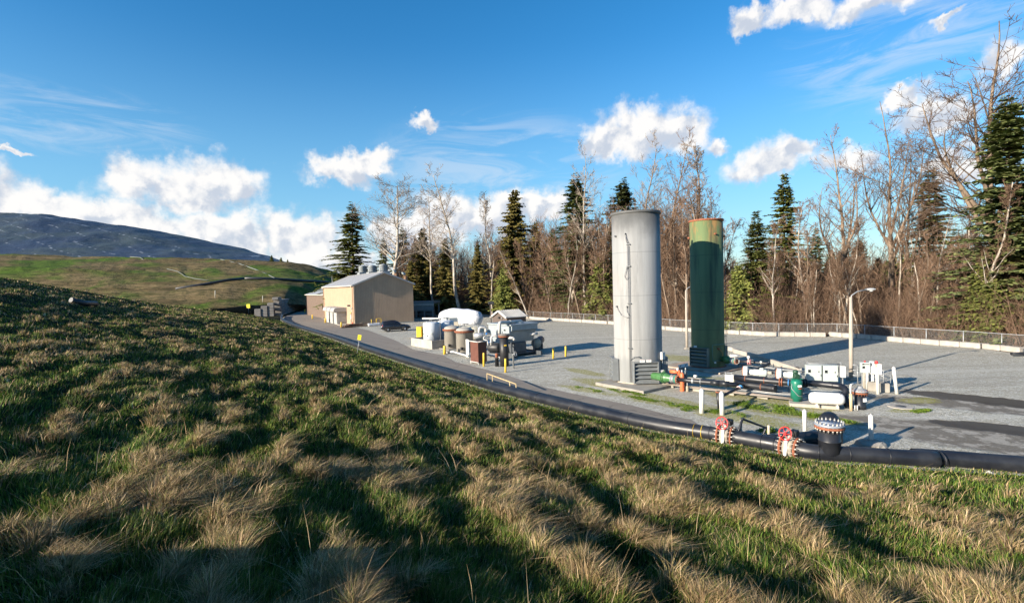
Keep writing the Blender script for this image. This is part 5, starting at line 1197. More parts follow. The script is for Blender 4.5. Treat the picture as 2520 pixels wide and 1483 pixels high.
# ------------------------------------------------------------------ pipework beside the stacks
def mat_pipe_run(name, label, cat, pts, r, mat, rings=(), group=None, rad=.25, parts=None, seg=14):
    root = thing(name, label, cat, (pts[0][0], pts[0][1], 0), 0, group); lo = local(root); L = [lo(p) for p in pts]
    MB().path(elbow_path(L, rad, 6), r, seg).build('pipe', mat, root)
    for f, rr, w, m_, nm in rings:
        i = int(f); t_ = f - i; a, b = L[i], L[min(i + 1, len(L) - 1)]; p = a + (b - a) * t_; d = (b - a).normalized()
        MB().lathe([(r, -w / 2), (rr, -w / 2), (rr, w / 2), (r, w / 2)], 20, axisM(p, d)).build(nm, m_, root)
    return root, lo, L
def support(p, z, h0=0.0):
    pass
def build_skid():
    # grey stack inlet: green reducer, silver flange, rusty butterfly valve
    def inlet(label, a, b, rmax, z, base):
        a, b = np.array(a), np.array(b); d = (b - a); L = np.linalg.norm(d); d = d / L
        root = thing('inlet_fitting', label, 'pipe fitting', (a[0], a[1], 0), math.atan2(d[1], d[0]), 'green inlet fittings on the stacks')
        M = axisM((0, 0, z), (1, 0, 0))
        MB().lathe([(rmax * .75, -.75), (rmax * .85, -.12), (rmax, .0), (rmax, L * .42), (rmax * .86, L * .55), (rmax * .58, L * .98), (rmax * .58, L)], 24, M).build('reducer', GREENP, root)
        for x in (.05, .16): MB().lathe([(rmax, x - .02), (rmax * 1.22, x - .02), (rmax * 1.22, x + .025), (rmax, x + .025)], 24, M).build('flange', GREENP, root)
        MB().torus((.11, 0, z + rmax * 1.32), (0, 1, 0), .06, .015, 12, 5).build('lifting_eye', GREENP, root)
        MB().lathe([(rmax * .58, L), (rmax * .92, L + .01), (rmax * .92, L + .05), (rmax * .62, L + .06), (rmax * .62, L + .19), (rmax * .9, L + .2), (rmax * .9, L + .24)], 24, M).build('adapter', STEEL, root)
        MB().lathe([(rmax * .5, L + .26), (rmax * .86, L + .26), (rmax * .86, L + .38), (rmax * .5, L + .38)], 24, M).build('butterfly_valve', pbr('valve_green', (.05, .2, .15), .5), root)
        MB().lathe([(rmax * .5, L + .40), (rmax * .92, L + .40), (rmax * .92, L + .45), (rmax * .5, L + .45)], 24, M).build('rust_flange', RUST, root)
        for k in range(10):
            an = 2 * math.pi * k / 10; y, zz = rmax * .8 * math.cos(an), rmax * .8 * math.sin(an)
            MB().cyl((L + .16, y, z + zz), (L + .52, y, z + zz), .014, 5).build('stud', BOLT, root)
        return root
    a = Z2(215, 540, .72); b = Z2(365, 562, .72); inlet('green tapered inlet fitting at the foot of the grey stack', a, b, .30, .72, 0)
    a2 = Z2(1275, 245, .75); b2 = Z2(1375, 262, .75); inlet('green tapered inlet fitting at the foot of the green stack', a2, b2, .25, .75, 0)
    # header from the grey stack
    r1, lo, L = mat_pipe_run('header_pipe', 'black pipe leading from the orange cylinder to the white control box', 'pipe', [Z2(470, 575, .72), Z2(700, 600, .72), Z2(1080, 632, .72), Z2(1470, 668, .72)], .135, PM,
        [(1.05, .15, .12, STEEL, 'clamp'), (1.4, .15, .04, STEEL, 'clamp'), (2.05, .165, .5, PM, 'sleeve'), (2.45, .165, .5, PM, 'sleeve')])
    r2, lo, L = mat_pipe_run('header_pipe', 'thick capped black pipe in front of the upper black pipe', 'pipe', [Z2(1440, 640, .62), Z2(1760, 682, .62), Z2(2060, 726, .62), Z2(2112, 734, .62)], .19, PM, [(1.4, .205, .035, RUST, 'strap'), (2.3, .205, .03, PM, 'cap_seam')])
    r3, lo, L = mat_pipe_run('header_pipe', 'long upper black pipe running past both blowers to the black downward bend', 'pipe', [Z2(1425, 540, 1.05), Z2(1800, 585, 1.05), Z2(2430, 640, 1.05), Z3(640, 762, .98), Z3(1120, 818, .95), Z3(1190, 870, .86), Z3(1165, 960, .6), Z3(1190, 1080, .3), Z3(1262, 1200, -.05)], .165, PM,
        [(.5, .18, .03, RUST, 'strap'), (1.2, .18, .03, RUST, 'strap'), (1.62, .24, .05, RUST, 'flange'), (1.68, .24, .05, RUST, 'flange'), (1.85, .185, .05, pbr('blue_tape', (.05, .2, .45), .6), 'tape'), (2.4, .24, .08, BLACK, 'flange'), (2.55, .24, .08, BLACK, 'flange'), (3.7, .18, .03, PM, 'weld_ring')], rad=.5)
    # angled drain pipe and standpipe
    r4, lo, L = mat_pipe_run('drain_pipe', 'thin black pipe sloping out from the thick capped pipe', 'pipe', [Z2(1555, 688, .62), Z2(1230, 845, .68)], .075, PM, [(.12, .12, .10, pbr('blue_coupling', (.04, .25, .5), .5), 'coupling'), (.22, .115, .05, pbr('pink_coupling', (.55, .42, .40), .6), 'coupling')])
    pb = Z2(1168, 1095); pt = D(*[1599 + 1138 * .1464, 848.7 + 775 * .1464], pb[1])
    r5, lo, L = mat_pipe_run('standpipe', 'black standpipe with a rusty cap beside the white bollard', 'pipe', [pb - np.array([0, 0, .1]), pt], .085, PM, [(.97, .12, .06, RUST, 'flange')])
    # upper run from the green stack to the first blower
    r6, lo, L = mat_pipe_run('feed_pipe', 'black pipe from the green stack turning back to the white blower', 'pipe', [Z2(1455, 268, .75), Z2(1700, 285, .75), Z2(2012, 312, .75), Z2(1695, 448, .80)], .105, PM,
        [(.2, .125, .06, STEEL, 'clamp'), (.8, .20, .05, pbr('pink_flange', (.6, .25, .25), .6), 'flange'), (.95, .20, .05, pbr('pink_flange', (.6, .25, .25), .6), 'flange'), (1.95, .12, .05, STEEL, 'band')], rad=.16)
    # white actuators
    p = Z2(1340, 180, 1.18); q = Z2(1490, 182, 1.18)
    ac = thing('actuator', 'white cylinder actuator above the green stack inlet', 'actuator', (p[0], p[1], 1.18), 0); lo = local(ac); MB().cyl(lo(p), lo(q), .10, 14).build('cylinder', WHITE, ac); m_ = (lo(p) + lo(q)) / 2; MB().cyl(m_ + Vector((.05, 0, -.40)), m_ + Vector((.05, 0, -.05)), .04, 8).build('stem', STEEL, ac)
    p = Z2(1655, 205, 1.2); ac = thing('actuator', 'small white valve head above the pink flange', 'actuator', (p[0], p[1], 1.2), 0); MB().lathe([(.05, -.35), (.05, -.08), (.10, -.06), (.12, .02), (.08, .10), (.02, .12)], 14).build('head', WHITE, ac)
    p = Z2(345, 440, 1.15); q = Z2(470, 455, 1.15)
    ac = thing('actuator', 'orange cylinder actuator on the grey stack inlet', 'actuator', (p[0], p[1], 1.15), 0); lo = local(ac); MB().cyl(lo(p), lo(q), .11, 14).build('cylinder', ORANGE, ac); MB().box(lo(q) + Vector((.05, 0, -.1)), (.14, .14, .45), bev=.02).build('bracket', ORANGE, ac); MB().lathe([(.06, 0), (.07, .12), (.03, .2)], 10, Matrix.Translation(lo(q) + Vector((-.02, 0, .08)))).build('head', WHITE, ac)
    p = Z2(765, 520, 1.0); ac = thing('transmitter', 'small white transmitter on the black pipe beside the orange cylinder', 'instrument', (p[0], p[1], 1.0), 0); MB().cyl((-.10, 0, 0), (.10, 0, 0), .075, 12).build('head', WHITE, ac); MB().cyl((0, 0, -.16), (0, 0, -.05), .03, 8).build('stem', STEEL, ac)
    p = Z2(1865, 285, .98); ac = thing('transmitter', 'small white transmitter on the pipe from the green stack', 'instrument', (p[0], p[1], .98), 0); MB().lathe([(.03, -.14), (.03, -.05), (.075, -.04), (.075, .05), (.03, .07)], 12).build('head', WHITE, ac)
    # gas cylinders
    def cylinder(px, py, r, h, mat, label, cap=STEEL):
        b = G(px, py); c = thing('gas_cylinder', label, 'gas cylinder', b + np.array([0, r, 0]) * .6, 0, 'gas cylinders by the grey stack')
        MB().lathe([(r * .9, 0), (r, .03), (r, h - r * 1.1), (r * .8, h - r * .45), (r * .35, h - r * .1), (r * .3, h)], 18).build('body', mat, c); MB().lathe([(r * .3, h), (r * .4, h + .02), (r * .36, h + .14), (.01, h + .17)], 12).build('valve_cap', cap, c)
        return c
    oc = cylinder(1679.5, 962.5, .135, 1.15, ORANGE, 'tall orange gas cylinder in front of the black pipe')
    for z_ in (.72, .60): MB().torus((0.02, 0, z_), (.1, .0, 1), .155, .012, 20, 5).build('hose', STEEL, oc)
    cylinder(1688, 959, .10, 1.22, pbr('grey_cylinder', (.10, .12, .13), .5), 'slim grey gas cylinder behind the tall orange one')
    cylinder(1691.7, 963.5, .085, .38, pbr('brown_can', (.32, .27, .20), .6), 'small brown canister at the foot of the orange cylinder')
    # tilted white sign
    p = Z2(560, 420); sg = thing('sign', 'tilted white sign board standing between the stacks', 'sign', p, R(-20)); t_ = D(1599 + 548 * .1464, 848.7 + 340 * .1464, p[1])
    zc = t_[2]; MB().cyl((0, 0, 0), (0, 0, zc), .025, 6).build('post', STEEL, sg)
    pl = MB().box((0, -.04, zc), (.70, .02, .22), rot=Matrix.Rotation(R(-14), 3, 'Y')).build('board', SIGNW, sg)
    for x_ in (-.2, .2): MB().box((x_, -.056, zc + x_ * .25), (.16, .006, .05), rot=Matrix.Rotation(R(-50), 3, 'Y')).build('mark', INK, pl)
    # white control box on a rack
    p = Z2(1332, 770); bx = thing('control_box', 'white control box on a steel rack over the black pipes', 'control box', p, R(-14)); zt = D(1599 + 1332 * .1464, 848.7 + 492 * .1464, p[1])[2]
    MB().box((0, -.06, zt - .30), (.48, .24, .58), bev=.02).build('cabinet', WHITE, bx)
    for s_ in (-1, 1): MB().box((s_ * .17, .09, zt / 2), (.04, .04, zt + .25)).build('post', STEEL, bx)
    for z_ in (.25, .45, zt + .08): MB().box((0, .115, z_), (.46, .012, .05)).build('crossbar', STEEL, bx)
    # blowers
    def blower(label, vc, r, mo0, mo1, mr):
        vc = np.array(vc); d = np.array(mo1) - np.array(mo0); L = np.linalg.norm(d); d /= L; root = thing('blower', label, 'blower', (vc[0], vc[1], 0), math.atan2(d[1], d[0]), 'white centrifugal blowers'); z = vc[2]
        M = axisM((0, 0, z), (1, 0, 0))
        MB().lathe([(.12, -.16), (r * .93, -.15), (r, -.11), (r * .96, -.07), (r, -.02), (r * .96, .03), (r, .07), (r * .93, .12), (.12, .13)], 30, M).build('casing', WHITE, root)
        MB().torus((-.16, 0, z), (1, 0, 0), r * .9, .03, 30, 6).build('rim', RUST, root)
        MB().lathe([(.05, -.22), (.20, -.215), (.24, -.15)], 20, M).build('hub', RUST, root)
        MB().cyl((.0, 0, z - r * .4), (-.02, -.05, z - r * 1.15), .12, 12).build('outlet', RUST, root)
        MB().lathe([(.14, .14), (.17, .30), (mr * .8, .42), (mr, .45), (mr, .45 + L * .62), (mr * .95, .45 + L * .64)], 20, M).build('bearing_housing', WHITE, root)
        mt = MB(); mt.lathe([(mr * .96, .45 + L * .3), (mr * 1.02, .45 + L * .32), (mr * 1.02, .45 + L * .85), (mr * .9, .47 + L * .9), (.02, .47 + L * .9)], 22, M)
        for k in range(18): an = 2 * math.pi * k / 18; mt.box((.45 + L * .6, mr * 1.02 * math.cos(an), z + mr * 1.02 * math.sin(an)), (L * .45, .012, .03), rot=Matrix.Rotation(an - math.pi / 2, 3, 'X'))
        mo = mt.build('motor', PALEGREY, root); MB().box((.45 + L * .55, -.05, z + mr + .06), (.22, .18, .12), bev=.02).build('terminal_box', PALEGREY, mo)
        MB().box((.55, 0, z - mr - .12), (1.3, .5, .12)).build('base_frame', DGREY, root); MB().box((.55, 0, .10), (1.5, .62, .20), bev=.02).build('plinth', CONC, root)
        return root
    v = Z2(1612, 450, .86); blower('white centrifugal blower with rusty rim at the end of the turned back pipe', v, .38, Z2(1690, 510, .7), Z2(1935, 525, .7), .20)
    v = Z2(2178, 490, .86); blower('white centrifugal blower with rusty rim beside the green compressor', v, .38, Z2(2250, 545, .7), Z2(2480, 560, .7), .20)
    # conduit bundles on sleepers
    cb = thing('conduit_bundle', 'bundle of pale conduits on sleepers along the front of the pipework', 'conduits', Z2(1300, 790), 0); lo = local(cb)
    CB = pbr('conduit_beige', (.27, .235, .18), .6, var=.2); mats = [CB, STEEL, RUST, CB, DGREY, CB]
    for k in range(6):
        o = np.array([.10, .13, 0]) * (k - 2.5) * .55; MB().path([lo(np.array(q) + o) for q in (Z2(230, 640, .24), Z2(700, 705, .24), Z2(1300, 775, .24), Z2(1900, 845, .24), Z2(2420, 905, .24))], .024 if k != 2 else .02, 6).build('conduit', mats[k], cb)
    cb2 = thing('conduit_bundle', 'bundle of pale conduits behind the black header pipe', 'conduits', Z2(900, 570), 0); lo = local(cb2)
    for k in range(4):
        o = np.array([.08, .11, 0]) * (k - 1.5) * .6; MB().path([lo(np.array(q) + o) for q in (Z2(600, 545, .3), Z2(900, 570, .3), Z2(1270, 598, .3))], .022, 6).build('conduit', STEEL if k % 2 else CB, cb2)
    cb3 = thing('conduit_bundle', 'grey conduits on small stands leading to the pale cabinets', 'conduits', Z2(1900, 380), 0); lo = local(cb3)
    for k in range(4):
        o = np.array([.08, .13, 0]) * (k - 1.5) * 1.2; MB().path([lo(np.array(q) + o) for q in (Z2(1480, 320, .35), Z2(1900, 372, .35), Z2(2450, 440, .35), Z3(560, 560, .35))], .02, 6).build('conduit', STEEL if k % 2 else DGREY, cb3)
    for x, y in ((1700, 380), (1985, 440), (2075, 400)):
        q = lo(Z2(x, y)); MB().box(q + Vector((0, 0, .2)), (.04, .04, .42)).build('stand', STEEL, cb3)
    cb4 = thing('conduit_bundle', 'white conduits and black hose under the thick capped pipe', 'conduits', Z2(2200, 760), 0); lo = local(cb4)
    for k in range(7):
        o = np.array([.08, .11, 0]) * (k - 3) * .8; MB().path([lo(np.array(q) + o) for q in (Z2(1500, 735, .32), Z2(2000, 790, .32), Z2(2430, 830, .32), Z3(560, 960, .3), Z3(1100, 930, .3))], .026, 6).build('conduit', (STEEL, BLACK, WHITE, DGREY, BLACK, STEEL, DGREY)[k], cb4)
    for x, y, w in ((345, 705, .62), (790, 772, .60), (1350, 832, .60), (1908, 893, .60), (2010, 480, .4), (2300, 440, 1.3)):
        o = MB().box((0, 0, .09), (w, .30 if w < 1 else .8, .18), bev=.015).build('concrete_sleeper', CONC); o.location = Vector(Z2(x, y)); o.rotation_euler = (0, 0, YA)
        tag(o, {345: 'concrete sleeper nearest the grey stack', 790: 'concrete sleeper left of the white bollard pair', 1350: 'concrete sleeper under the white control box', 1908: 'concrete sleeper in front of the thick capped pipe', 2010: 'small concrete sleeper beside the first blower motor', 2300: 'wide concrete pad behind the second blower'}[x], 'sleeper', 'concrete sleepers under the pipework')
    for x, y, z_, lab in ((850, 745, .62, 'header'), (1600, 660, .9, 'u'), (1885, 795, .45, 't'), (1930, 680, .9, 'v'), (2335, 830, .9, 'w'), (1500, 400, .65, 'f'), (1705, 385, .65, 'g')):
        b = Z2(x, y); st = MB(); st.cyl((0, 0, 0), (0, 0, z_), .045, 8); st.box((0, 0, z_ - .02), (.22, .22, .03)); o = st.build('pipe_stand', STEEL); o.location = Vector(b)
        tag(o, {'header': 'grey pipe stand under the black pipe behind the white bollard', 'u': 'grey pipe stand under the upper black pipe near the control box', 't': 'grey pipe stand under the end of the thick capped pipe', 'v': 'grey pipe stand under the middle of the upper black pipe', 'w': 'grey pipe stand left of the green compressor tank', 'f': 'grey pipe stand nearest the green stack inlet', 'g': 'grey pipe stand under the pink flanges'}[lab], 'pipe stand', 'grey pipe stands')
    # low concrete kerb wall
    kp = [Z2(1180, 62), Z2(1400, 100), Z2(1430, 128), Z2(1790, 225), Z2(2150, 345), Z2(2520, 470), Z3(330, 540)]
    kw = thing('kerb_wall', 'low concrete kerb wall running from behind the green stack to the cabinets', 'wall', kp[2], 0); lo = local(kw)
    for a, b in zip(kp[:-1], kp[1:]):
        a, b = np.array(a), np.array(b); d = b - a; L = np.linalg.norm(d); MB().box(lo((a + b) / 2) + Vector((0, 0, .16)), (L + .02, .26, .36 if L > 1 else .40), rz=math.atan2(d[1], d[0]), bev=.02).build('section', CONC_PALE, kw)
    # ---------------- compressor, tank, cabinets
    pf = Z3(243, 1150); pe = Z3(1085, 1212); pd = thing('concrete_pad', 'concrete pad under the green compressor and the white tank', 'pad', pf, math.atan2(pe[1] - pf[1], pe[0] - pf[0])); Lp = float(np.linalg.norm((pe - pf)[:2])); MB().box((Lp / 2, .62, .06), (Lp, 1.25, .20), bev=.015).build('slab', CONC_PALE, pd)
    b = Z3(415, 1085, .16); cp = thing('compressor', 'green upright air compressor with its pump on top', 'compressor', b + np.array([0, .28, 0]), 0); r = .29
    MB().lathe([(.22, 0), (.22, .12), (r, .14), (r, 1.02), (r * .93, 1.10), (r * .6, 1.17), (.05, 1.2)], 26).build('tank', TEAL, cp)
    MB().box((0, 0, 1.20), (.50, .30, .04)).build('platform', TEAL, cp); DG = pbr('pump_green', (.02, .06, .035), .45)
    MB().box((-.05, 0, 1.36), (.24, .24, .30), bev=.05).lathe([(.10, 1.5), (.13, 1.52), (.13, 1.64), (.05, 1.68)], 12, Matrix.Translation((-.05, 0, 0))).lathe([(.13, -.06), (.13, .06)], 16, axisM((-.05, -.16, 1.36), (0, 1, 0))).build('pump', DG, cp)
    MB().cyl((.14, -.12, 1.33), (.14, .14, 1.33), .085, 14).build('motor', PALEGREY, cp); MB().path([(-.28, -.05, .95), (-.33, -.12, .7), (-.1, -.34, .35), (.25, -.30, .30)], .018, 6).build('hose', STEEL, cp)
    MB().box((0, -r - .002, .86), (.20, .012, .10)).build('label_plate', SIGNW, cp); MB().box((.02, -r - .002, .72), (.16, .012, .035)).build('red_label', REDP, cp)
    c = Z3(865, 1035, .52); tk = thing('propane_tank', 'white horizontal tank with a rusty underside on the concrete pad', 'tank', (c[0], c[1], .16), pd.rotation_euler[2] + R(4)); r = .315; Lh = .80
    tm, t, bb = emat('white_tank_paint'); tc = t.new('ShaderNodeTexCoord').outputs['Object']; _x, _y, zz = t.sep(tc); rn = t.noise(tc, 14, 5, .7)
    t.put(bb.inputs['Base Color'], t.mix(t.math('MULTIPLY', t.ramp(t.math('MULTIPLY_ADD', t.math('SUBTRACT', rn, .5), .5, t.math('SUBTRACT', .20, zz)), -.02, .12), .7), (.60, .60, .58, 1), (.32, .25, .14, 1))); bb.inputs['Roughness'].default_value = .4
    MB().lathe([(.02, -Lh), (r * .55, -Lh + .02), (r * .88, -Lh + .12), (r, -Lh + .26), (r, Lh - .26), (r * .88, Lh - .12), (r * .55, Lh - .02), (.02, Lh)], 26, axisM((0, 0, .40), (1, 0, 0))).build('shell', tm, tk)
    for x_ in (-.45, .45):
        for y_ in (-.16, .16): MB().box((x_, y_, .05), (.06, .06, .16)).build('foot', WHITE, tk)
    MB().path([(-.62, -.12, .70), (-.5, -.30, .55), (0, -.335, .42), (.45, -.31, .52), (.62, -.1, .71)], .008, 5).build('cable', BLACK, tk); MB().path([(-.7, .05, .78), (.7, .05, .80)], .015, 6).build('vent_line', STEEL, tk)
    # cabinets
    def cabinet(label, px0, px1, pyt, Yd, base, dep, win):
        a = D(px0, pyt, Yd[0]); b_ = D(px1, pyt, Yd[1]); d = (b_ - a)[:2]; w = float(np.linalg.norm(d)); zt = (a[2] + b_[2]) / 2; rz = math.atan2(d[1], d[0])
        root = thing('control_cabinet', label, 'cabinet', (*((a + b_)[:2] / 2), 0), rz, 'pale control cabinets'); h = zt - base
        MB().box((0, dep / 2, base + h / 2), (w, dep, h), bev=.012).build('enclosure', PALEGREY, root)
        dr = MB().box((0, -.012, base + h / 2), (w - .06, .022, h - .06), bev=.006).build('door', PALEGREY, root)
        MB().box((-w * .32, -.028, base + h * .62), (.15, .012, .17)).build('window', GLASSB, dr); MB().box((w * .28, -.034, base + h * .58), (.045, .02, .08)).build('handle', BLACK, dr); MB().box((w * .42, -.032, base + h * .35), (.03, .02, .11)).build('latch', BLACK, dr)
        MB().box((w / 2 + .03, dep * .5, base + h * .72), (.05, dep * .6, h * .36)).build('vent_hood', DGREY, root)
        for sx in (-1, 1): MB().box((sx * (w / 2 - .06), dep - .05, base / 2), (.06, .06, base)).build('leg', STEEL, root)
        return root
    Yc = G(2000, 951)[1]
    cabinet('pale green control cabinet, the one nearer the compressor', 1984, 2022, 898, (Yc + .10, Yc - .1), .38, .34, 1)
    cabinet('pale green control cabinet, the one nearer the lamp post', 2025.5, 2062, 899, (Yc - .15, Yc - .35), .34, .34, 1)
    fr = thing('support_frame', 'galvanised frame behind the two pale cabinets', 'frame', G(2020, 945), 0); lo = local(fr)
    for px in (1986, 2068): q = D(px, 889, Yc + .45); MB().box(lo((q[0], q[1], q[2] / 2)), (.06, .06, q[2])).build('post', STEEL, fr)
    q0, q1 = lo(D(1986, 894, Yc + .45)), lo(D(2068, 896, Yc + .45)); MB().cyl(q0, q1, .03, 6).build('rail', STEEL, fr)
    def boxpost(label, cx, cy, wpx, hpx, Y, dep, mat, posts=2, cat='panel box', beacon=None, name='panel_box'):
        c = D(cx, cy, Y); s = Y / FPX; w, h = wpx * s, hpx * s; root = thing(name, label, cat, (c[0], c[1], 0), YA * .35); z = c[2]
        MB().box((0, 0, z), (w, dep, h), bev=.012).build('enclosure', mat, root)
        for k in range(posts): MB().box(((k - (posts - 1) / 2) * w * .5, dep * .35, (z - h / 2) / 2), (.05, .05, z - h / 2)).build('post', STEEL, root)
        if beacon: bc = MB().lathe([(beacon, 0), (beacon, beacon * 1.5), (beacon * .6, beacon * 2.1), (.01, beacon * 2.2)], 14, Matrix.Translation((0, 0, z + h / 2))).build('beacon', REDP, root)
        return root, z, w, h
    boxpost('narrow white box on a post between the pale cabinets and lamp post', 2073.5, 914, 10.5, 28, Yc - .5, .22, WHITE, 1)
    Yp = G(2140, 958)[1]
    rt_, z, w, h = boxpost('white control panel with a small screen and a small red beacon', 2127.5, 903.5, 20, 26, Yp, .24, PALEGREY, 2, beacon=.045)
    MB().box((-w * .2, -.125, z + .02), (.13, .01, .13)).build('screen', GLASSB, rt_); MB().box((w * .1, -.125, z + h * .33), (.28, .008, .04)).build('lettering', INK, rt_); MB().box((-w * .25, -.125, z + h * .33), (.09, .008, .09)).build('emblem', INK, rt_)
    boxpost('small blue grey box fixed above the white panels', 2144, 894, 9.5, 13, Yp + .05, .16, PALEGREY, 1)
    boxpost('low plain white box between the two beacon panels', 2143, 909.5, 11, 19, Yp - .05, .20, WHITE, 2)
    os_ = pbr('rust_streaked_white', (.74, .72, .68), .5, dirt=(.55, .17, .05), dirt_amt=1.0, dirt_scale=5.5, streak=1)
    boxpost('white panel streaked with orange rust under a large red beacon', 2156, 907.5, 19, 26, Yp - .1, .30, os_, 2, beacon=.08)
    cd = thing('conduit_riser', 'row of white conduits dropping from the panels to the ground', 'conduits', G(2133, 963), 0); lo = local(cd)
    for k in range(6): q = lo(D(2124 + k * 3.6 + (6 if k > 3 else 0), 917, Yp - .22)); MB().cyl((q.x, q.y, .0), (q.x, q.y, q.z), .026, 6).build('conduit', CREAM if k < 2 else WHITE, cd)
    for x, y, w_, h_, lab in ((1720, 905, .62, .52, 'square concrete block behind the white bollard by the panels'), (1875, 925, .60, .52, 'square concrete block under the small handrail')):
        o = MB().box((0, 0, h_ / 2), (w_, .5, h_), bev=.02).build('concrete_block', CONC); o.location = Vector(Z3(x, y) + np.array([0, .3, 0])); o.rotation_euler = (0, 0, YA * .5); tag(o, lab, 'block', 'square concrete blocks by the panels')
    def rail(label, segs, Y, r=.026):
        root = thing('handrail', label, 'handrail', (D(*segs[0][0], Y)[0], Y, 0), 0); lo = local(root)
        for s_ in segs:
            MB().path([lo(D(*(q if len(q) == 2 else q[:2]), Y if len(q) == 2 else q[2])) for q in s_], r, 6).build('bar', STEEL, root)
        return root
    f3 = lambda x, y: (1906.5 + x * .1464, 830.3 + y * .1464)
    rail('small galvanised handrail panel right of the beacon panels', [[f3(1770, 545), f3(1935, 572), f3(1942, 762), f3(1832, 735)], [f3(1822, 560), f3(1836, 818)], [f3(1780, 640), f3(1938, 668)]], Yp - .5)
    rail('galvanised handrail between the lamp post and the panels', [[f3(1310, 455), f3(1440, 482)], [f3(1310, 545), f3(1440, 567)], [f3(1310, 630), f3(1470, 660)], [f3(1382, 470), f3(1392, 770)]], Yp + .6)
    # black canister with rusty flange, pvc elbow post
    b = Z3(1488, 1215); cn = thing('condensate_canister', 'black upright canister with a rusty bolted flange and grey dome', 'canister', b + np.array([0, .25, 0]), 0)
    MB().lathe([(.265, 0), (.265, .22), (.25, .24), (.25, .80)], 24).build('barrel', PM, cn); MB().lathe([(.26, .78), (.355, .79), (.355, .84), (.26, .85)], 28).build('flange', RUST, cn); MB().lathe([(.355, .88), (.355, .93), (.30, .97), (.16, 1.05), (.12, 1.06), (.12, 1.14), (.02, 1.16)], 28).build('dome', pbr('dome_grey', (.25, .26, .27), .5), cn)
    for k in range(16): an = 2 * math.pi * k / 16; x_, y_ = .325 * math.cos(an), .325 * math.sin(an); MB().cyl((x_, y_, .70), (x_, y_, .98), .014, 5).build('bolt', RUST, cn)
    sg = MB().box((.06, -.262, .50), (.19, .012, .19), rz=R(6)).build('sign', SIGNW, cn); lettering('lettering', 'WARNING', .035, INK, sg, (.06, -.270, .55), (R(90), 0, R(6)))
    pp = Z3(1280, 1228); tp = D(*f3(1255, 795), pp[1]); pv = thing('vent_post', 'tan post topped by a white elbow pipe beside the black bend', 'post', pp, 0); lo = local(pv); zt = tp[2]
    MB().cyl((0, 0, 0), (-.02, 0, zt * .66), .07, 12).build('post', pbr('tan_pvc', (.52, .40, .24), .6), pv); MB().path(elbow_path([(-.02, 0, zt * .62), (-.03, 0, zt), (.42, .25, zt + .06)], .08), .042, 10).build('elbow', WHITE, pv)
    for x_, lab in ((1342, 'short white pipe stub nearer the tan post'), (1383, 'short white pipe stub nearer the black canister')):
        o = MB().cyl((0, 0, 0), (0, 0, .24), .028, 8).cyl((0, 0, .24), (0, 0, .26), .035, 8).build('pipe_stub', WHITE); o.location = Vector(Z3(x_, 1222)); tag(o, lab, 'pipe stub')
    mh = thing('manhole', 'concrete collar with a dark round cover set in the gravel', 'manhole', G(2216, 1000.5), .3); MB().lathe([(.58, -.05), (.56, .03), (.26, .035)], 8, cap=False, smooth=False).build('collar', CONC_PALE, mh); MB().lathe([(.26, -.02), (.26, .025), (.01, .03)], 20).build('cover', RUST if False else DGREY, mh)
    wp = thing('plastic_scrap', 'white scrap lying at the edge of the big pipe', 'scrap', D(2432, 1165, 16.9), 0); MB().add([(-.2, 0, 0), (.2, -.05, 0), (.05, .1, .02), (-.02, -.02, .12)], [(0, 1, 3), (1, 2, 3), (2, 0, 3), (0, 2, 1)]).build('sheet', WHITE, wp)
    # black pipe end poking in at the far right edge
    a = D(2488, 873, 40); b = D(2530, 878, 40); ep = thing('pipe', 'black pipe end at the far right edge of the gravel', 'pipe', (a[0], a[1], 0), 0); lo = local(ep); MB().cyl(lo((a[0], a[1], .25)), lo((b[0] + 1, b[1], .25)), .12, 12).build('tube', PM, ep); MB().box(lo((b[0], b[1], .3)), (.5, .4, .6)).build('stand', DGREY, ep)
build_skid()
def build_weeds():
    rg = np.random.default_rng(17); Q = []; C = []
    def patch(px, py, ra, rb, rz, n, h):
        g = G(px, py)
        for _ in range(n):
            r = math.sqrt(rg.uniform()); a = rg.uniform(0, 6.28); u, v = ra * r * math.cos(a), rb * r * math.sin(a); x = g[0] + u * math.cos(rz) - v * math.sin(rz); y = g[1] + u * math.sin(rz) + v * math.cos(rz)
            if fbm(np.array(x * 1.6), np.array(y * 1.6), 91, 2) < .42: continue
            for k in range(5):
                p = np.array([x, y, rg.uniform(.005, h)]) + np.append(rg.normal(0, .05, 2), 0); d = np.array([rg.normal(), rg.normal(), rg.uniform(.1, .9)]); d /= np.linalg.norm(d); w = np.cross(d, rg.normal(0, 1, 3)); w /= np.linalg.norm(w); L = rg.uniform(.03, .08)
                Q.append((p, p + d * L * .5 - w * L * .35, p + d * L, p + d * L * .5 + w * L * .35)); C.append(rg.uniform(0, 1))
    patch(1905, 1008, 2.2, .75, R(-48), 1500, .16); patch(1790, 1020, .9, .4, R(-48), 380, .14); patch(2030, 1030, 1.3, .4, R(-48), 420, .10); patch(1672, 1007, .7, .25, R(-50), 260, .12); patch(1600, 985, 1.5, .3, R(-50), 360, .06)
    patch(2265, 1012, .7, .2, R(20), 160, .05); patch(1892, 1062, .5, .25, 0, 160, .12); patch(1540, 965, 1.4, .35, R(-50), 320, .05); patch(1700, 1003, 2.0, .4, R(-48), 420, .06); patch(1445, 958, 1.2, .3, R(-50), 220, .05)
    Qa = np.array(Q); n = len(Qa); col = np.ones((n * 4, 4)); col[:, :3] = np.repeat(np.array(C), 4)[:, None]
    m = needle_mat('weed_leaf', ((0.055, 0.115, 0.012, 1), (0.14, 0.19, 0.025, 1)))
    tag(mesh_np('weeds', Qa.reshape(-1, 3), np.arange(n * 4).reshape(n, 4), m, col), 'low green weeds growing in the gravel around the pipework', 'weeds', kind='stuff')
build_weeds()
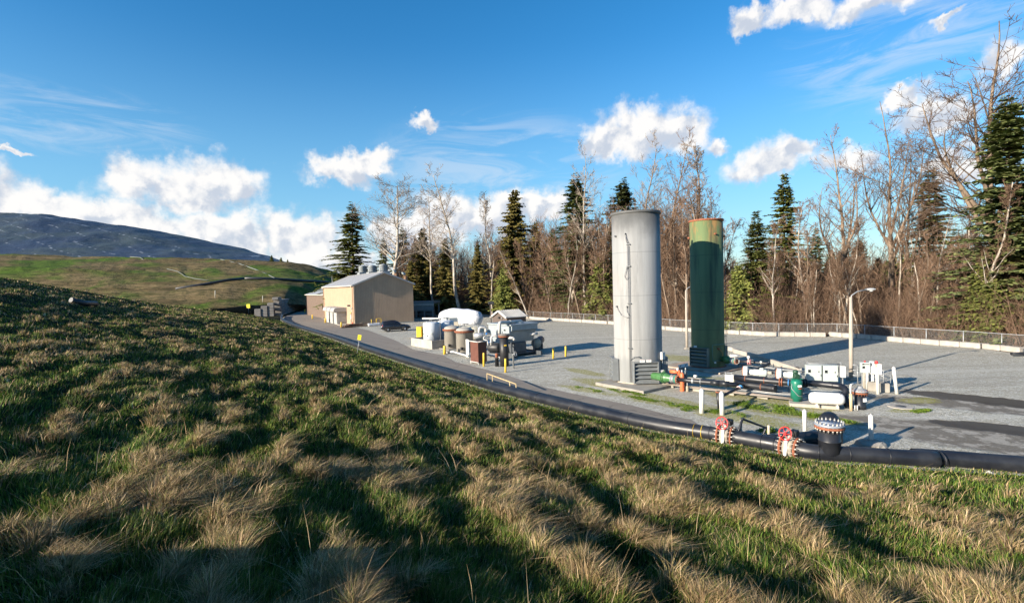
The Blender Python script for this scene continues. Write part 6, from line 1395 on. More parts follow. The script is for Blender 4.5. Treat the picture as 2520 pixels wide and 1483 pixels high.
# leaning yellow sign, step rail
def build_roadside():
    b = D(877, 848, 50); zb = float(ground_z(np.array([b[0]]), np.array([b[1]]))[0]); t_ = D(884.5, 831, 50); sg = thing('warning_sign', 'leaning yellow sign on a thin post at the edge of the grass', 'sign', (b[0], b[1], zb), 0); lo = local(sg)
    tt = lo(t_); bb = lo((b[0], b[1], zb - .1)); MB().cyl(bb, tt, .028, 6).build('post', STEEL, sg); d = (tt - bb).normalized()
    YS = pbr('sign_yellow', (.80, .70, .02), .5, var=.05); rot = Matrix.Rotation(math.atan2(d.x, d.z), 3, 'Y')
    pl = MB().box(tt + Vector((0, -.035, .05)), (.34, .02, .50), rot=rot).build('plate', YS, sg)
    for k in (-.12, 0, .12): MB().box(tt + Vector((0, -.048, .05)) + rot @ Vector((0, 0, k)), (.22, .006, .045), rot=rot).build('mark', INK, pl)
    p0 = pipe_at_px(1196)[0]; p1 = pipe_at_px(1268)[0]; rl = thing('step_rail', 'low tan railing beside the road along the big pipe', 'railing', p0, 0); lo = local(rl); WD = pbr('tan_rail', (.50, .38, .20), .7)
    Y0 = p0[1] + .7; Y1 = p1[1] + .7; a, b_ = D(1198, 918.5, Y0), D(1269.5, 944.5, Y1)
    MB().path([lo(a), lo(b_)], .035, 6).build('top_rail', WD, rl)
    for f in (0, .2, .8, 1): q = a + (b_ - a) * f; MB().cyl(lo((q[0], q[1], 0)), lo(q), .03, 6).build('post', WD, rl)
    b = D(611, 757, 150); ys = thing('warning_sign', 'tiny yellow marker sign far off where the big pipe meets the swale', 'sign', (b[0], b[1], 0.5), 0); MB().box((0, 0, b[2]), (1.0, .06, 1.1)).build('plate', YS, ys); MB().cyl((0, .05, 0), (0, .05, b[2]), .05, 6).build('post', STEEL, ys)
build_roadside()
# ------------------------------------------------------------------ gas conditioning area
def ribs_mat(name, col, pitch=.25, axis=0, depth=.03, rough=.55, dirt=None):
    m, t, b = emat(name); tc = t.new('ShaderNodeTexCoord').outputs['Object']; s = t.sep(tc)[axis]
    f = t.math('ABSOLUTE', t.math('SUBTRACT', t.math('FRACT', t.math('DIVIDE', s, pitch)), .5)); n = t.noise(tc, .6, 4, .6)
    c = t.mix(t.ramp(n, .3, .7), tuple(q * .92 for q in col) + (1,), tuple(q * 1.06 for q in col) + (1,)); c = t.mix(t.ramp(f, .36, .44), c, tuple(q * .80 for q in col) + (1,))
    st = t.noise(t.mapping(tc, scale=(1.2, 1.2, .12)), 1.0, 5, .6); c = t.mix(t.math('MULTIPLY', t.ramp(st, .5, .75), .22), c, tuple(q * .6 for q in col) + (1,))
    t.put(b.inputs['Base Color'], c); b.inputs['Roughness'].default_value = rough
    bn = t.new('ShaderNodeBump'); bn.inputs['Strength'].default_value = .8; bn.inputs['Distance'].default_value = depth; t.put(bn.inputs['Height'], t.ramp(f, .34, .46, 1, 0)); t.l.new(bn.outputs[0], b.inputs['Normal'])
    return m
TANKW = pbr('tank_white', (.52, .56, .60), .45, var=.05, dirt=(.4, .4, .38), dirt_amt=.1)
BEIGE = pbr('beige_vessel', (.36, .335, .29), .6, var=.10, scale=1.2, dirt=(.26, .23, .18), dirt_amt=.3)
CHILL = pbr('chiller_grey', (.29, .325, .34), .5, .1, var=.08)
PIPEW = pbr('pipe_white', (.50, .49, .46), .5, var=.08)
SILV = pbr('pipe_silver', (.46, .47, .48), .35, .5, var=.1)
def build_tankyard():
    # containment box with its two white tanks and the yellow cabinet
    a = Z5(235, 845); b = Z5(540, 912); cb = thing('containment_basin', 'low concrete basin around the two white tanks', 'basin', b, YA); lo = local(cb); L = abs(lo(a).x); L = max(L, 3.6); Wb = 4.2; h = .92; t_ = .2
    for c, d in (((-L / 2, t_ / 2, h / 2), (L, t_, h)), ((-L / 2, Wb - t_ / 2, h / 2), (L, t_, h)), ((-t_ / 2, Wb / 2, h / 2), (t_ - .004, Wb - 2 * t_, h)), ((-L + t_ / 2, Wb / 2, h / 2), (t_ - .004, Wb - 2 * t_, h))): MB().box(c, d).build('basin_wall', CONC_PALE, cb)
    MB().box((-L / 2, Wb / 2, .1), (L - .42, Wb - .42, .2)).build('basin_floor', CONC, cb)
    lettering('number', '57', .26, pbr('faded_ink', (.32, .29, .25), .8), cb, (-L * .55, -.004, .60), (R(90), 0, 0))
    W0 = lambda x, y, z=0.: (Matrix.Translation(cb.location) @ Matrix.Rotation(YA, 4, 'Z')) @ Vector((x, y, z))
    def tank(label, p, r, h, mat, base=0.0):
        tk = thing('storage_tank', label, 'tank', (p[0], p[1], base), 0, 'upright tanks in the gas yard')
        MB().lathe([(r, 0), (r, h - .06), (r * .96, h), (r * .4, h + .08), (.02, h + .10)], 32).build('shell', mat, tk); return tk
    r = .93
    p = D(984 + 530 * .1464, 815, Z5(540, 912)[1] + 2.2); h_ = D(1061, 792.5, p[1])[2] - .25
    t1 = tank('white upright tank in the concrete basin, the front one', p, r, h_, TANKW, .21)
    MB().path([(.35, -r - .03, .12), (.38, -r - .03, .9), (.22, -r - .05, 1.1), (.18, -r, 1.35)], .02, 6).build('cable', STEEL, t1); MB().box((.16, -r - .03, 1.42), (.16, .1, .16)).build('junction_box', PALEGREY, t1)
    for x_, z_ in ((-.35, 1.15), (-.85, 1.35)): MB().box((x_, -math.sqrt(r * r - x_ * x_) - .005, z_), (.12, .02, .14), rz=math.asin(x_ / r)).build('decal', INK, t1)
    MB().cyl((.1, 0, h_), (.1, 0, h_ + .35), .06, 8).cyl((-.25, 0, h_ + .3), (.6, .1, h_ + .34), .045, 8).build('vent', DGREY, t1)
    for k in (-1, 1): MB().cyl((k * .5, -.3, h_), (k * .5, -.3, h_ + .16), .04, 8).build('nozzle', TANKW, t1)
    p2 = D(984 + 775 * .1464, 812, p[1] + 1.7); t2 = tank('white upright tank in the concrete basin, the one behind', p2, r, h_ + .02, TANKW, .21)
    MB().cyl((-.2, 0, h_), (-.2, 0, h_ + .4), .05, 8).cyl((-.6, 0, h_ + .38), (.3, 0, h_ + .40), .04, 8).build('vent', DGREY, t2); MB().cyl((.4, -.1, h_), (.4, -.1, h_ + .3), .05, 8).build('nozzle', WHITE, t2)
    q = W0(-.62, .75); ps = D(984 + 672 * .1464, 785, q[1] + .25); po = MB().box((0, 0, ps[2] / 2 + .1), (.09, .09, ps[2] - .2)).box((0, 0, ps[2]), (.3, .08, .12)).build('post', DGREY); po.location = (ps[0], ps[1], 0); tag(po, 'dark post standing between the two white tanks', 'post')
    p = Z5(330, 735); yc = thing('cabinet', 'bright yellow cabinet beside the white tanks', 'cabinet', p + np.array([0, .6, 0]), YA); MB().box((-.2, .3, .78), (1.45, .85, 1.5), bev=.02).build('body', pbr('cabinet_yellow', (.62, .36, .025), .5, var=.06), yc); MB().box((-.2, -.13, .78), (1.3, .02, 1.35)).build('door', MATS['cabinet_yellow'], yc)
    # beige vessels with rusty flanges
    for i, (cx, cy, fx, lab) in enumerate(((885, 912, 885, 'beige domed vessel with a rusty flange, partly hidden behind its twin'), (1092, 968, 1092, 'beige domed vessel with a rusty flange in front of its twin'))):
        f = Z5(cx, cy); r = .88; c = f + np.array([f[0], f[1], 0]) / np.linalg.norm(f[:2]) * r; ft = D(984 + fx * .1464, 725.7 + (600 if i == 0 else 632) * .1464, c[1] - r)[2]
        v = thing('vessel', lab, 'vessel', c, 0, 'beige vessels with rusty flanges')
        MB().lathe([(r, 0), (r, ft), (r + .14, ft + .0)], 40).build('shell', BEIGE, v)
        MB().lathe([(r, ft - .02), (r + .17, ft - .01), (r + .17, ft + .06), (r + .05, ft + .065)], 40).build('lower_flange', RUST, v); MB().lathe([(r, ft + .09), (r + .17, ft + .095), (r + .17, ft + .16), (r, ft + .165)], 40).build('upper_flange', RUST, v)
        for k in range(36): an = 2 * math.pi * k / 36; x_, y_ = (r + .10) * math.cos(an), (r + .10) * math.sin(an); MB().cyl((x_, y_, ft - .10), (x_, y_, ft + .20), .022, 5).build('bolt', BLACK, v)
        dm = [(r * math.cos(R(a_)), ft + .16 + .36 * math.sin(R(a_))) for a_ in range(0, 90, 10)] + [(.001, ft + .52)]; MB().lathe(dm, 40).build('dome', BEIGE, v); MB().torus((0, -.05, ft + .56), (0, 1, 0), .06, .018, 12, 5).build('lifting_eye', STEEL, v)
        g = MB().lathe([(.10, 0), (.16, .02), (.12, .28)], 10, Matrix.Translation((-.25, -r - .14, .30))); g.build('drain_pot', BLACK, v); MB().box((0, 0, .02), (2.3, 2.3, .10), rz=YA).build('base_slab', CONC, v)
    # pale drain pipe in front of the vessels
    mat_pipe_run('drain_pipe', 'pale pipe on the ground in front of the beige vessels', 'pipe', [Z5(790, 968, .15), Z5(880, 948, .3), Z5(1010, 985, .3), Z5(1150, 1025, .3)], .085, PIPEW, [(.4, .11, .3, BLACK, 'coupling'), (1.4, .1, .08, STEEL, 'clamp')])
    o = MB().box((0, 0, .85), (.5, .12, 1.7)).build('white_board', WHITE); o.location = Vector(Z5(1140, 1050) + np.array([0, .3, 0])); o.rotation_euler = (0, 0, YA); tag(o, 'white upright board beside the brown wrapped rack', 'board')
    # brown wrapped rack
    c0 = Z5(1318, 1168); c1 = Z5(1163, 1146); c2 = Z5(1466, 1148); br = thing('wrapped_rack', 'rack wrapped in brown tarp standing on short white legs', 'rack', c0, YA); lo = local(br); L = max(.9, abs(lo(c1).x)); Wd = max(.8, abs(lo(c2).y)); zt = D(1176, 725.7 + 785 * .1464, c0[1])[2]
    BT = pbr('brown_tarp', (.115, .042, .028), .6, var=.15, scale=2, bump=.5, bscale=6); MB().box((-L / 2, Wd / 2, .16 + (zt - .2) / 2), (L, Wd, zt - .2), bev=.02).build('cover', BT, br)
    for x_ in (0, -L):
        for y_ in (0, Wd): MB().box((x_ + (.03 if x_ < 0 else -.03), y_ + (.03 if y_ == 0 else -.03), .1), (.06, .06, .2)).build('leg', WHITE, br)
    MB().cyl((-L - .05, -.02, .17), (.03, -.02, .17), .03, 6).build('rail', WHITE, br); MB().cyl((-L - .1, -.02, zt - .02), (.05, -.02, zt - .02), .045, 6).build('rail', WHITE, br); MB().cyl((.02, -.02, zt - .02), (.02, Wd + .05, zt - .02), .045, 6).build('rail', WHITE, br)
    # tall black vessel with a rusty lid
    f = Z5(1758, 1203); r = .37; c = f + np.array([f[0], f[1], 0]) / np.linalg.norm(f[:2]) * r; ft = D(984 + 1745 * .1464, 725.7 + 700 * .1464, c[1])[2]; v = thing('vessel', 'tall black upright vessel with a rusty bolted lid', 'vessel', c, 0)
    MB().lathe([(r, 0), (r, ft)], 28).build('shell', pbr('vessel_black', (.020, .020, .022), .5, var=.2), v); MB().lathe([(r, ft - .02), (r + .12, ft - .01), (r + .12, ft + .07), (r, ft + .075)], 30).build('lower_flange', RUST, v); MB().lathe([(r, ft + .11), (r + .12, ft + .115), (r + .12, ft + .20), (.02, ft + .24)], 30).build('lid', pbr('lid_rusty_grey', (.22, .18, .15), .6, var=.2, dirt=(.3, .12, .06), dirt_amt=.6), v)
    for k in range(20): an = 2 * math.pi * k / 20; x_, y_ = (r + .07) * math.cos(an), (r + .07) * math.sin(an); MB().cyl((x_, y_, ft - .08), (x_, y_, ft + .26), .02, 5).build('bolt', BLACK, v)
    MB().box((.10, -r - .001, ft * .72), (.22, .015, .10), rz=R(15)).build('label_plate', YELLOW, v)
    # chiller: hopper shaped housing on a skid
    c = Z5(1860, 1058); ch = thing('chiller', 'big grey hopper shaped cooler unit on a dark steel skid', 'cooler', c, YA); lo = local(ch); L, Wc = 3.5, 3.3
    zt = D(1251, 799, c[1])[2]; zm = zt - .55; zb = 1.35; ov = .18
    hb = MB(); prof = [(ov, zt - .12), (ov, zm), (-.15, zm - .15), (-.55, zb), (-L + .55, zb), (-L + .15, zm - .15), (-L - ov, zm), (-L - ov, zt - .12)]
    Mx = Matrix(((1, 0, 0, 0), (0, 0, 1, .1), (0, 1, 0, 0), (0, 0, 0, 1))); hb.prism([(x, z) for x, z in prof], Wc - .2, Mx); hb.build('housing', CHILL, ch)
    MB().box((-L / 2, Wc / 2, zt - .05), (L + 2 * ov + .06, Wc + .1, .14), bev=.02).build('top_deck', CHILL, ch)
    for k in range(2):
        MB().lathe([(.62, 0), (.62, .12), (.56, .13), (.56, .02)], 28, Matrix.Translation((-L * (.28 + .44 * k), Wc / 2, zt + .015)), cap=False).build('fan_ring', CHILL, ch)
    MB().box((-L * .5, .06, 1.9), (.9, .06, 1.0)).build('panel', CHILL, ch); MB().cyl((-.9, -.02, zt - .55), (-.9, .1, zt - .55), .07, 10).build('gauge', BLACK, ch)
    MB().box((-L / 2, Wc / 2, .28), (L - .4, Wc - .7, .10)).build('base_plate', DGREY, ch)
    for y_ in (.25, Wc - .1): MB().box((-L / 2 + .2, y_, .22), (L + .9, .18, .36)).build('skid_beam', DGREY, ch)
    for x_ in (-.25, -L + .25):
        for y_ in (.3, Wc - .3): MB().box((x_, y_, .85), (.12, .12, 1.1)).build('leg', DGREY, ch)
    MB().box((-1.0, Wc * .45, .85), (1.3, 1.4, 1.0), bev=.04).build('compressor_block', DGREY, ch)
    ex = MB().lathe([(.38, -2.4), (.38, .55)], 26, axisM((.45, 2.9, 1.08), (.35, 1, 0))); 
    ht = thing('heat_exchanger', 'dark horizontal vessel with a pale bolted end plate beside the cooler', 'vessel', Z5(2290, 860), YA + R(-48)); lo = local(ht); ec = lo(Z5(2290, 808, .95)); zE = .95
    MB().lathe([(.40, -3.2), (.40, 0)], 26, axisM((ec.x, ec.y, zE), (1, 0, 0))).build('shell', DGREY, ht); MB().lathe([(.36, -.05), (.50, -.04), (.50, .05), (.02, .06)], 28, axisM((ec.x, ec.y, zE), (1, 0, 0))).build('end_plate', pbr('end_plate_beige', (.42, .39, .32), .6, var=.1), ht)
    for k in range(20): an = 2 * math.pi * k / 20; MB().cyl((ec.x - .1, ec.y + .44 * math.cos(an), zE + .44 * math.sin(an)), (ec.x + .11, ec.y + .44 * math.cos(an), zE + .44 * math.sin(an)), .025, 5).build('bolt', BOLT, ht)
    for x_ in (-2.6, -.7): MB().box((ec.x + x_, ec.y, .3), (.25, .6, .62)).build('saddle', DGREY, ht)
    Yk = c[1]
    def run(label, pts, r, mat, name='process_pipe', rings=()):
        W_ = [D(984 + x * .1464, 725.7 + y * .1464, Yk + dy) for x, y, dy in pts]; return mat_pipe_run(name, label, 'pipe', W_, r, mat, rings, 'white process pipes around the cooler', rad=.3)
    run('fat white pipe looping over the top of the cooler', [(1672, 650, -.5), (1668, 462, -.5), (1760, 462, .2), (2045, 436, 2.0), (2050, 530, 2.0)], .16, PIPEW, rings=[(2.3, .19, .08, STEEL, 'clamp'), (3.5, .20, .06, WHITE, 'flange')])
    run('white pipe arch standing left of the cooler', [(1330, 640, .8), (1330, 545, .8), (1440, 545, 1.0), (1442, 625, 1.0)], .13, PIPEW)
    run('white pipe dropping from the black vessel to its valve', [(1655, 690, -.6), (1535, 678, -.6), (1530, 840, -.6)], .10, PIPEW, rings=[(1.7, .15, .12, STEEL, 'valve')])
    run('slim white S shaped pipe beside the silver pipe', [(1480, 850, -.7), (1475, 765, -.7), (1405, 745, -.6), (1405, 705, -.6), (1450, 700, -.5)], .06, PIPEW)
    run('thick silver pipe lying left of the cooler', [(1245, 690, .6), (1410, 668, .5)], .26, SILV)
    run('white stub pipe leaving the black vessel to the right', [(1830, 715, -.7), (1915, 722, -.6), (1915, 760, -.6)], .11, PIPEW)
    run('white pipe running low from the pump to the black vessel', [(1480, 1002, -1.6), (1690, 1050, -2.6)], .075, PIPEW)
    run('white branch pipe at the far right end of the cooler', [(2180, 660, 1.2), (2310, 645, 1.4)], .12, PIPEW)
    for x_, lab in ((1455, 'blue valve head left of the pump'), (1490, 'small blue valve head beside the cooler')):
        q = D(984 + x_ * .1464, 725.7 + (650 if x_ == 1455 else 795) * .1464, Yk - .2); o = MB().lathe([(.02, -.1), (.09, -.08), (.11, .02), (.05, .1)], 10).build('control_valve', pbr('valve_blue', (.03, .16, .42), .5)); o.location = Vector(q); tag(o, lab, 'valve')
    # black motor drum, handwheel post, pump
    q = Z5(1595, 1040); mt = thing('motor', 'round black motor drum on its frame in front of the cooler', 'motor', q + np.array([0, .4, 0]), YA * .55); MB().lathe([(.05, -.62), (.40, -.60), (.46, -.50), (.46, .45), (.38, .58), (.05, .6)], 26, axisM((0, 0, .85), (1, 0, 0))).build('drum', BLACK, mt); MB().box((0, 0, .26), (1.1, .8, .16)).build('frame', DGREY, mt)
    for x_ in (-.4, .4): MB().box((x_, 0, .12), (.12, .7, .24)).build('foot', DGREY, mt)
    q = Z5(1630, 1195); pu = thing('pump', 'small rusty valve cluster on a black pot in front of the motor', 'pump', q, 0); MB().lathe([(.17, 0), (.15, .65), (.18, .66), (.18, .72)], 16).build('pot', BLACK, pu); MB().lathe([(.05, .7), (.14, .78), (.12, .95), (.18, 1.0), (.06, 1.1)], 12).build('valve_cluster', RUST, pu)
    q = Z5(1908, 1232); hp = thing('valve_post', 'grey post with a small handwheel in front of the cooler skid', 'valve post', q, 0); zt2 = D(984 + 1890 * .1464, 725.7 + 1000 * .1464, q[1])[2]; MB().lathe([(.07, 0), (.07, zt2), (.10, zt2 + .01), (.02, zt2 + .06)], 12).build('post', STEEL, hp); hw = MB(); hw.torus((.18, -.08, zt2 + .08), (.8, -.4, .2), .19, .025, 20, 6); hw.cyl((.0, 0, zt2 + .04), (.18, -.08, zt2 + .08), .03, 6); hw.build('handwheel', STEEL, hp)
    # white wrapped tank, ivory tank with ladder, grey screen wall, shed, camera pole
    wm, t, bb = emat('white_wrap'); tc = t.new('ShaderNodeTexCoord').outputs['Object']; bb.inputs['Base Color'].default_value = (.60, .61, .63, 1); bb.inputs['Roughness'].default_value = .45
    bn = t.new('ShaderNodeBump'); bn.inputs['Strength'].default_value = .9; bn.inputs['Distance'].default_value = .25; t.put(bn.inputs['Height'], t.noise(tc, 1.4, 5, .6, 1.2)); t.l.new(bn.outputs[0], bb.inputs['Normal'])
    Yw = 70.0; A = D(984 + 740 * .1464, 725.7 + 350 * .1464, Yw + 3.2); B = D(984 + 1300 * .1464, 725.7 + 405 * .1464, Yw - 1.5); wt = thing('wrapped_tank', 'long tank shrink wrapped in white plastic behind the white tanks', 'tank', ((A[0] + B[0]) / 2, (A[1] + B[1]) / 2, 0), math.atan2(B[1] - A[1], B[0] - A[0])); L = float(np.linalg.norm(B - A)); rr = random.Random(8)
    zc = float((A[2] + B[2]) / 2) - .05; n = 22; vs = []; fs = []; st = [(-.5 * L - .45, .05), (-.5 * L - .35, .55), (-.5 * L, .98), (-.35 * L, 1.22), (-.2 * L, 1.25), (0, 1.17), (.2 * L, 1.12), (.4 * L, 1.08), (.5 * L + .1, .95), (.5 * L + .5, .55), (.5 * L + .6, .05)]
    for x_, r_ in st:
        for k in range(n): an = 2 * math.pi * k / n; q = r_ * (1 + rr.uniform(-.05, .05)) * (1.1 if math.sin(an) > .5 and -2 < x_ < 2 else 1); vs.append((x_ + rr.uniform(-.05, .05), q * math.cos(an), zc + q * math.sin(an)))
    for i in range(len(st) - 1):
        for k in range(n): fs.append((i * n + k, (i + 1) * n + k, (i + 1) * n + (k + 1) % n, i * n + (k + 1) % n))
    MB().add(vs, fs, True).build('wrap', wm, wt); MB().path([(-.15 * L, -1.20 * math.cos(R(a_)), zc + 1.22 * math.sin(R(a_))) for a_ in range(-10, 110, 12)], .03, 6).build('strap', DGREY, wt)
    for x_ in (-.3 * L, .3 * L): MB().box((x_, 0, .25), (.4, 1.5, max(.3, zc - .7))).build('saddle', CONC, wt)
    Yi = 60.0; c_ = D(984 + 1215 * .1464, 805, Yi); zt3 = D(984 + 1215 * .1464, 725.7 + 505 * .1464, Yi)[2]; it = tank('squat ivory tank behind the beige vessels', c_, 1.45, zt3 - .1, pbr('ivory', (.52, .48, .36), .5, var=.05)); MB().cyl((-.9, -.5, zt3 - .1), (-.9, -.5, zt3 + .2), .06, 8).cyl((-1.1, -.5, zt3 + .2), (-.4, -.5, zt3 + .2), .05, 8).build('vent', DGREY, it)
    ld = thing('ladder', 'grey step ladder leaning by the ivory tank', 'ladder', D(984 + 1300 * .1464, 815, Yi - 2) * np.array([1, 1, 0]), 0); zl = D(984 + 1280 * .1464, 725.7 + 490 * .1464, Yi - 2)[2]
    for s_ in (-1, 1): MB().cyl((s_ * .25 + .25, 0, 0), (s_ * .18 - .2, .2, zl), .035, 5).build('rail', STEEL, ld)
    for k in range(7): f = (k + .5) / 7; MB().cyl((-.22 + .25 - .45 * f, .2 * f, zl * f), (.22 + .25 - .45 * f, .2 * f, zl * f), .025, 5).build('rung', STEEL, ld)
    sc_ = thing('screen_wall', 'blue grey panel wall beside the white wrapped tank', 'screen', D(984 + 880 * .1464, 812, 64) * np.array([1, 1, 0]), 0); zs = D(984 + 880 * .1464, 725.7 + 385 * .1464, 64)[2]; MB().box((0, 0, zs / 2), (1.45, .10, zs)).build('panel', pbr('slate_blue', (.10, .13, .16), .5), sc_); MB().box((-.2, .05, zs), (1.7, .2, .08)).build('cap_rail', PALEGREY, sc_)
    for x_, lab in ((905, 'white electrical box on the post, nearer the white tank'), (955, 'perforated white block behind the beige vessel')):
        q = D(984 + x_ * .1464, 810, 62); h3 = D(984 + x_ * .1464, 725.7 + 445 * .1464, 62)[2]; o = MB().box((0, 0, h3 * .5), (.36, .3, h3 * .98)).build('electrical_box', CREAM); o.location = (q[0], q[1], 0); tag(o, lab, 'box')
    bp = MB().cyl((0, 0, 0), (4.2, -1.5, 0), .13, 10).build('pipe', PIPEW); q = D(984 + 380 * .1464, 725.7 + 395 * .1464, 80); bp.location = Vector(q); tag(bp, 'white pipe running from the open shed to the wrapped tank', 'pipe')
    # brown shed with a white ribbed roof
    c = D(984 + 1800 * .1464, 800, 86); sh = thing('shed', 'small brown shed with a white ribbed metal roof', 'shed', (c[0], c[1], 0), YA); L, Wd = 4.3, 4.1; ze = D(984 + 1800 * .1464, 725.7 + 378 * .1464, 86)[2]; za = ze + 1.0
    BW = ribs_mat('shed_brown', (.105, .080, .068), .3, 0); BW2 = ribs_mat('shed_brown_side', (.105, .080, .068), .3, 1)
    # gable walls face the slope, ridge runs away from it
    g = MB(); Mx = Matrix(((1, 0, 0, 0), (0, 0, 1, 0), (0, 1, 0, 0), (0, 0, 0, 1))); g.prism([(0, 0), (0, ze), (-L / 2, za), (-L, ze), (-L, 0)], Wd, Mx); g.build('wall', BW, sh)
    RW = ribs_mat('white_ribbed_roof', (.52, .51, .48), .42, 1, .08)
    for s_ in (0, 1):
        a_, b_ = ((.25, ze - .08), (-L / 2, za + .06)) if s_ == 0 else ((-L / 2, za + .06), (-L - .25, ze - .08)); rf = MB(); rf.add([(a_[0], -.3, a_[1]), (b_[0], -.3, b_[1]), (b_[0], Wd + .3, b_[1]), (a_[0], Wd + .3, a_[1]), (a_[0], -.3, a_[1] + .09), (b_[0], -.3, b_[1] + .09), (b_[0], Wd + .3, b_[1] + .09), (a_[0], Wd + .3, a_[1] + .09)], [(0, 3, 2, 1), (4, 5, 6, 7), (0, 1, 5, 4), (1, 2, 6, 5), (2, 3, 7, 6), (3, 0, 4, 7)]); ro = rf.build('roof', RW, sh)
        nr = 10
        for k in range(nr): y_ = -.25 + (Wd + .5) * (k + .5) / nr; d = Vector((b_[0] - a_[0], 0, b_[1] - a_[1])); MB().box(((a_[0] + b_[0]) / 2, y_, (a_[1] + b_[1]) / 2 + .12), (d.length, .09, .07), rot=Matrix.Rotation(-math.atan2(d.z, d.x), 3, 'Y')).build('rib', RW, ro)
        MB().box(((a_[0] + b_[0]) / 2, -.33, (a_[1] + b_[1]) / 2), ((Vector((b_[0] - a_[0], 0, b_[1] - a_[1]))).length, .05, .26), rot=Matrix.Rotation(-math.atan2(b_[1] - a_[1], b_[0] - a_[0]), 3, 'Y')).build('fascia', WHITE, sh)
    MB().box((-L / 2, -.12, ze - .1), (.4, .25, .3)).build('vent', BLACK, sh); MB().cyl((-L / 2 + .8, -.05, ze + .05), (-L / 2 + .8, -.2, ze - .3), .07, 8).build('lamp', STEEL, sh)
    q = D(1208.5, 797, 84); cp = thing('camera_pole', 'dark pole with a boxy camera on top beside the brown shed', 'pole', (q[0], q[1], 0), 0); zt = D(1207, 748, 84)[2]; MB().cyl((0, 0, 0), (-.05, 0, zt), .085, 8).build('pole', pbr('pole_brown', (.09, .07, .06), .7), cp); MB().box((.05, -.1, zt + .2), (.95, .6, .42), bev=.03, rot=Matrix.Rotation(R(-12), 3, 'X')).build('camera', BLACK, cp)
build_tankyard()

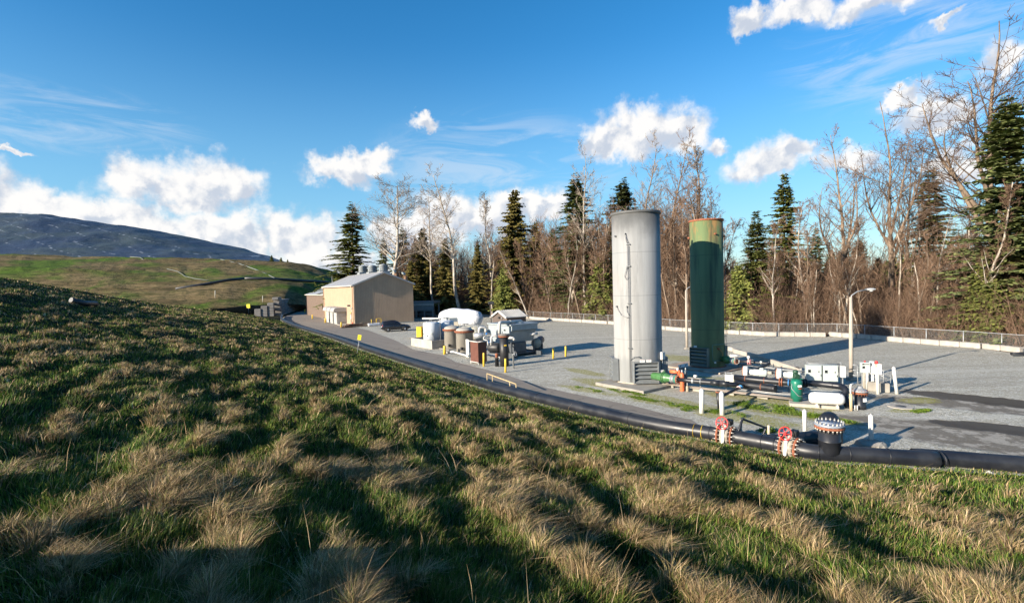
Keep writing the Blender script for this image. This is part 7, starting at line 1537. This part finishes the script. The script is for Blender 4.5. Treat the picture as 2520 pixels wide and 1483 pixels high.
# ------------------------------------------------------------------ tan building and its surroundings
BA = G(874, 801.5); BRZ = math.atan2(-.864, .504) + R(0.3)
def build_building():
    root = thing('building', 'large tan metal sided building with a light grey roof and three roof vents', 'building', BA, BRZ); lo = local(root)
    Wb = 11.4; L = 29.5; ze = 7.5; za = 9.75
    TAN = ribs_mat('tan_siding', (.43, .30, .20), .3, 0); TANG = ribs_mat('tan_siding_gable', (.43, .30, .20), .3, 1)
    ROOF = ribs_mat('grey_roof', (.33, .335, .345), .6, 0, .05, .5); TRIM = pbr('tan_trim', (.50, .36, .24), .5, var=.05); GUT = pbr('pale_gutter', (.47, .43, .38), .5, var=.05)
    MB().add([(0, 0, 0), (0, 0, ze), (-L, 0, ze), (-L, 0, 0)], [(0, 1, 2, 3)]).build('side_wall', TAN, root)
    MB().add([(0, Wb, 0), (-L, Wb, 0), (-L, Wb, ze), (0, Wb, ze)], [(0, 1, 2, 3)]).build('side_wall', TAN, root)
    MB().add([(0, 0, 0), (0, Wb, 0), (0, Wb, ze), (0, Wb / 2, za), (0, 0, ze)], [(0, 1, 2, 3, 4)]).build('gable_wall', TANG, root)
    MB().add([(-L, 0, 0), (-L, 0, ze), (-L, Wb / 2, za), (-L, Wb, ze), (-L, Wb, 0)], [(0, 1, 2, 3, 4)]).build('gable_wall', TANG, root)
    for s_ in (0, 1):
        ya, yb = (-.35, Wb / 2) if s_ == 0 else (Wb / 2, Wb + .35); zA, zB = (ze - .08, za + .06) if s_ == 0 else (za + .06, ze - .08); x0, x1 = .3, -L - .1; t_ = .14
        MB().add([(x0, ya, zA), (x1, ya, zA), (x1, yb, zB), (x0, yb, zB), (x0, ya, zA + t_), (x1, ya, zA + t_), (x1, yb, zB + t_), (x0, yb, zB + t_)], [(0, 1, 2, 3), (4, 7, 6, 5), (0, 4, 5, 1), (1, 5, 6, 2), (2, 6, 7, 3), (3, 7, 4, 0)]).build('roof', ROOF, root)
        d = math.atan2(zB - zA, yb - ya); MB().box((.33, (ya + yb) / 2, (zA + zB) / 2 + .02), (.07, math.hypot(yb - ya, zB - zA), .30), rot=Matrix.Rotation(d, 3, 'X')).build('rake_trim', GUT if s_ == 0 else MATS['grey_roof'], root)
    MB().box((-L / 2, -.43, ze - .08), (L, .18, .22)).build('gutter', GUT, root); MB().box((-L / 2, Wb / 2, za + .24), (L + .3, .35, .06)).build('ridge_cap', ROOF, root)
    for x_, y_ in ((.03, -.03),): MB().box((x_, y_, ze / 2), (.24, .24, ze)).build('corner_trim', TRIM, root)
    MB().path([(-.9, -.40, ze - .15), (-.9, -.14, ze - .6), (-.9, -.14, .2)], .075, 6).build('downspout', TRIM, root); MB().path([(-L + .3, -.40, ze - .15), (-L + .3, -.12, ze - .5), (-L + .3, -.12, .2)], .075, 6).build('downspout', TRIM, root)
    MB().box((0, Wb / 2, .12), (.12, Wb + .1, .24)).build('base_trim', CONC_PALE, root)
    dr = MB().box((-3.0, -.05, 1.25), (1.1, .08, 2.4)).build('door', pbr('door_tan', (.28, .22, .16), .5), root); MB().box((-2.75, -.1, 1.55), (.3, .03, .8)).build('notice', SIGNW, dr); MB().box((-3.0, -.1, 2.32), (.7, .03, .16)).build('yellow_sign', YELLOW, dr)
    MB().box((-3.4, -.3, 3.7), (.3, .5, .3)).build('wall_lamp', DGREY, root); MB().lathe([(.02, -.03), (.22, -.03), (.22, .03), (.02, .03)], 14, axisM((-2.1, -.08, 3.2), (0, -1, 0))).build('meter', STEEL, root)
    # roof vents behind the ridge
    VG = pbr('vent_grey', (.30, .325, .335), .5, .2, var=.08)
    for px, py, w in ((892.8, 661.0, 19.8), (916.3, 659.8, 21.6), (943.2, 657.2, 22.0)):
        # height over the far slope of the roof
        best = None
        for Yv in np.linspace(98, 124, 105):
            p = lo(D(px, py + 8.5, Yv)); 
            e = abs(p.y - Wb * .64)
            if best is None or e < best[0]: best = (e, Yv, p)
        Yv, p = best[1], best[2]; r = w / 2 * Yv / FPX; zr = za - (p.y - Wb / 2) * (za - ze) / (Wb / 2); z0 = max(p.z, zr + .5); hh = 13.5 * Yv / FPX
        v = MB().lathe([(r * .8, z0 - .12), (r, z0), (r, z0 + hh), (r * 1.04, z0 + hh + .02), (r * .5, z0 + hh + .16), (.04, z0 + hh + .3)], 26, Matrix.Translation((p.x, p.y, 0))).build('roof_vent', VG, root)
        MB().box((p.x, p.y, (zr - .2 + z0 - .1) / 2), (r * 2.25, r * 2.25, z0 - .1 - zr + .2)).build('curb', VG, v); MB().box((p.x + r * .45, p.y - r * .92, z0 + hh * .25), (.12, .08, hh * .5)).build('drain', WHITE, v)
    for px, py, Yv, lab in ((998, 690, 112, 1), (975, 683, 116, 0)):
        p = lo(D(px, py, Yv)); q = MB().cyl((p.x, p.y, 7.0), (p.x, p.y, p.z + 1.0), .42, 14).build('exhaust_pipe', pbr('exhaust_brown', (.16, .09, .05), .6, var=.2), root); MB().lathe([(.02, -.03), (.5, -.03), (.5, .03), (.02, .03)], 16, axisM((p.x - .3, p.y - .3, p.z + 1.55), (.6, .25, .75))).build('rain_flap', PALEGREY, q)
    # brown annex at the far end
    an = thing('annex', 'lower brown metal annex with a grey roof at the far end of the tan building', 'building', (Matrix.Translation(BA) @ Matrix.Rotation(BRZ, 4, 'Z')) @ Vector((-L, 0, 0)), BRZ); La = 27; z1 = 5.6; AB = ribs_mat('brown_siding', (.155, .108, .080), .3, 0)
    MB().add([(-.05, .25, 0), (-.05, .25, z1), (-La, .25, z1), (-La, .25, 0)], [(0, 1, 2, 3)]).add([(-La, .25, 0), (-La, .25, z1), (-La, 6, z1 + 1.9), (-La, 11, z1), (-La, 11, 0)], [(0, 1, 2, 3, 4)]).build('wall', AB, an)
    MB().add([(-.03, -.1, z1 - .05), (-La - .2, -.1, z1 - .05), (-La - .2, 6, z1 + 2.0), (-.03, 6, z1 + 2.0), (-.03, -.1, z1 + .1), (-La - .2, -.1, z1 + .1), (-La - .2, 6, z1 + 2.15), (-.03, 6, z1 + 2.15)], [(0, 1, 2, 3), (4, 7, 6, 5), (0, 4, 5, 1), (1, 5, 6, 2), (2, 6, 7, 3), (3, 7, 4, 0)]).build('roof', ROOF, an)
    MB().box((-La / 2, -.18, z1), (La, .16, .22)).build('gutter', GUT, an); MB().box((-La + .1, .15, z1 / 2), (.25, .2, z1)).build('corner_trim', BLACK, an); MB().cyl((-.4, .1, .2), (-.4, .1, z1), .07, 6).build('downspout', BLACK, an); MB().cyl((-5, 3, z1 + 1), (-5, 3, z1 + 4.6), .06, 6).build('mast', STEEL, an)
    # three grey louvred enclosures
    EG = pbr('enclosure_grey', (.355, .35, .33), .6, var=.08, scale=1, dirt=(.2, .19, .17), dirt_amt=.2); c = lo(Z6(838, 1168)); e1 = lo(Z6(488, 1078)); x1 = c.x; x0 = max(e1.x, x1 - 11.5); yF = c.y; dep = 1.9; n = 3; pitch = (x1 - x0) / n; zE = 2.55
    for k in range(n):
        xa = x1 - pitch * (k + 1) + 1.0; xb = x1 - pitch * k; xm = (xa + xb) / 2; w = xb - xa
        wp = (Matrix.Translation(BA) @ Matrix.Rotation(BRZ, 4, 'Z')) @ Vector((xm, yF, 0)); en = thing('enclosure', ('grey louvred enclosure with a curved hood, nearest the door', 'grey louvred enclosure with a curved hood, middle of three', 'grey louvred enclosure with a curved hood, farthest of three')[k], 'enclosure', wp, BRZ, 'grey enclosures along the building')
        MB().box((0, dep / 2, zE / 2), (w, dep, zE)).build('body', EG, en); MB().box((0, -.03, 1.0), (w * .9, .05, 1.6)).build('door', EG, en)
        for j in range(4): MB().box((-w * .36 + w * .24 * j, -.03, 2.2), (w * .20, .06, .62)).build('louver', pbr('louver_pale', (.42, .42, .40), .5), en)
        Mx = Matrix(((0, 0, 1, -w / 2 - .28), (1, 0, 0, 0), (0, 1, 0, zE - .1), (0, 0, 0, 1))); pr = [(-.62, 0), (-.66, .12), (-.62, .42), (-.45, .68), (-.15, .80), (dep * .6, .84), (dep + .3, .80), (dep + .4, .6), (dep + .4, 0)]
        MB().prism(pr, w + .56, Mx).build('hood', EG, en)
        if k == 0: MB().box((w / 2 + .03, dep / 2, 1.1), (.05, dep * .7, 1.3)).build('side_panel', EG, en); MB().box((w / 2 + .05, dep / 2, 1.75), (.08, dep, .08)).build('trim', EG, en)
    for x_, y_, d_, lab in (((x1 + 1.9), yF + .9, (2.6, 2.2, .10), 'concrete doorstep by the tan building door'),):
        o = MB().box((0, 0, .05), d_).build('doorstep', CONC_PALE); o.location = (Matrix.Translation(BA) @ Matrix.Rotation(BRZ, 4, 'Z')) @ Vector((x_, y_, 0)); o.rotation_euler = (0, 0, BRZ); tag(o, lab, 'doorstep')
    o = MB(); o.lathe([(.20, 0), (.20, .04), (.15, .05), (.05, .68), (.03, .7)], 12); o = o.build('traffic_cone', pbr('cone_red', (.6, .06, .03), .6)); o.location = Vector(Z6(1092, 1187)); tag(o, 'small red traffic cone at the corner of the tan building', 'cone')
    # lumber stack, white bundle, yellow rail
    ls = thing('lumber_stack', 'stack of weathered timber beams along the gable wall', 'timber', Z6(1290, 1205), BRZ + R(90)); rg = random.Random(4); wd = [pbr('timber_pale', (.30, .22, .15), .8, var=.3), pbr('timber_dark', (.10, .06, .04), .8, var=.3), pbr('timber_red', (.22, .11, .07), .8, var=.3)]
    for k in range(16):
        lay = k // 5; MB().box((-2.2 + rg.uniform(-.3, .3) + lay * .2 + (1.6 if k % 3 == 0 else 0), .25 + (k % 5) * .28, .1 + lay * .2), (rg.uniform(2.2, 3.8) - lay * .3, .24, .16), rz=rg.gauss(0, .04)).build('beam', wd[k % 3], ls)
    wb = thing('wrapped_bundle', 'white wrapped bundle beside the timber stack', 'bundle', Z6(1530, 1190), BRZ + R(90)); MB().box((-.7, .4, .28), (2.2, .9, .5), bev=.1).build('wrap', MATS['white_wrap'], wb); MB().box((-.7, .4, .03), (2.3, 1.0, .06)).build('pallet', wd[0], wb)
    p0, p1 = Z6(1390, 1185), Z6(1555, 1175); yr = thing('guard_rail', 'yellow guard rail in front of the gable wall', 'railing', p0 + np.array([0, 1.0, 0]), math.atan2(p1[1] - p0[1], p1[0] - p0[0])); Lr = float(np.linalg.norm(p1 - p0)); MB().path(elbow_path([(.9, 0, 0), (.9, 0, 1.15), (Lr, 0, 1.15), (Lr, 0, 0)], .1), .05, 6).build('rail', YELLOW, yr); MB().cyl((0, 0, 0), (0, 0, 1.1), .06, 8).build('post', YELLOW, yr)
    # open cooling shed
    BS = pbr('shed_blue_grey', (.16, .20, .215), .5, var=.1); BS2 = pbr('shed_pale_band', (.33, .37, .35), .5, var=.08); b0 = D(1014, 792, 112); cs = thing('open_shed', 'open sided blue grey shed on posts behind the tan building', 'shed', (b0[0] - 1.2, b0[1], 0), R(-6)); s_ = 112 / FPX; z2 = D(1040, 741, 112)[2]; Lw = 56 * s_ + 1.2
    MB().box((Lw / 2, 3, z2 - .3), (Lw, 6, .5)).build('roof', BS, cs); MB().box((Lw / 2, -.06, z2 - .75), (Lw, .12, .42)).build('fascia', BS2, cs); MB().box((Lw / 2, -.02, z2 - 1.5), (Lw, .08, .95)).build('panel', BS, cs)
    for k in range(4): MB().box((.3 + (Lw - .6) * k / 3, .1, (z2 - 1.5) / 2), (.26, .26, z2 - 1.5)).build('post', BS, cs); MB().box((.3 + (Lw - .6) * k / 3, 5.6, (z2 - .6) / 2), (.26, .26, z2 - .6)).build('post', BS, cs)
    for k in range(3): MB().box((.9 + (Lw - 1.4) * k / 3 + .6, 2.6, .95), (1.3, 2.4, 1.9)).build('radiator', DGREY, cs)
    for k in range(3): MB().cyl((.3 + (Lw - .6) * k / 3, .1, z2 - 2.7), (.9 + (Lw - .6) * k / 3, .1, z2 - 2.0), .06, 5).build('brace', BS, cs)
    for z_ in (.9, 1.6): MB().box((Lw / 2, .05, z_), (Lw, .08, .10)).build('rail', BS, cs)
    # stepped retaining wall of concrete blocks
    RB = pbr('dark_block', (.20, .19, .18), .9, var=.2, scale=.6, bump=.4, bscale=6, dirt=(.10, .10, .08), dirt_amt=.4); a = G(684, 777); b = G(752, 757); d = (b - a)[:2]; Lt = float(np.linalg.norm(d)); rw = thing('retaining_wall', 'stepped retaining wall of big grey concrete blocks left of the brown annex', 'wall', a, math.atan2(d[1], d[0])); rg = random.Random(6)
    hts = 7; bl = 3.0; nb = int(Lt / bl)
    for row in range(hts):
        for k in range(nb):
            if row > 6 - k * 4 / nb + .3: continue
            MB().box((bl * (k + .5 + (.5 if row % 2 else 0)) , row * .10 + rg.uniform(-.04, .04), row * .74 + .36), (bl - .03, 1.5, .72), bev=.05).build('block', RB, rw)
    for k, hh in enumerate((4.3, 3.4, 2.4)):
        for row in range(int(hh / .74)): MB().box((-.5 - k * .2, 1.6 + k * 1.6, row * .74 + .36), (1.5, 1.55, .72), bev=.05).build('block', RB, rw)
build_building()

# ------------------------------------------------------------------ dark car
def build_car():
    rear = Z6(1560, 1300); wr = Z6(1660, 1290); wf = Z6(1927, 1262); hd = math.atan2(wf[1] - wr[1], wf[0] - wr[0]); hd = R(22)
    L, Wd = 4.45, 1.80; root = thing('parked_car', 'dark grey sport utility car parked on the gravel by the tan building', 'car', (wr[0] + .06, wr[1] + .55, 0), hd); wb = 2.63
    # local x: rear axle at 0, front axle at wb ; y right side at -Wd/2
    PAINT = pbr('car_paint', (.020, .020, .024), .25, .3, var=.05, coat=.8); TY = pbr('tyre', (.018, .018, .018), .85); TRIMB = pbr('car_trim', (.018, .018, .019), .6)
    st = [(-.90, .45, .80, .86, .90, .70), (-.84, .36, .84, 1.02, 1.50, .60), (-.55, .30, .89, 1.02, 1.62, .62), (.2, .26, .90, 1.02, 1.67, .63), (1.0, .26, .90, 1.01, 1.66, .63), (1.55, .26, .90, 1.00, 1.55, .62), (2.15, .26, .89, .98, 1.06, .76), (2.7, .28, .88, .92, .98, .76), (3.25, .34, .84, .84, .88, .70), (3.50, .45, .74, .74, .78, .60)]
    vs = []; fs = []
    for x, zb, w, zw, zr, wr_ in st: zr = zr * 1.03; vs += [(x, -w * .9, zb), (x, -w, zb + .22), (x, -w, zw - .05), (x, -w * .965, zw), (x, -wr_, zr - .05), (x, -wr_ * .82, zr), (x, wr_ * .82, zr), (x, wr_, zr - .05), (x, w * .965, zw), (x, w, zw - .05), (x, w, zb + .22), (x, w * .9, zb)]
    n = 12
    for i in range(len(st) - 1):
        for k in range(n): fs.append((i * n + k, i * n + (k + 1) % n, (i + 1) * n + (k + 1) % n, (i + 1) * n + k))
    fs += [tuple(range(n)), tuple(reversed(range((len(st) - 1) * n, len(st) * n)))]
    MB().add(vs, fs, True).build('body', PAINT, root)
    for sd_ in (-1, 1):
        def side(x0, x1, i, lab):
            def P(x, f):     # point on the slanted glasshouse side
                xs = [s[0] for s in st]; w = np.interp(x, xs, [s[2] * .965 for s in st]); zw = np.interp(x, xs, [s[3] for s in st]); zr = np.interp(x, xs, [s[4] - .05 for s in st]); wr_ = np.interp(x, xs, [s[5] for s in st])
                return (x, sd_ * (w + (wr_ - w) * f + .012), zw + (zr - zw) * f)
            MB().add([P(x0, .08), P(x1, .08), P(x1 - (.28 if lab else .03), .88), P(x0 + (.12 if i == 0 else .03), .88)], [(0, 1, 2, 3) if sd_ < 0 else (3, 2, 1, 0)]).build('side_window', GLASSB, root)
        side(-.62, .12, 0, 0); side(.20, 1.0, 1, 0); side(1.08, 1.92, 2, 1)
        for x_ in (.16, 1.06, 1.98): MB().box((x_, sd_ * .895, .68), (.015, .02, .62)).build('door_seam', TRIMB, root)
        for x_ in (.85, 1.75): MB().box((x_, sd_ * .91, .90), (.2, .03, .035)).build('door_handle', TRIMB, root)
        MB().box((1.98, sd_ * .99, 1.07), (.2, .2, .14), bev=.03).build('mirror', PAINT, root); MB().box((-.83, sd_ * .72, .96), (.10, .22, .26), bev=.02).build('tail_light', REDP, root); MB().box((3.36, sd_ * .66, .72), (.16, .26, .16), bev=.02).build('headlight', STEEL, root)
        for x_ in (0, wb):
            M = axisM((x_, sd_ * .80, .34), (0, sd_, 0)); w = MB().lathe([(.22, -.11), (.33, -.10), (.345, -.05), (.345, .06), (.32, .105), (.22, .11)], 26, M).build('wheel', TY, root)
            rm = MB().lathe([(.23, .06), (.225, .10), (.05, .12), (.02, .125)], 20, M)
            rm.build('rim', pbr('rim_silver', (.45, .45, .46), .35, .6), w)
            arch = MB(); arch.torus((x_, sd_ * .885, .36), (0, 1, 0), .40, .035, 24, 5); arch.build('wheel_arch', TRIMB, root)
        MB().cyl((-.4, sd_ * .56, 1.71), (1.3, sd_ * .56, 1.72), .02, 6).build('roof_rail', TRIMB, root)
    MB().add([(-.885, -.6, 1.04), (-.885, .6, 1.04), (-.83, .5, 1.46), (-.83, -.5, 1.46)], [(3, 2, 1, 0)]).build('rear_window', GLASSB, root); MB().add([(2.14, -.70, 1.07), (2.14, .70, 1.07), (1.58, .56, 1.55), (1.58, -.56, 1.55)], [(0, 1, 2, 3)]).build('windscreen', GLASSB, root)
    MB().box((-.91, 0, .80), (.02, .5, .12)).build('number_plate', SIGNW, root); MB().box((-.90, 0, .50), (.10, 1.6, .22), bev=.03).build('bumper', TRIMB, root); MB().box((3.48, 0, .50), (.12, 1.5, .22), bev=.03).build('bumper', TRIMB, root)
build_car()
